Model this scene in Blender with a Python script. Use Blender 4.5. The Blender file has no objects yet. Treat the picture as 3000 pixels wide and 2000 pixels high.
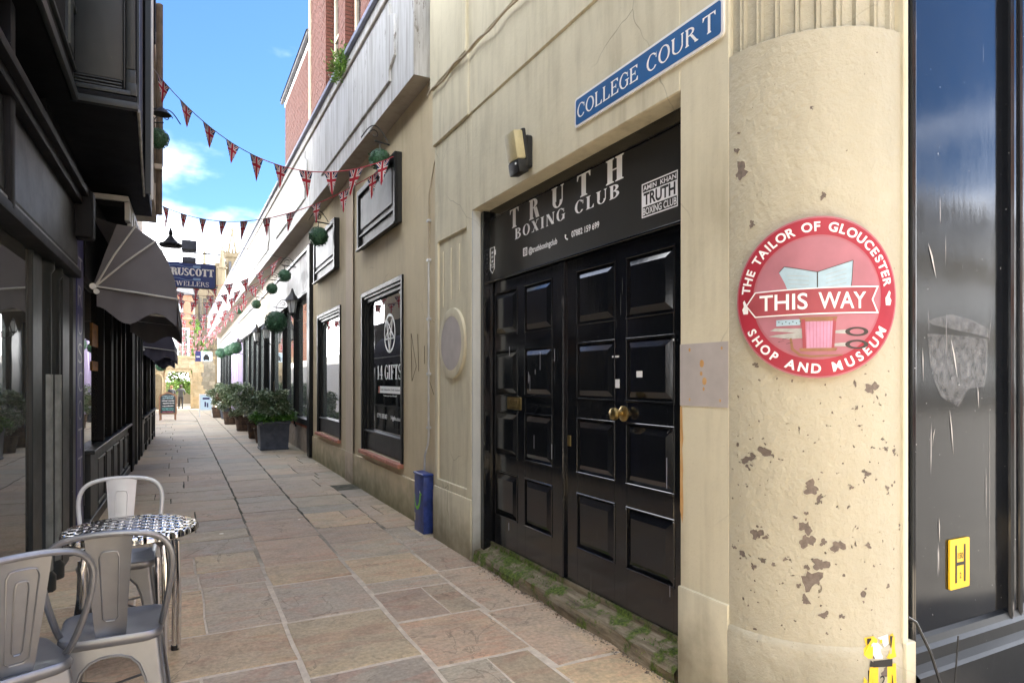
import bpy, bmesh, math, random
from mathutils import Vector, Matrix
from math import sin, cos, pi, radians, sqrt, atan2
random.seed(11)
S = bpy.context.scene
COL = S.collection
# ------------------------------------------------------------------ camera
VPX, F0, CAMH = 520.0, 1900.0, 1.46
TH = math.atan((1500 - VPX) / F0)
cam = bpy.data.cameras.new("camera"); camo = bpy.data.objects.new("camera", cam); COL.objects.link(camo)
camo.location = (0, 0, CAMH)
camo.rotation_euler = (radians(90), 0, -TH)
cam.sensor_width = 36; cam.lens = 36 * F0 / 3000
cam.shift_y = (1113 - 1000) / 3000
cam.clip_end = 2000; cam.clip_start = 0.05
S.camera = camo
# ------------------------------------------------------------------ world and sun
SUN_AZ, SUN_EL = radians(78), radians(46)      # azimuth measured from +Y towards +X
w = bpy.data.worlds.new("World"); S.world = w; w.use_nodes = True
nt = w.node_tree; nt.nodes.clear()
out = nt.nodes.new('ShaderNodeOutputWorld'); bg = nt.nodes.new('ShaderNodeBackground')
sky = nt.nodes.new('ShaderNodeTexSky'); sky.sky_type = 'NISHITA'; sky.sun_disc = False
sky.sun_elevation = SUN_EL; sky.sun_rotation = SUN_AZ; sky.air_density = 1.0; sky.dust_density = 0.0; sky.ozone_density = 5.0
tc = nt.nodes.new('ShaderNodeTexCoord'); mp = nt.nodes.new('ShaderNodeMapping'); mp.inputs['Scale'].default_value = (1.0, 1.0, 2.2)
mp.inputs['Location'].default_value = (3.7, 7.7, 0.2)
n1 = nt.nodes.new('ShaderNodeTexNoise'); n1.inputs['Scale'].default_value = 1.9; n1.inputs['Detail'].default_value = 9; n1.inputs['Roughness'].default_value = 0.52
r1 = nt.nodes.new('ShaderNodeValToRGB'); r1.color_ramp.elements[0].position = 0.42; r1.color_ramp.elements[1].position = 0.76; r1.color_ramp.interpolation = 'EASE'
sep = nt.nodes.new('ShaderNodeSeparateXYZ')
mr = nt.nodes.new('ShaderNodeMapRange'); mr.inputs['From Min'].default_value = 0.12; mr.inputs['From Max'].default_value = 0.35
mr.inputs['To Min'].default_value = 0.17; mr.inputs['To Max'].default_value = -0.03
ad = nt.nodes.new('ShaderNodeMath'); ad.operation = 'ADD'
mx = nt.nodes.new('ShaderNodeMix'); mx.data_type = 'RGBA'
L = nt.links.new
L(tc.outputs['Generated'], mp.inputs['Vector']); L(mp.outputs['Vector'], n1.inputs['Vector'])
L(tc.outputs['Generated'], sep.inputs[0]); L(sep.outputs['Z'], mr.inputs['Value'])
L(n1.outputs['Fac'], ad.inputs[0]); L(mr.outputs['Result'], ad.inputs[1]); L(ad.outputs[0], r1.inputs['Fac'])
tn = nt.nodes.new('ShaderNodeMix'); tn.data_type = 'RGBA'; tn.blend_type = 'MULTIPLY'; tn.inputs['Factor'].default_value = 1; tn.inputs['B'].default_value = (0.30, 0.385, 0.48, 1)
L(sky.outputs['Color'], tn.inputs['A']); L(r1.outputs['Color'], mx.inputs['Factor']); L(tn.outputs['Result'], mx.inputs['A']); mx.inputs['B'].default_value = (36.0, 36.0, 36.0, 1)
L(mx.outputs['Result'], bg.inputs['Color']); bg.inputs['Strength'].default_value = 0.05
L(bg.outputs[0], out.inputs['Surface'])
sun = bpy.data.lights.new("sun", 'SUN'); suno = bpy.data.objects.new("sun", sun); COL.objects.link(suno)
sun.energy = 2.3; sun.angle = radians(0.53); sun.color = (1.0, 0.95, 0.86)
sd = Vector((sin(SUN_AZ) * cos(SUN_EL), cos(SUN_AZ) * cos(SUN_EL), sin(SUN_EL)))
suno.rotation_euler = sd.to_track_quat('Z', 'Y').to_euler(); suno.location = (0, -5, 30)
S.view_settings.view_transform = 'Standard'; S.view_settings.look = 'None'; S.view_settings.gamma = 1
S.view_settings.use_curve_mapping = False; S.view_settings.exposure = 3.8
S.render.engine = 'CYCLES'
S.cycles.max_bounces = 8; S.cycles.diffuse_bounces = 5; S.cycles.glossy_bounces = 4
# ------------------------------------------------------------------ geometry helpers
ORG = {}
def tag(o, label=None, cat=None, group=None, kind=None):
    if label: o['label'] = label
    if cat: o['category'] = cat
    if group: o['group'] = group
    if kind: o['kind'] = kind
    return o
def thing(name, label, cat, loc=(0, 0, 0), rz=0, group=None):
    o = bpy.data.objects.new(name, None); COL.objects.link(o)
    o.location = loc; o.rotation_euler = (0, 0, rz); o.empty_display_size = 0.1
    ORG[o.name] = Vector(loc)
    return tag(o, label, cat, group)
class MB:
    def __init__(s): s.v = []; s.f = []; s.m = []
    def add(s, vs, fs, m=0):
        b = len(s.v); s.v += [tuple(x) for x in vs]
        for f in fs: s.f.append(tuple(b + i for i in f)); s.m.append(m)
        return s
    def box(s, x0, x1, y0, y1, z0, z1, m=0):
        return s.add([(x0,y0,z0),(x1,y0,z0),(x1,y1,z0),(x0,y1,z0),(x0,y0,z1),(x1,y0,z1),(x1,y1,z1),(x0,y1,z1)],
                     [(0,3,2,1),(4,5,6,7),(0,1,5,4),(1,2,6,5),(2,3,7,6),(3,0,4,7)], m)
    def obox(s, M, sx, sy, sz, m=0):
        P = [M @ Vector((a*sx/2, b*sy/2, c*sz/2)) for c in (-1,1) for a,b in ((-1,-1),(1,-1),(1,1),(-1,1))]
        return s.add(P, [(0,3,2,1),(4,5,6,7),(0,1,5,4),(1,2,6,5),(2,3,7,6),(3,0,4,7)], m)
    def bar(s, a, b, wd, ht, m=0, up=(0,0,1)):
        a, b = Vector(a), Vector(b); d = b - a; l = d.length
        if l < 1e-6: return s
        d.normalize(); u = Vector(up)
        if abs(d.dot(u)) > 0.98: u = Vector((1,0,0))
        r = d.cross(u).normalized(); u = r.cross(d)
        M = Matrix((( r.x, d.x, u.x, 0),(r.y, d.y, u.y, 0),(r.z, d.z, u.z, 0),(0,0,0,1)))
        M.translation = (a + b) / 2
        return s.obox(M, wd, l, ht, m)
    def quad(s, a, b, c, d, m=0): return s.add([a,b,c,d], [(0,1,2,3)], m)
    def tube(s, pts, r, n=8, m=0, cap=True, closed=False):
        pts = [Vector(p) for p in pts]; N = len(pts); rings = []
        rr = r if hasattr(r, '__len__') else [r] * N
        prev = None
        for i, p in enumerate(pts):
            if closed: t = (pts[(i+1) % N] - pts[i-1])
            else: t = (pts[min(i+1, N-1)] - pts[max(i-1, 0)])
            t.normalize()
            if prev is None:
                u = Vector((0,0,1)) if abs(t.z) < 0.9 else Vector((1,0,0))
                u = (u - t * u.dot(t)).normalized()
            else: u = (prev - t * prev.dot(t)).normalized()
            prev = u; w_ = t.cross(u)
            rings.append([p + (u * cos(2*pi*k/n) + w_ * sin(2*pi*k/n)) * rr[i] for k in range(n)])
        b = len(s.v)
        for R_ in rings: s.v += [tuple(x) for x in R_]
        M_ = N if closed else N - 1
        for i in range(M_):
            for k in range(n):
                j = (i+1) % N
                s.f.append((b+i*n+k, b+i*n+(k+1)%n, b+j*n+(k+1)%n, b+j*n+k)); s.m.append(m)
        if cap and not closed:
            s.f.append(tuple(b+k for k in range(n))[::-1]); s.m.append(m)
            s.f.append(tuple(b+(N-1)*n+k for k in range(n))); s.m.append(m)
        return s
    def lathe(s, prof, c=(0,0,0), n=16, m=0, axis='z', a0=0, a1=2*pi):
        full = abs(a1 - a0 - 2*pi) < 1e-6; K = n if full else n + 1
        b = len(s.v)
        for (r, z) in prof:
            for k in range(K):
                a = a0 + (a1-a0) * k / n
                if axis == 'z': p = (c[0]+r*cos(a), c[1]+r*sin(a), c[2]+z)
                elif axis == 'x': p = (c[0]+z, c[1]+r*cos(a), c[2]+r*sin(a))
                else: p = (c[0]+r*cos(a), c[1]+z, c[2]+r*sin(a))
                s.v.append(p)
        for i in range(len(prof)-1):
            for k in range(n):
                k2 = (k+1) % K
                s.f.append((b+i*K+k, b+i*K+k2, b+(i+1)*K+k2, b+(i+1)*K+k)); s.m.append(m)
        return s
    def prism(s, poly, f0, f1, m=0):
        """poly: 2D points; f0,f1 map (a,b)->3D for back and front"""
        n = len(poly)
        A = [f0(*p) for p in poly]; B = [f1(*p) for p in poly]
        return s.add(A + B, [tuple(range(n))[::-1], tuple(range(n, 2*n))] + [(i, (i+1)%n, n+(i+1)%n, n+i) for i in range(n)], m)
    def build(s, name, mats, parent=None, kind=None, label=None, smooth=False, bevel=0, seg=1, angle=35):
        me = bpy.data.meshes.new(name)
        o0 = Vector((0,0,0))
        if parent is not None and parent.name in ORG: o0 = ORG[parent.name]
        me.from_pydata([(x-o0.x, y-o0.y, z-o0.z) for x,y,z in s.v], [], s.f)
        if not isinstance(mats, (list, tuple)): mats = [mats]
        for m_ in mats: me.materials.append(m_)
        if len(mats) > 1: me.polygons.foreach_set('material_index', s.m)
        bm = bmesh.new(); bm.from_mesh(me)
        bmesh.ops.recalc_face_normals(bm, faces=bm.faces)
        if bevel:
            es = [e for e in bm.edges if len(e.link_faces) == 2 and e.calc_face_angle(0) > radians(30)]
            bmesh.ops.bevel(bm, geom=es, offset=bevel, segments=seg, profile=0.6, affect='EDGES', clamp_overlap=True)
        bm.to_mesh(me); bm.free()
        if smooth or bevel:
            me.polygons.foreach_set('use_smooth', [True]*len(me.polygons))
            me.set_sharp_from_angle(angle=radians(angle))
        me.update()
        o = bpy.data.objects.new(name, me); COL.objects.link(o)
        if parent is not None:
            o.parent = parent; ORG[o.name] = o0
        if label: o['label'] = label
        if kind: o['kind'] = kind
        return o
def copy_tree(o, parent=None, loc=None, rz=None):
    c = o.copy(); COL.objects.link(c)
    if parent is not None: c.parent = parent
    if loc is not None: c.location = loc
    if rz is not None: c.rotation_euler = (0, 0, rz)
    for ch in [x for x in COL.objects if x.parent is o]: copy_tree(ch, c)
    return c
def relabel(o, label): o['label'] = label; return o
# ------------------------------------------------------------------ material helpers
class NT:
    def __init__(s, name):
        s.mat = bpy.data.materials.new(name); s.mat.use_nodes = True
        s.t = s.mat.node_tree; s.b = s.t.nodes['Principled BSDF']
    def n(s, typ, ins={}, **kw):
        nd = s.t.nodes.new(typ)
        for k, v in kw.items(): setattr(nd, k, v)
        for k, v in ins.items(): s.set(nd.inputs[k], v)
        return nd
    def set(s, sock, v):
        if hasattr(v, 'default_value') and hasattr(v, 'is_output'): s.t.links.new(v, sock)
        else:
            if isinstance(v, (tuple, list)) and len(v) == 3 and sock.type == 'RGBA': v = (*v, 1)
            sock.default_value = v
    def math(s, op, a, b=0.0, c=0.0):
        nd = s.n('ShaderNodeMath', operation=op); s.set(nd.inputs[0], a); s.set(nd.inputs[1], b); s.set(nd.inputs[2], c); return nd.outputs[0]
    def pos(s, scale=(1,1,1), obj=False):
        c = s.n('ShaderNodeTexCoord').outputs['Object'] if obj else s.n('ShaderNodeNewGeometry').outputs['Position']
        return s.n('ShaderNodeMapping', {'Vector': c, 'Scale': scale}).outputs[0]
    def noise(s, vec, scale, detail=4, rough=0.55, dist=0):
        return s.n('ShaderNodeTexNoise', {'Vector': vec, 'Scale': scale, 'Detail': detail, 'Roughness': rough, 'Distortion': dist}).outputs['Fac']
    def ramp(s, fac, pts):
        nd = s.n('ShaderNodeValToRGB'); s.set(nd.inputs[0], fac); e = nd.color_ramp.elements
        while len(e) < len(pts): e.new(0.5)
        for i, (p, c) in enumerate(pts):
            e[i].position = p; e[i].color = (*c, 1) if isinstance(c, (tuple, list)) else (c, c, c, 1)
        return nd.outputs[0]
    def mix(s, f, a, b, blend='MIX'):
        nd = s.n('ShaderNodeMix', data_type='RGBA', blend_type=blend); s.set(nd.inputs['Factor'], f)
        s.set(nd.inputs['A'], a); s.set(nd.inputs['B'], b); return nd.outputs['Result']
    def bump(s, h, strength=0.3, dist=0.01):
        nd = s.n('ShaderNodeBump', {'Height': h, 'Strength': strength, 'Distance': dist}); s.set(s.b.inputs['Normal'], nd.outputs[0]); return nd.outputs[0]
    def base(s, c): s.set(s.b.inputs['Base Color'], c)
    def p(s, **kw):
        for k, v in kw.items(): s.set(s.b.inputs[k.replace('_', ' ')], v)
        return s
def simple(name, col, rough=0.6, metal=0, var=0.12, nscale=8, bump=0.0, bscale=60, spec=0.5, obj=False):
    N = NT(name); v = N.pos(obj=obj)
    lo = tuple(max(0, c*(1-var)) for c in col); hi = tuple(min(1, c*(1+var)) for c in col)
    N.base(N.ramp(N.noise(v, nscale, 5), [(0.3, lo), (0.7, hi)]))
    N.p(Roughness=rough, Metallic=metal, Specular_IOR_Level=spec)
    if bump: N.bump(N.noise(v, bscale, 4), bump, 0.004)
    return N.mat
M = {}
def stucco(name, base, dark, spot=0.0, zrun=True, bumpS=0.35, spotcol=(0.16,0.13,0.11), grime=0.5, green=0.0):
    N = NT(name); v = N.pos(); vs = N.pos((1,1,0.12))
    streak = N.ramp(N.noise(vs, 9, 6, 0.6), [(0.45, 0), (0.75, 1)])
    big = N.ramp(N.noise(v, 1.3, 5, 0.6), [(0.35, 0), (0.7, 1)])
    fine = N.noise(v, 55, 4, 0.6)
    c = N.mix(big, base, tuple(x*0.86 for x in base))
    c = N.mix(N.math('MULTIPLY', streak, N.math('MULTIPLY', N.math('ADD', big, 0.35), grime)), c, dark)
    sp = N.ramp(N.noise(v, 90, 3, 0.7), [(0.63, 0), (0.72, 1)])
    c = N.mix(N.math('MULTIPLY', sp, 0.28), c, dark)
    # damp dirt low on the wall
    z = N.n('ShaderNodeSeparateXYZ', {0: N.n('ShaderNodeNewGeometry').outputs['Position']}).outputs['Z']
    low = N.math('MULTIPLY', N.ramp(N.math('ADD', z, N.math('MULTIPLY', N.noise(v, 5, 5), 0.5)), [(0.25, 1), (0.62, 0)]), 0.75)
    c = N.mix(low, c, (0.14, 0.12, 0.07) if not green else (0.10, 0.105, 0.04))
    # hair cracks
    cr = N.n('ShaderNodeTexVoronoi', {'Vector': N.mix(0.12, v, N.n('ShaderNodeTexNoise', {'Vector': v, 'Scale': 4.0}).outputs['Color']), 'Scale': 1.1}, feature='DISTANCE_TO_EDGE').outputs['Distance']
    crm = N.math('MULTIPLY', N.ramp(cr, [(0.0, 1), (0.0035, 0)]), N.ramp(N.noise(v, 0.9, 2), [(0.5, 0), (0.6, 0.6)]))
    c = N.mix(crm, c, tuple(x*0.4 for x in dark))
    h = N.math('ADD', N.math('MULTIPLY', fine, 0.35), N.noise(v, 18, 5, 0.6))
    if spot:
        ch = N.noise(v, 10.5, 6, 0.55, 0.4); loc_ = N.noise(v, 1.7, 2)
        zf = N.ramp(N.math('MULTIPLY', z, 0.3), [(0.10, 0.07), (0.36, 0.10), (0.50, 0.045), (0.60, 0.0), (0.78, 0.03), (0.9, 0)])
        msk = N.ramp(N.math('ADD', N.math('ADD', ch, N.math('MULTIPLY', loc_, 0.10)), zf), [(0.795, 0), (0.803, 1)])
        ch2 = N.ramp(N.math('ADD', N.noise(v, 34, 3, 0.45), zf), [(0.785, 0), (0.795, 1)])
        msk = N.math('MAXIMUM', msk, ch2)
        c = N.mix(msk, c, spotcol)
        h = N.math('SUBTRACT', h, N.math('MULTIPLY', msk, 1.2))
    N.base(c); N.p(Roughness=0.82, Specular_IOR_Level=0.3)
    N.bump(h, bumpS, 0.008 if not spot else 0.010)
    return N.mat
M['cream'] = stucco('cream_stucco', (0.68,0.625,0.46), (0.35,0.31,0.205), grime=0.65, bumpS=0.3)
M['pillar'] = stucco('pillar_stucco', (0.49,0.455,0.345), (0.31,0.275,0.19), spot=1.0, bumpS=1.0, grime=0.25)
M['tan'] = stucco('tan_stucco', (0.66,0.56,0.37), (0.43,0.35,0.22), grime=0.6, bumpS=0.3, green=1)
M['pinkstrip'] = stucco('pink_cream_paint', (0.72,0.60,0.46), (0.45,0.35,0.25), grime=0.3, bumpS=0.15)
M['greyplaster'] = simple('grey_filler', (0.44,0.40,0.375), 0.85, var=0.08)
M['whitereveal'] = stucco('grey_white_paint', (0.62,0.63,0.60), (0.3,0.3,0.28), grime=0.3, bumpS=0.15)
def whiteboard():
    N = NT('weathered_white_boarding'); v = N.pos(); vs = N.pos((1,1,0.07))
    st = N.ramp(N.noise(vs, 14, 7, 0.7), [(0.42, 0), (0.68, 1)])
    pl = N.ramp(N.noise(N.pos((1,1,0.35)), 6, 8, 0.75), [(0.60, 0), (0.66, 1)])
    c = N.mix(N.math('MULTIPLY', st, 0.8), (0.54,0.54,0.53), (0.22,0.205,0.17))
    c = N.mix(N.math('MULTIPLY', pl, 0.9), c, (0.16,0.14,0.11))
    N.base(c); N.p(Roughness=0.6); N.bump(N.math('SUBTRACT', N.noise(vs, 30, 4), N.math('MULTIPLY', pl, 0.8)), 0.25, 0.004)
    return N.mat
M['white'] = whiteboard()
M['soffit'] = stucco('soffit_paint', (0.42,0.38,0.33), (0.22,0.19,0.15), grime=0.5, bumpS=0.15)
def blackpaint(name, col=(0.012,0.013,0.015), rough=0.22, scratches=0.6, dust=0.2, spec=0.6, rv=0.22):
    N = NT(name); v = N.pos(); vs = N.pos((1,1,0.05))
    sc = N.ramp(N.noise(vs, 45, 3, 0.5), [(0.70, 0), (0.74, 1)])
    sc = N.math('MULTIPLY', sc, N.ramp(N.noise(v, 2.3, 3), [(0.50, 0), (0.60, 1)]))
    dr = N.ramp(N.noise(v, 5, 7, 0.7), [(0.4, 0), (0.8, 1)])
    fl = N.ramp(N.noise(v, 70, 2, 0.5), [(0.76, 0), (0.79, 1)])
    c = N.mix(N.math('MULTIPLY', dr, dust), col, (0.10,0.095,0.09))
    c = N.mix(N.math('MULTIPLY', sc, scratches), c, (0.45,0.42,0.40))
    c = N.mix(N.math('MULTIPLY', fl, scratches*0.8), c, (0.6,0.58,0.55))
    N.base(c)
    N.p(Roughness=N.math('ADD', N.math('MULTIPLY', dr, rv), rough), Specular_IOR_Level=spec)
    N.bump(N.math('ADD', N.noise(N.pos((1,1,0.25)), 16, 3), N.math('MULTIPLY', N.noise(v, 110, 2), 0.15)), 0.12, 0.004)
    return N.mat
M['black'] = blackpaint('black_gloss_paint', (0.006,0.007,0.008), 0.42, 0.3, 0.03, 0.32, 0.1)
M['blackdoor'] = blackpaint('black_door_paint', (0.006,0.007,0.009), 0.11, 0.3, 0.02, 0.75, 0.05)
M['panelblack'] = blackpaint('black_panel_gloss', (0.006,0.007,0.009), 0.09, 0.7, 0.03, 0.5, 0.08)
M['shopgrey'] = blackpaint('dark_slate_paint', (0.014,0.018,0.020), 0.36, 0.5, 0.05, 0.5, 0.1)
M['shopblack'] = blackpaint('dull_black_paint', (0.0022,0.0025,0.004), 0.55, 0.2, 0.01, 0.18, 0.1)
M['matboard'] = blackpaint('matt_black_board', (0.02,0.02,0.019), 0.45, 0.0, 0.02, 0.3, 0.1)
M['boardgrey'] = blackpaint('grey_black_board', (0.030,0.029,0.026), 0.28, 0.0, 0.02, 0.45, 0.04)
M['whitepaint'] = simple('white_paint', (0.78,0.78,0.77), 0.5, var=0.04)
M['letter'] = simple('white_lettering', (0.88,0.88,0.88), 0.5, var=0.02)
M['lettergrey'] = simple('silver_lettering', (0.40,0.40,0.45), 0.4, var=0.02)
M['letterblack'] = simple('black_lettering', (0.01,0.01,0.01), 0.5, var=0.02)
def glass(name, tint=(0.02,0.022,0.022), ior_spec=1.0, rough=0.015, wav=0.05):
    N = NT(name); N.base(tint); N.p(Roughness=rough, Specular_IOR_Level=ior_spec, IOR=1.9)
    v = N.pos(); N.bump(N.noise(v, 1.7, 2), wav, 0.02); return N.mat
M['glass'] = glass('dark_window_glass')
M['mirrorglass'] = glass('reflective_shop_glass', (0.05,0.05,0.045), 1.0, 0.01, 0.03)
M['paleglass'] = glass('painted_reflection_glass', (0.15,0.17,0.16), 0.6, 0.01, 0.06)  # pale base colour stands in for bright reflections; nothing behind the panes
M['mirrorglass'].node_tree.nodes['Principled BSDF'].inputs['IOR'].default_value = 2.3
M['clearglass'] = NT('thin_lamp_glass').p(Base_Color=(0.75,0.76,0.74), Roughness=0.2, Alpha=0.75).mat
def slab():
    N = NT('sandstone_slab'); g = N.n('ShaderNodeObjectInfo').outputs['Random']; v = N.pos()
    off = N.n('ShaderNodeCombineXYZ', {0: N.math('MULTIPLY', g, 37.0), 1: N.math('MULTIPLY', g, 91.0), 2: 0.0}).outputs[0]
    vv = N.n('ShaderNodeVectorMath', {0: v, 1: off}, operation='ADD').outputs[0]
    c1 = N.ramp(g, [(0.0,(0.32,0.245,0.155)),(0.18,(0.38,0.295,0.18)),(0.35,(0.255,0.215,0.165)),(0.5,(0.34,0.235,0.165)),(0.65,(0.235,0.22,0.185)),(0.8,(0.28,0.205,0.155)),(1.0,(0.33,0.27,0.19))])
    c2 = N.ramp(N.noise(vv, 1.9, 5, 0.6, 1.0), [(0.3,(0.36,0.245,0.17)),(0.5,(0.27,0.235,0.18)),(0.7,(0.40,0.31,0.19))])
    c = N.mix(0.35, c1, c2)
    band = N.ramp(N.noise(N.n('ShaderNodeVectorMath', {0: vv, 1: (1.0,2.6,1.0)}, operation='MULTIPLY').outputs[0], 1.6, 6, 0.6, 1.6), [(0.52, 0), (0.62, 1)])
    c = N.mix(N.math('MULTIPLY', band, 0.35), c, (0.30,0.15,0.10))
    st = N.ramp(N.noise(v, 3.5, 8, 0.7), [(0.48, 0), (0.7, 1)])
    c = N.mix(N.math('MULTIPLY', st, 0.42), c, (0.15,0.13,0.105))
    fn = N.ramp(N.noise(v, 38, 6, 0.7), [(0.3, 0.72), (0.7, 1.2)])
    c = N.mix(1.0, c, fn, 'MULTIPLY')
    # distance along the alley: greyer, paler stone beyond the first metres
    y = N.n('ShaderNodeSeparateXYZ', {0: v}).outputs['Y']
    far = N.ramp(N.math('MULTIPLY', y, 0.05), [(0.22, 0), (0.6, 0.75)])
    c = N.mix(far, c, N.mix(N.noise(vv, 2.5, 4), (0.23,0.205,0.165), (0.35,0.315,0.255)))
    x = N.n('ShaderNodeSeparateXYZ', {0: v}).outputs['X']
    edge = N.math('MULTIPLY', N.ramp(N.math('ADD', x, N.math('MULTIPLY', N.noise(v, 4, 5), 0.6)), [(0.0, 0), (1.0, 0)]), 1.0)
    gr = N.math('MULTIPLY', N.ramp(N.math('MULTIPLY', N.math('ADD', x, N.math('MULTIPLY', N.noise(v, 3, 6), 0.7)), 0.3), [(0.70, 0), (0.84, 0.75)]), N.ramp(N.math('MULTIPLY', y, 0.05), [(0.26, 0), (0.36, 1)]))
    c = N.mix(gr, c, (0.10,0.10,0.055))
    gum = N.n('ShaderNodeTexVoronoi', {'Vector': v, 'Scale': 2.3}, feature='F1'); 
    gm = N.ramp(gum.outputs['Distance'], [(0.045, 1), (0.055, 0)])
    gm = N.math('MULTIPLY', gm, N.ramp(N.n('ShaderNodeSeparateColor', {0: gum.outputs['Color']}).outputs[0], [(0.52, 0), (0.54, 0.8)]))
    c = N.mix(gm, c, (0.72,0.68,0.62))
    c = N.mix(1.0, c, (1.98,1.97,1.92), 'MULTIPLY')
    c = N.mix(1.0, c, N.ramp(N.math('FRACT', N.math('MULTIPLY', g, 7.31)), [(0.0,(0.76,0.75,0.75)),(0.3,(1.06,1.04,1.0)),(0.5,(0.86,0.88,0.88)),(0.75,(1.10,1.02,0.92)),(1.0,(0.84,0.80,0.79))]), 'MULTIPLY')
    ln = N.noise(vv, 2.2, 5, 0.55, 0.9); ed = N.math('MULTIPLY', N.ramp(ln, [(0.490, 0), (0.497, 1), (0.503, 1), (0.510, 0)]), N.ramp(N.noise(v, 1.3, 2), [(0.50, 0), (0.56, 0.55)]))
    c = N.mix(ed, c, (0.16,0.12,0.08))
    N.base(c); N.p(Roughness=N.ramp(N.noise(v, 7, 4), [(0.3, 0.5), (0.7, 0.8)]), Specular_IOR_Level=0.35)
    lay = N.ramp(N.noise(vv, 3.0, 5, 0.5, 0.8), [(0.42, 0), (0.45, 0.35), (0.58, 0.4), (0.60, 1.0)])
    N.bump(N.math('ADD', N.math('MULTIPLY', lay, 0.6), N.math('MULTIPLY', N.noise(v, 30, 6, 0.65), 0.6)), 0.6, 0.008)
    return N.mat
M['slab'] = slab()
def mortar():
    N = NT('paving_mortar'); v = N.pos(); y = N.n('ShaderNodeSeparateXYZ', {0: v}).outputs['Y']
    c = N.ramp(N.noise(v, 14, 6, 0.7), [(0.3,(0.55,0.45,0.34)),(0.7,(0.86,0.74,0.58))])
    f = N.ramp(N.math('ADD', N.math('MULTIPLY', y, 0.1), N.math('MULTIPLY', N.noise(v, 2, 5), 0.5)), [(0.72, 0), (1.1, 1)])
    c = N.mix(f, c, N.ramp(N.noise(v, 9, 4), [(0.4,(0.05,0.055,0.025)),(0.6,(0.13,0.11,0.08))]))
    N.base(c); N.p(Roughness=0.95); N.bump(N.noise(v, 60, 4), 0.5, 0.005); return N.mat
M['mortar'] = mortar()
def brickpiece(name, a, b, c3):
    N = NT(name); g = N.n('ShaderNodeObjectInfo').outputs['Random']; v = N.pos()
    c = N.ramp(N.math('FRACT', N.math('ADD', g, N.math('MULTIPLY', N.noise(v, 9, 2), 1.5))), [(0.0, a), (0.4, b), (0.75, c3), (1.0, a)])
    c = N.mix(N.math('MULTIPLY', N.noise(v, 60, 5, 0.7), 0.5), c, tuple(x*0.45 for x in a))
    N.base(c); N.p(Roughness=0.85); N.bump(N.noise(v, 80, 4), 0.4, 0.003); return N.mat
M['brick'] = brickpiece('red_brick', (0.30,0.085,0.045), (0.38,0.13,0.07), (0.22,0.06,0.04))
M['brickmortar'] = simple('brick_mortar', (0.30,0.25,0.20), 0.95, var=0.25, nscale=12)
def wallbrick(name, c1, c2, mo, scale=1.0, axis='yz'):
    N = NT(name); g = N.n('ShaderNodeNewGeometry').outputs['Position']; s = N.n('ShaderNodeSeparateXYZ', {0: g})
    v = N.n('ShaderNodeCombineXYZ', {0: s.outputs['Y' if axis == 'yz' else 'X'], 1: s.outputs['Z'], 2: 0.0}).outputs[0]
    b = N.n('ShaderNodeTexBrick', {'Vector': v, 'Color1': c1, 'Color2': c2, 'Mortar': mo, 'Scale': scale, 'Mortar Size': 0.008, 'Brick Width': 0.225, 'Row Height': 0.075, 'Bias': 0.0})
    c = N.mix(N.math('MULTIPLY', N.noise(N.pos(), 1.2, 6, 0.65), 0.7), b.outputs['Color'], tuple(x*1.25 for x in c1))
    c = N.mix(N.math('MULTIPLY', N.ramp(N.noise(N.pos(), 14, 4, 0.7), [(0.45, 0), (0.7, 1)]), 0.4), c, tuple(x*0.5 for x in c1))
    N.base(c); N.p(Roughness=0.88)
    N.bump(N.math('SUBTRACT', N.math('MULTIPLY', N.noise(N.pos(), 40, 4), 0.3), b.outputs['Fac']), 0.6, 0.006); return N.mat
M['wallbrick'] = wallbrick('red_brickwork', (0.095,0.028,0.016), (0.068,0.018,0.011), (0.10,0.07,0.05))
M['endbrick'] = wallbrick('orange_brickwork', (0.33,0.145,0.085), (0.26,0.10,0.06), (0.36,0.28,0.21), axis='xz')
M['steel'] = simple('brushed_steel', (0.52,0.52,0.53), 0.30, 1.0, var=0.08, nscale=20)
M['gunmetal'] = simple('gunmetal_paint', (0.30,0.31,0.33), 0.34, 0.75, var=0.07, nscale=9, obj=True)
M['whitesteel'] = simple('pale_grey_metal', (0.66,0.67,0.66), 0.4, 0.25, var=0.05, obj=True)
M['chrome'] = simple('chrome_tube', (0.80,0.80,0.80), 0.10, 1.0, var=0.03)
M['brass'] = simple('tarnished_brass', (0.42,0.31,0.13), 0.35, 1.0, var=0.3, nscale=25)
M['lead'] = simple('lead_grey_planter', (0.075,0.085,0.11), 0.6, 0.1, var=0.35, nscale=9, bump=0.4, bscale=30)
M['oak'] = simple('dark_barrel_wood', (0.085,0.05,0.03), 0.75, var=0.5, nscale=9, bump=0.3)
M['rust'] = simple('rusty_hoop', (0.07,0.045,0.035), 0.7, 0.4, var=0.4)
M['soil'] = simple('soil', (0.05,0.035,0.02), 0.95, var=0.3)
M['awning'] = simple('grey_awning_canvas', (0.135,0.13,0.142), 0.9, var=0.10, nscale=3, bump=0.12, bscale=9)
M['awningshade'] = simple('shaded_awning_canvas', (0.075,0.072,0.10), 0.9, var=0.1, nscale=3)  # shade on the farther awnings put into a darker canvas colour
M['pipewhite'] = simple('white_pipe', (0.62,0.62,0.60), 0.4, var=0.05)
M['grout'] = simple('dull_white_metal', (0.52,0.52,0.50), 0.45, var=0.1)
M['conduit'] = simple('galvanised_conduit', (0.55,0.55,0.55), 0.45, 0.3, var=0.15)
M['bluebox'] = simple('navy_box_paint', (0.025,0.05,0.22), 0.4, var=0.35, nscale=14)
M['green'] = simple('lime_graffiti_paint', (0.20,0.62,0.05), 0.5, var=0.1)
M['yellow'] = simple('yellow_plate', (0.85,0.52,0.02), 0.35, var=0.05)
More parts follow.
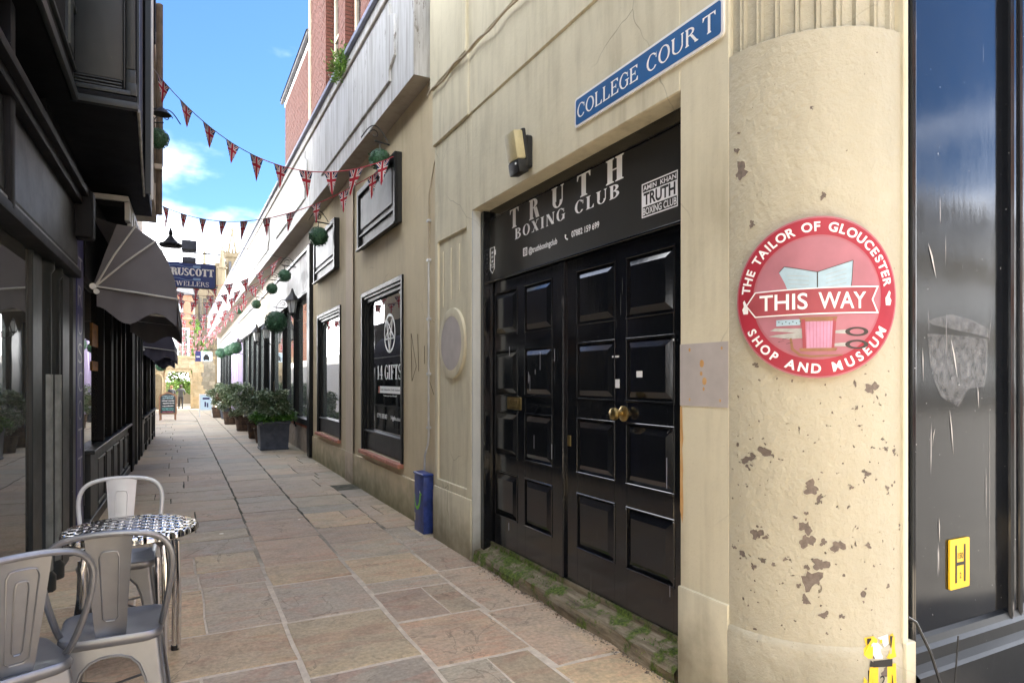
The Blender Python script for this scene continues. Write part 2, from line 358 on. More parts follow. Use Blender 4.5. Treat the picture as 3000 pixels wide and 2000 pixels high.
M['signblue'] = simple('street_sign_blue', (0.005,0.095,0.29), 0.45, var=0.15, nscale=5)
M['navy'] = simple('navy_sign', (0.008,0.035,0.20), 0.4, var=0.15)
M['deepnavy'] = simple('deep_navy_sign', (0.03,0.03,0.12), 0.4, var=0.1)
M['paleblue'] = simple('pale_blue_print', (0.24,0.40,0.66), 0.5, var=0.1)
M['iceblue'] = simple('ice_blue_sign', (0.58,0.74,0.86), 0.5, var=0.05)
M['redring'] = simple('crimson_roundel', (0.36,0.025,0.045), 0.45, var=0.12, nscale=6)
M['pink'] = simple('pink_roundel', (0.40,0.155,0.19), 0.5, var=0.12, nscale=7)
M['pinkedge'] = simple('pale_red_edge', (0.42,0.14,0.17), 0.5, var=0.08)
M['banner'] = simple('red_banner', (0.34,0.06,0.075), 0.5, var=0.1)
M['thread'] = simple('pink_thread', (0.56,0.27,0.40), 0.6, var=0.12, nscale=25)
M['reelwood'] = simple('reel_tan', (0.30,0.15,0.075), 0.6, var=0.15, nscale=25)
M['newspaper'] = simple('blue_white_paper', (0.36,0.50,0.58), 0.6, var=0.12, nscale=14)
M['paleletter'] = simple('pale_blue_lettering', (0.66,0.74,0.86), 0.5, var=0.03)
M['ink'] = simple('dark_ink', (0.05,0.04,0.035), 0.6, var=0.1)
M['scissor'] = simple('scissor_grey', (0.40,0.40,0.38), 0.5, var=0.2, nscale=30)
M['bond'] = simple('orange_badge', (0.45,0.08,0.03), 0.5)
M['redtile'] = simple('pink_red_sill_tile', (0.48,0.20,0.13), 0.7, var=0.25, nscale=12)
M['stone'] = None
def stone(name, a, b, c3, rnd=True):
    N = NT(name); v = N.pos(); g = N.n('ShaderNodeObjectInfo').outputs['Random']
    c = N.ramp(N.math('FRACT', N.math('ADD', g, N.noise(v, 2.0, 4))), [(0.0, a), (0.35, b), (0.7, c3), (1.0, a)])
    c = N.mix(N.ramp(N.noise(v, 8, 7, 0.7), [(0.45, 0), (0.75, 0.6)]), c, tuple(x*0.4 for x in a))
    N.base(c); N.p(Roughness=0.9); N.bump(N.noise(v, 20, 5), 0.5, 0.02); return N.mat
M['stone'] = stone('honey_stone', (0.36,0.27,0.155), (0.29,0.23,0.14), (0.40,0.33,0.22))
M['greystone'] = stone('grey_rubble', (0.19,0.17,0.13), (0.26,0.23,0.18), (0.14,0.125,0.10))
M['cathedral'] = stone('cathedral_stone', (0.17,0.135,0.085), (0.15,0.12,0.075), (0.20,0.16,0.105))
M['oldcream'] = stucco('old_cream_render', (0.50,0.43,0.33), (0.25,0.2,0.14), grime=0.6)
M['slate'] = simple('roof_slate', (0.07,0.07,0.075), 0.7, var=0.3, nscale=6)
M['lilac'] = simple('lilac_paint', (0.62,0.50,0.74), 0.5, var=0.05)
M['wood'] = simple('pale_wood', (0.34,0.17,0.09), 0.6, var=0.2)
M['chalk'] = simple('chalkboard', (0.05,0.06,0.065), 0.6, var=0.3)
M['cyan'] = simple('cyan_chalk', (0.20,0.58,0.56), 0.8); M['pinkchalk'] = simple('pink_chalk', (0.62,0.18,0.26), 0.8); M['bluechalk'] = simple('pale_blue_chalk', (0.5,0.72,0.78), 0.8)
M['warm'] = simple('amber_display', (0.33,0.14,0.02), 0.6, var=0.5, nscale=22)
M['cable'] = simple('black_cable', (0.012,0.012,0.012), 0.5)
M['creamcable'] = simple('cream_cable', (0.42,0.35,0.24), 0.6)
M['lamplens'] = simple('yellowed_lamp_lens', (0.50,0.44,0.26), 0.4, var=0.15, nscale=14)
def leafmat(name, a, b, c3):
    N = NT(name); g = N.n('ShaderNodeNewGeometry').outputs['Random Per Island']
    c = N.ramp(g, [(0.0, a), (0.5, b), (1.0, c3)])
    N.base(c); N.p(Roughness=0.45, Specular_IOR_Level=0.5, Transmission_Weight=0.0)
    return N.mat
M['leafshrub'] = leafmat('variegated_leaf', (0.06,0.13,0.04), (0.14,0.20,0.09), (0.50,0.54,0.38))
M['leafgreen'] = leafmat('fresh_green_leaf', (0.04,0.12,0.015), (0.08,0.20,0.03), (0.17,0.34,0.05))
M['leafdark'] = leafmat('topiary_leaf', (0.018,0.065,0.032), (0.035,0.11,0.05), (0.06,0.16,0.08))
M['leaftree'] = leafmat('tree_leaf', (0.06,0.14,0.02), (0.12,0.24,0.035), (0.22,0.36,0.07))
M['leafred'] = leafmat('reddish_leaf', (0.12,0.05,0.03), (0.10,0.10,0.04), (0.25,0.22,0.14))
M['bark'] = simple('bark', (0.10,0.075,0.05), 0.9, var=0.3)
def sillmat():
    N = NT('rotten_mossy_timber'); v = N.pos((1,0.12,1)); p = N.pos()
    c = N.ramp(N.noise(v, 22, 7, 0.7), [(0.3,(0.06,0.045,0.027)),(0.5,(0.22,0.175,0.11)),(0.7,(0.38,0.32,0.22))])
    y = N.n('ShaderNodeSeparateXYZ', {0: p}).outputs['Y']
    ms = N.ramp(N.math('ADD', N.noise(p, 6, 7, 0.7), N.ramp(N.math('MULTIPLY', y, 0.2), [(0.5, 0.03), (0.63, -0.09), (0.72, 0.04), (0.95, 0.09)])), [(0.52, 0), (0.60, 1)])
    c = N.mix(ms, c, N.ramp(N.noise(p, 60, 3), [(0.3,(0.03,0.05,0.008)),(0.7,(0.16,0.22,0.03))]))
    N.base(c); N.p(Roughness=0.95); N.bump(N.math('ADD', N.noise(v, 30, 5), N.math('MULTIPLY', ms, N.noise(p, 90, 3))), 0.9, 0.012); return N.mat
M['sill'] = sillmat()
def flagmat():
    N = NT('union_flag_cloth'); u = N.n('ShaderNodeUVMap').outputs[0]; s = N.n('ShaderNodeSeparateXYZ', {0: u})
    x = N.math('SUBTRACT', s.outputs[0], 0.5); y = N.math('SUBTRACT', 0.36, s.outputs[1])   # x -.5..5, centre of the cross
    y = N.math('MULTIPLY', y, 1.25)
    ax = N.math('ABSOLUTE', x); ay = N.math('ABSOLUTE', y)
    d = N.math('ABSOLUTE', N.math('SUBTRACT', ax, N.math('MULTIPLY', ay, 0.9)))
    lt = lambda a, k: N.math('LESS_THAN', a, k)
    m = N.math('MINIMUM', ax, ay)
    c = N.mix(lt(d, 0.085), (0.012,0.018,0.07), (0.66,0.62,0.58))
    c = N.mix(lt(d, 0.032), c, (0.40,0.02,0.035))
    c = N.mix(lt(m, 0.13), c, (0.66,0.62,0.58))
    c = N.mix(lt(m, 0.075), c, (0.40,0.02,0.035))
    N.base(c); N.p(Roughness=0.85)
    b = N.b
    # thin cloth: let light through
    tr = N.n('ShaderNodeBsdfTranslucent', {'Color': c}); ms = N.n('ShaderNodeMixShader'); ms.inputs[0].default_value = 0.35
    N.t.links.new(b.outputs[0], ms.inputs[1]); N.t.links.new(tr.outputs[0], ms.inputs[2])
    N.t.links.new(ms.outputs[0], N.t.nodes['Material Output'].inputs['Surface'])
    return N.mat
M['flag'] = flagmat()
M['tape_red'] = simple('red_bunting_tape', (0.42,0.04,0.06), 0.8); M['tape'] = simple('grey_bunting_tape', (0.18,0.15,0.15), 0.8)
def tabletop():
    N = NT('woven_pattern_steel'); v = N.pos(obj=True); s = N.n('ShaderNodeSeparateXYZ', {0: v})
    X = N.math('MULTIPLY', s.outputs[0], 26.0); Y = N.math('MULTIPLY', s.outputs[1], 26.0)
    chk = N.math('MODULO', N.math('ADD', N.math('FLOOR', X), N.math('FLOOR', Y)), 2.0)
    chk = N.math('ABSOLUTE', chk)
    wx = N.math('ABSOLUTE', N.math('SINE', N.math('MULTIPLY', X, pi))); wy = N.math('ABSOLUTE', N.math('SINE', N.math('MULTIPLY', Y, pi)))
    h = N.math('ADD', N.math('MULTIPLY', chk, wx), N.math('MULTIPLY', N.math('SUBTRACT', 1.0, chk), wy))
    N.base((0.66,0.66,0.67)); N.p(Metallic=1.0, Roughness=0.13); N.bump(h, 0.9, 0.012); return N.mat
M['tabletop'] = tabletop()
# ------------------------------------------------------------------ lettering
def sans(txt, offset=0.0, spacing=1.0, shear=0.0):
    cu = bpy.data.curves.new('lettering', 'FONT'); cu.body = txt; cu.size = 1; cu.offset = offset; cu.space_character = spacing; cu.shear = shear
    cu.resolution_u = 4
    ob = bpy.data.objects.new('lettering', cu); COL.objects.link(ob)
    dg = bpy.context.evaluated_depsgraph_get(); me = bpy.data.meshes.new_from_object(ob.evaluated_get(dg))
    vs = [(v.co.x, v.co.y) for v in me.vertices]; fs = [tuple(p.vertices) for p in me.polygons]
    bpy.data.objects.remove(ob); bpy.data.curves.remove(cu); bpy.data.meshes.remove(me)
    return vs, fs
def serif(txt, T=0.2, t=0.065, gap=0.14, wide=1.0, slab_=0.09):
    """own serif capitals: every glyph a set of strokes, cap height 1"""
    V = []; Fc = []; cx = 0.0; lay = []
    st = {'k': 0}
    def poly(pts):
        b = len(V); V.extend([(cx + x * wide, y) for x, y in pts]); Fc.append(tuple(range(b, b+len(pts)))); st['k'] += 1
    def stem(x, wd=T, y0=0, y1=1, s0=True, s1=True):
        poly([(x-wd/2, y0), (x+wd/2, y0), (x+wd/2, y1), (x-wd/2, y1)])
        e = slab_ 
        if s0: poly([(x-wd/2-e, y0), (x+wd/2+e, y0), (x+wd/2+e*.9, y0+t*.7), (x+wd/2, y0+t*1.3), (x-wd/2, y0+t*1.3), (x-wd/2-e*.9, y0+t*.7)])
        if s1: poly([(x-wd/2-e, y1), (x-wd/2-e*.9, y1-t*.7), (x-wd/2, y1-t*1.3), (x+wd/2, y1-t*1.3), (x+wd/2+e*.9, y1-t*.7), (x+wd/2+e, y1)])
    def diag(x0, y0, x1, y1, wd):
        poly([(x0-wd/2, y0), (x0+wd/2, y0), (x1+wd/2, y1), (x1-wd/2, y1)])
    def ring(cxx, cyy, rx, ry, a0, a1, ti=None, tt=None, n=14):
        ti = T if ti is None else ti; tt = t if tt is None else tt
        for i in range(n):
            A = radians(a0 + (a1-a0)*i/n); B = radians(a0 + (a1-a0)*(i+1)/n)
            poly([(cxx+rx*cos(A), cyy+ry*sin(A)), (cxx+rx*cos(B), cyy+ry*sin(B)), (cxx+(rx-ti)*cos(B), cyy+(ry-tt)*sin(B)), (cxx+(rx-ti)*cos(A), cyy+(ry-tt)*sin(A))])
    def tri(x, y, w_, h): poly([(x, y), (x+w_, y), (x, y+h)] if h*w_ > 0 else [(x, y), (x, y+h), (x+w_, y)])
    def hb(x0, x1, y, th=t): poly([(x0, y-th/2), (x1, y-th/2), (x1, y+th/2), (x0, y+th/2)])
    for ch in txt:
        w_ = 0.5
        if ch == ' ': cx += 0.42 * wide; continue
        if ch == 'T':
            w_ = 0.78; stem(.39, s1=False); hb(0, .78, 1-t/2); poly([(0, 1), (0, .76), (.04, .76), (.12, 1-t)]); poly([(.78, 1), (.66, 1-t), (.74, .76), (.78, .76)])
        elif ch == 'I': w_ = T + 2*slab_; stem(w_/2)
        elif ch == 'L': w_ = .66; stem(slab_+T/2); hb(slab_, .64, t/2); poly([(.5, t), (.62, .26), (.66, .26), (.66, 0), (.6, 0)])
        elif ch in 'EF':
            w_ = .68; stem(slab_+T/2, s0=(ch == 'F')); hb(slab_, .64, 1-t/2); hb(slab_+T, .5, .52); poly([(.5, 1-t), (.66, 1), (.66, .76), (.62, .76)]); poly([(.5, .66), (.46, .66), (.42, .52), (.46, .38), (.5, .38)])
            if ch == 'E': hb(0, .66, t/2); poly([(.52, t), (.64, .26), (.69, .26), (.68, 0), (.6, 0)])
        elif ch == 'H': w_ = .9; stem(slab_+T/2); stem(.9-slab_-T/2); hb(slab_+T, .9-slab_-T, .52)
        elif ch == 'N':
            w_ = .9; stem(.12, t*1.2, s1=False); stem(.78, t*1.2, s0=False); diag(.12+T*.2, 1, .78-T*.2, 0, T*1.15); hb(0, .2, 1-t/2)
        elif ch == 'X': w_ = .82; diag(.16, 1, .66, 0, T*1.15); diag(.66, 1, .16, 0, t*1.3); [hb(a, a+.3, b) for a, b in ((0, t/2), (.5, t/2), (.0, 1-t/2), (.52, 1-t/2))]
        elif ch == 'O': w_ = .86; ring(.43, .5, .43, .52, 0, 360, n=28)
        elif ch in 'CG':
            w_ = .8; ring(.42, .5, .42, .52, 42, 322 if ch == 'C' else 330, n=24); poly([(.70, .64), (.76, .64), (.76, .98), (.70, .82)])
            if ch == 'G': stem(.70, T*.85, .06, .46, False, False); hb(.52, .86, .46)
        elif ch == 'U':
            w_ = .86; stem(slab_+T/2, T, .3, 1, False, True); stem(.76, t*1.2, .3, 1, False, True); ring((slab_+.76+t*.6)/2, .32, (.76+t*.6-slab_)/2, .34, 180, 360, ti=T*.8, n=14)
        elif ch == 'J': w_ = .5; stem(.3, T, .2, 1, False, True); ring(.16, .16, .24, .22, 180, 360, ti=T*.8)
        elif ch in 'RB':
            w_ = .8; stem(slab_+T/2); x = slab_+T
            ring(x+.02, .76, .38, .24, -90, 90, n=12); hb(x, x+.05, 1-t/2); hb(x, x+.05, .52+t/2)
            if ch == 'B': ring(x+.02, .28, .43, .28, -90, 90, n=12); hb(x, x+.05, t/2)
            else: diag(x+.2, .54, .76, 0, T*1.1); hb(.62, .86, t/2)
        elif ch == 'W': w_ = 1.2; diag(.15, 1, .38, 0, T); diag(.6, 1, .38, 0, t*1.2); diag(.6, 1, .85, 0, T); diag(1.08, 1, .85, 0, t*1.2); [hb(a, a+.28, 1-t/2) for a in (0, .46, .94)]
        elif ch == 'S':
            w_ = .62; ring(.31, .745, .29, .275, 35, 270, ti=T*.62, tt=t*1.4, n=12); ring(.31, .245, .31, .265, -145, 90, ti=T*.62, tt=t*1.4, n=12)
            poly([(.18,.60),(.30,.44),(.46,.38),(.42,.54),(.30,.60)]); poly([(.52, .72), (.58, .72), (.58, 1.0), (.53, .9)]); poly([(.02, .3), (.07, .3), (.08, .1), (.02, 0)])
        elif ch == '1': w_ = .5; stem(.27, T, 0, 1, True, False); poly([(.02, .78), (.27-T/2, .84), (.27, 1), (.2, 1), (.06, .84)])
        elif ch == '4': w_ = .72; stem(.5, T, 0, 1, True, False); diag(.06, .34, .46, 1, t*1.5); hb(.02, .72, .32, t*1.4)
        else: continue
        cx += (w_ + gap) * wide
    return V, Fc
def fit(vs, keep=None):
    xs = [v[0] for v in vs]; ys = [v[1] for v in vs]
    x0, x1, y0, y1 = min(xs), max(xs), min(ys), max(ys)
    return [((x-x0)/(x1-x0), (y-y0)/(y1-y0)) for x, y in vs]
def put_text(name, tv, fn, mat, parent, eps=0.0):
    """tv = (verts2d, faces) scaled to 0..1; fn(u,v,layer)->3D"""
    vs, fs = tv; vs = fit(vs); mb = MB()
    k = 0
    for i, f in enumerate(fs):
        if eps: mb.add([fn(*vs[j], (i % 7) * eps) for j in f], [tuple(range(len(f)))])
    if not eps: mb.add([fn(u, v_, 0) for u, v_ in vs], fs)
    return mb.build(name, mat, parent)
def wall_fn(X, ya, yb, z0, z1):      # lettering on a plane facing -X: reads from far (ya) to near (yb)
    return lambda u, v, l: (X - l, ya + (yb-ya)*u, z0 + (z1-z0)*v)
def front_fn(Y, xa, xb, z0, z1, zs=0.0):
    return lambda u, v, l: (xa + (xb-xa)*u, Y - l, z0 + (z1-z0)*v + zs*u)
XL = lambda Y: -0.90 + 0.017*Y
XR = lambda Y: 2.12 + 0.010*Y
GZ = lambda Y: 0.0 if Y < 27 else -(Y-27)*0.023
# ================================================================== THE SETTING
g = MB(); g.quad((-600,-600,-3.0),(600,-600,-3.0),(600,900,-3.0),(-600,900,-3.0)); g.build('ground', simple('far_ground', (0.10,0.09,0.07), 0.95), kind='structure')
g = MB(); ys = [-1.2] + list(range(0, 28, 3)) + [27, 35, 45, 56]; ys = sorted(set(ys))
for a, b in zip(ys, ys[1:]): g.quad((-2.2,a,GZ(a)-0.0015),(3.4,a,GZ(a)-0.0015),(3.4,b,GZ(b)-0.0015),(-2.2,b,GZ(b)-0.0015))
g.box(-2.2,3.4,-1.2,56,-2.9,-1.5)
paving = g.build('alley_paving', M['mortar'], kind='structure')
g = MB(); g.quad((-40,-14,-0.02),(60,-14,-0.02),(60,-1.2,-0.02),(-40,-1.2,-0.02)); g.quad((-40,-1.2,-0.02),(-2.2,-1.2,-0.02),(-2.2,1.2,-0.02),(-40,1.2,-0.02)); g.quad((3.4,-1.2,-0.02),(60,-1.2,-0.02),(60,1.6,-0.02),(3.4,1.6,-0.02))
g.build('street_paving', simple('street_setts', (0.13,0.12,0.105), 0.8, var=0.25, nscale=3, bump=0.4, bscale=12), kind='structure')
g = MB(); g.quad((-12,56,-0.68),(14,56,-0.68),(14,80,-0.68),(-12,80,-0.68)); g.build('courtyard_ground', simple('courtyard_stone', (0.42,0.37,0.28), 0.9, var=0.2), kind='structure')
# ---- slabs
rows = {}
def cuts(start, known, end, lo=0.42, hi=0.95):
    ys = [start]
    while ys[-1] < known[0] - 0.9: ys.append(ys[-1] + random.uniform(lo, hi))
    ys = [y for y in ys if y < known[0] - 0.35] + known
    while ys[-1] < end: ys.append(ys[-1] + random.uniform(lo*0.75, hi*0.78))
    return ys
def slab_mesh(x0, x1, y0, y1, xs0, xs1, mbx, cxy, joint):
    """slab outline with slightly wavy edges; xs0/xs1 give the side joints' X at a Y"""
    n = 3; j = joint/2; r = random.uniform
    P = []
    for i in range(n+1):
        t = i/n; P.append((x0 + (x1-x0)*t + (r(-.004,.008) if i in (0,n) else 0), y0 + j + r(-.008,.008)))
    for i in range(1, n+1):
        t = i/n; P.append((x1 + (xs1*(y1-y0))*t*0 + r(-.005,.005), y0 + (y1-y0)*t - (j if i == n else 0)))
    for i in range(1, n+1):
        t = i/n; P.append((x1 + (x0-x1)*t, y1 - j + r(-.006,.006)))
    for i in range(1, n):
        t = i/n; P.append((x0 + r(-.005,.005), y1 + (y0-y1)*t))
    c = Vector((cxy[0], cxy[1], GZ(cxy[1]))); tilt = (r(-.003,.003), r(-.003,.003)); dz = r(.0012,.0055)
    ch = 0.007; m = len(P); top = []; mid = []; bot = []
    for (px, py) in P:
        dx, dy = px - c.x, py - c.y; f = 1 - ch/max(abs(dx), abs(dy), .05)
        sl = GZ(py) - c.z
        top.append((dx*f, dy*f, dz + tilt[0]*dx + tilt[1]*dy + sl)); mid.append((dx, dy, dz - 0.003 + tilt[0]*dx + tilt[1]*dy + sl)); bot.append((dx, dy, -0.05 + sl))
    b = len(mbx.v); mbx.v += top + mid + bot
    mbx.f.append(tuple(b+i for i in range(m))); mbx.m.append(0)
    for k in range(2):
        for i in range(m): mbx.f.append((b+k*m+i, b+k*m+m+i, b+k*m+m+(i+1)%m, b+k*m+(i+1)%m)); mbx.m.append(0)
    return c
slabs = []
jo = lambda y: 0.030 if y < 6 else 0.018
bx = [lambda y: XL(y)-0.02 if y < 19.3 else -1.75, lambda y: 0.52+0.013*y if y < 9 else 0.637, lambda y: 1.12+0.0125*y if y < 13 else 1.28, lambda y: (1.62+0.03*y), lambda y: XR(y)+0.06]
known = [[3.52,4.11,5.02,5.42,5.95,6.5], [3.28,4.09,4.87,5.38,6.28,7.15], [3.1,3.78,4.37,4.60,5.30,5.9,6.55], [2.84,3.71,4.67,5.3]]
for s_ in range(4):
    endY = 50.5 if s_ != 3 else 8.4
    yy = cuts(-1.1, known[s_], endY)
    for a, b in zip(yy, yy[1:]):
        m_ = (a+b)/2; x0, x1 = bx[s_](m_) + (0.015 if a < 6 else .010), bx[s_+1](m_) - (0.015 if a < 6 else .010)
        if s_ == 2 and a > 8.4: x1 = XR(m_) + 0.05
        if s_ == 2 and 8.0 < a < 8.4: x1 = bx[3](m_) - .012
        parts_ = [x0, x1]
        if s_ == 0:
            if a > 4.0 and a < 5.4: parts_ = [x0, 0.14, x1] if random.random() < .8 else [x0, -0.25, 0.15, x1]
            elif random.random() < .8: parts_ = [x0, x0 + (x1-x0)*random.uniform(.35,.7), x1]
        elif s_ == 2 and a > 8.4: parts_ = [x0, x0 + (x1-x0)*random.uniform(.4,.75), x1] if random.random() < .75 else [x0, x1]
        elif random.random() < .12 and s_ != 1: parts_ = [x0, x0 + (x1-x0)*random.uniform(.35,.65), x1]
        for p, q in zip(parts_, parts_[1:]):
            if q > 3.0: continue
            slabs.append((p + (0.006 if p != x0 else 0), q - (0.006 if q != x1 else 0), a, b))
slabs.sort(key=lambda s: s[2])
near = [s for s in slabs if s[2] > 1.2][:296]; far = [s for s in slabs if s not in near]
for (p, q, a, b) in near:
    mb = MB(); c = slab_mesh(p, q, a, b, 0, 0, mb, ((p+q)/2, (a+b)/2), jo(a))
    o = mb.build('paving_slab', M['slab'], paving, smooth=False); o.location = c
mb = MB()
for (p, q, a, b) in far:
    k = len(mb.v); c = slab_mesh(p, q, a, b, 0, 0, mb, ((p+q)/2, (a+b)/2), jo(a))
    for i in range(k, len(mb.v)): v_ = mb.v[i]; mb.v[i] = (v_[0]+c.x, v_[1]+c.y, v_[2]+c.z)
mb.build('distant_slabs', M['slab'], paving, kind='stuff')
# ================================================================== CREAM CORNER BUILDING
XA = 2.119
cb = thing('corner_building', 'cream rendered corner building with rounded corner and black double doors', 'building', (XA+1, 3.5, 0))
mb = MB()
mb.box(XA+.02, 3.2, 4.83, 5.667, -.3, 7.0)                   # pilaster body
mb.box(XA, 3.2, 2.37, 4.83, 2.83, 7.0)                       # over the door
mb.box(XA, 3.2, 2.06, 2.37, -.3, 7.0)                        # right pier
mb.box(2.6, 9.0, 2.08, 5.66, -.3, 7.0)
mb.box(2.40, 2.6, 2.37, 4.83, -.3, 2.83)
wall = mb.build('wall', M['cream'], cb, bevel=0.006)
mb = MB()                                                    # raised render fields: pilaster frame, bands
pf = XA + .02
mb.box(XA, pf+.004, 5.60, 5.667, .49, 3.615); mb.box(XA, pf+.004, 4.83, 4.925, .49, 3.615)
mb.box(XA, pf+.004, 4.925, 5.60, .49, .56); mb.box(XA, pf+.004, 4.925, 5.60, 2.72, 3.615)
mb.build('pilaster_frame', M['cream'], cb, bevel=0.004)
mb = MB()
mb.box(XA-.022, XA+.03, 4.85, 5.675, 3.615, 4.125); mb.box(XA-.012, XA+.03, 2.06, 4.85, 3.615, 4.125)
mb.build('string_course', M['cream'], cb, bevel=0.008)
mb = MB(); mb.box(XA-.045, XA+.03, 4.85, 5.68, 4.128, 7.0); mb.box(XA-.02, XA+.03, 2.06, 4.85, 4.128, 7.0); mb.build('upper_band', M['cream'], cb, bevel=0.008)
for k in range(3):                                           # shallow reeding above the plaque
    mb = MB(); mb.tube([(pf-.002, 5.50-.19*k, 2.62), (pf-.002, 5.50-.19*k, 2.12 + .05*k)], .007, 6); mb.build('reed_moulding', M['cream'], cb, smooth=True)
for ya_, yb_ in ((4.826,5.672),(2.06,2.372)):
    mb = MB(); mb.box(XA-.014, XA+.05, ya_, yb_, -.3, .49); mb.build('plinth', M['cream'], cb, bevel=0.01, seg=2)
mb = MB(); mb.box(XA+.004, 2.19, 4.805, 4.829, .0, 2.829); mb.build('door_reveal', M['whitereveal'], cb)
# oval plaque on the pilaster
mb = MB(); n = 36
def oval(cy, cz, ry, rz, x): return [(x, cy+ry*cos(2*pi*i/n), cz+rz*sin(2*pi*i/n)) for i in range(n)]
o1 = oval(5.255, 1.78, .29, .305, XA-.004); o2 = oval(5.255, 1.78, .27, .285, XA-.008); o3 = oval(5.255, 1.78, .235, .235, XA-.008); o0 = oval(5.255, 1.78, .292, .307, pf)
mb.add(o0+o1+o2+o3, [(a*n+i, a*n+(i+1)%n, (a+1)*n+(i+1)%n, (a+1)*n+i) for a in range(3) for i in range(n)])
pl = mb.build('oval_plaque', M['cream'], cb, smooth=True)
mb = MB(); mb.add(oval(5.255,1.78,.236,.236,XA-.006), [tuple(range(n))]); mb.build('plaque_filler', M['greyplaster'], pl)
mb = MB(); mb.box(XA-.003, XA+.01, 2.065, 2.366, 1.34, 1.628); mb.build('filler_patch', M['greyplaster'], cb)
# rust streak under the patch
mb = MB(); N_ = NT('rust_stain'); N_.base(N_.ramp(N_.noise(N_.pos((1,1,.2)), 30, 5), [(0.3,(0.50,0.24,0.06)),(0.7,(0.62,0.42,0.20))])); N_.p(Roughness=.9)
rs = [(XA-.0015, 2.366-.012-(.01*random.random()), 1.335-.05*k) for k in range(12)]
mb.add([(XA-.0015, 2.367, 1.337-.045*k) for k in range(12)] + rs, [(i, i+1, 12+i+1, 12+i) for i in range(11)]); mb.build('rust_streak', N_.mat, cb)
for (y_, z_, r_) in ((2.222,1.535,.012),(2.225,1.49,.007),(2.205,1.455,.012),(2.21,1.42,.006),(2.30,1.60,.006),(2.10,1.60,.005),(2.30,1.37,.005),(2.11,1.37,.005)):
    mb = MB(); mb.add([(XA-.004, y_+r_*cos(a*pi/4)*(1+.3*random.random()), z_+r_*1.5*sin(a*pi/4)) for a in range(8)], [tuple(range(8))]); mb.build('rust_spot', N_.mat, cb)
# rounded corner
CX_, CY_ = 2.58, 2.06
mb = MB()
mb.lathe([(.470,-.3),(.472,.38),(.468,.40),(.461,.41)], (CX_,CY_,0), 40, a0=pi, a1=1.5*pi)
mb.build('corner_plinth', M['pillar'], cb, smooth=True)
mb = MB(); mb.lathe([(.461,.405),(.461,1.2),(.461,2.0),(.461,2.852),(.452,2.858)], (CX_,CY_,0), 48, a0=pi, a1=1.5*pi)
mb.build('rounded_corner', M['pillar'], cb, smooth=True)
mb = MB(); V_ = []; nn = 160
for z_ in (2.855, 7.0):
    for i in range(nn+1):
        a = pi + pi/2*i/nn; ph = (i/nn*9.5) % 1.0
        r_ = .452 - (.014 if ph < .70 else 0) + (.006 if .70 <= ph < .76 or ph > .95 else 0)
        V_.append((CX_+r_*cos(a), CY_+r_*sin(a), z_))
mb.add(V_, [(i, i+1, nn+1+i+1, nn+1+i) for i in range(nn)]); mb.build('fluted_corner', M['pillar'], cb, smooth=True, angle=25)
mb = MB(); mb.box(2.58, 2.61, 1.585, 2.2, -.3, 7.0); mb.box(2.58, 2.645, 1.575, 1.7, -.3, .41); mb.build('corner_return', M['cream'], cb, bevel=.004)
# flaked chips showing the grey brown undercoat, with lifted pale rims
CH = [(222.5, 1.031, 0.0286), (196.6, 0.822, 0.0217), (201.3, 0.814, 0.0118), (220.1, 0.871, 0.0208), (220.7, 0.819, 0.025), (228.1, 0.819, 0.0129), (234.6, 0.806, 0.0232), (249.6, 0.809, 0.0114), (226.6, 0.73, 0.0248), (220.7, 0.715, 0.0094), (205.2, 0.708, 0.0096), (195.2, 0.682, 0.0098), (210.8, 0.737, 0.0079), (222.5, 0.665, 0.0323), (216.9, 0.638, 0.0105), (220.1, 0.584, 0.0156), (228.4, 0.532, 0.0155), (236.5, 0.531, 0.0092), (183.9, 0.745, 0.0084), (215.4, 0.909, 0.0079), (220.4, 0.929, 0.0073), (260.5, 1.032, 0.0083), (261.0, 0.643, 0.0094), (220.7, 0.343, 0.0115), (241.1, 1.038, 0.0072), (188.0, 2.344, 0.0305), (185.2, 2.437, 0.0123), (228.1, 2.188, 0.0114), (254.3, 2.752, 0.0041), (186.4, 2.509, 0.0067), (251.4, 1.429, 0.0248), (196.2, 1.523, 0.0136), (198.0, 1.46, 0.0054), (235.9, 1.393, 0.0052), (194.1, 2.11, 0.0137), (243.7, 1.35, 0.0062)]
rc_ = [o for o in COL.objects if o.name.startswith('rounded_corner')][-1]
M['chip'] = simple('flaked_undercoat', (0.17,0.138,0.115), 0.9, var=0.25, nscale=60, bump=0.4, bscale=200)
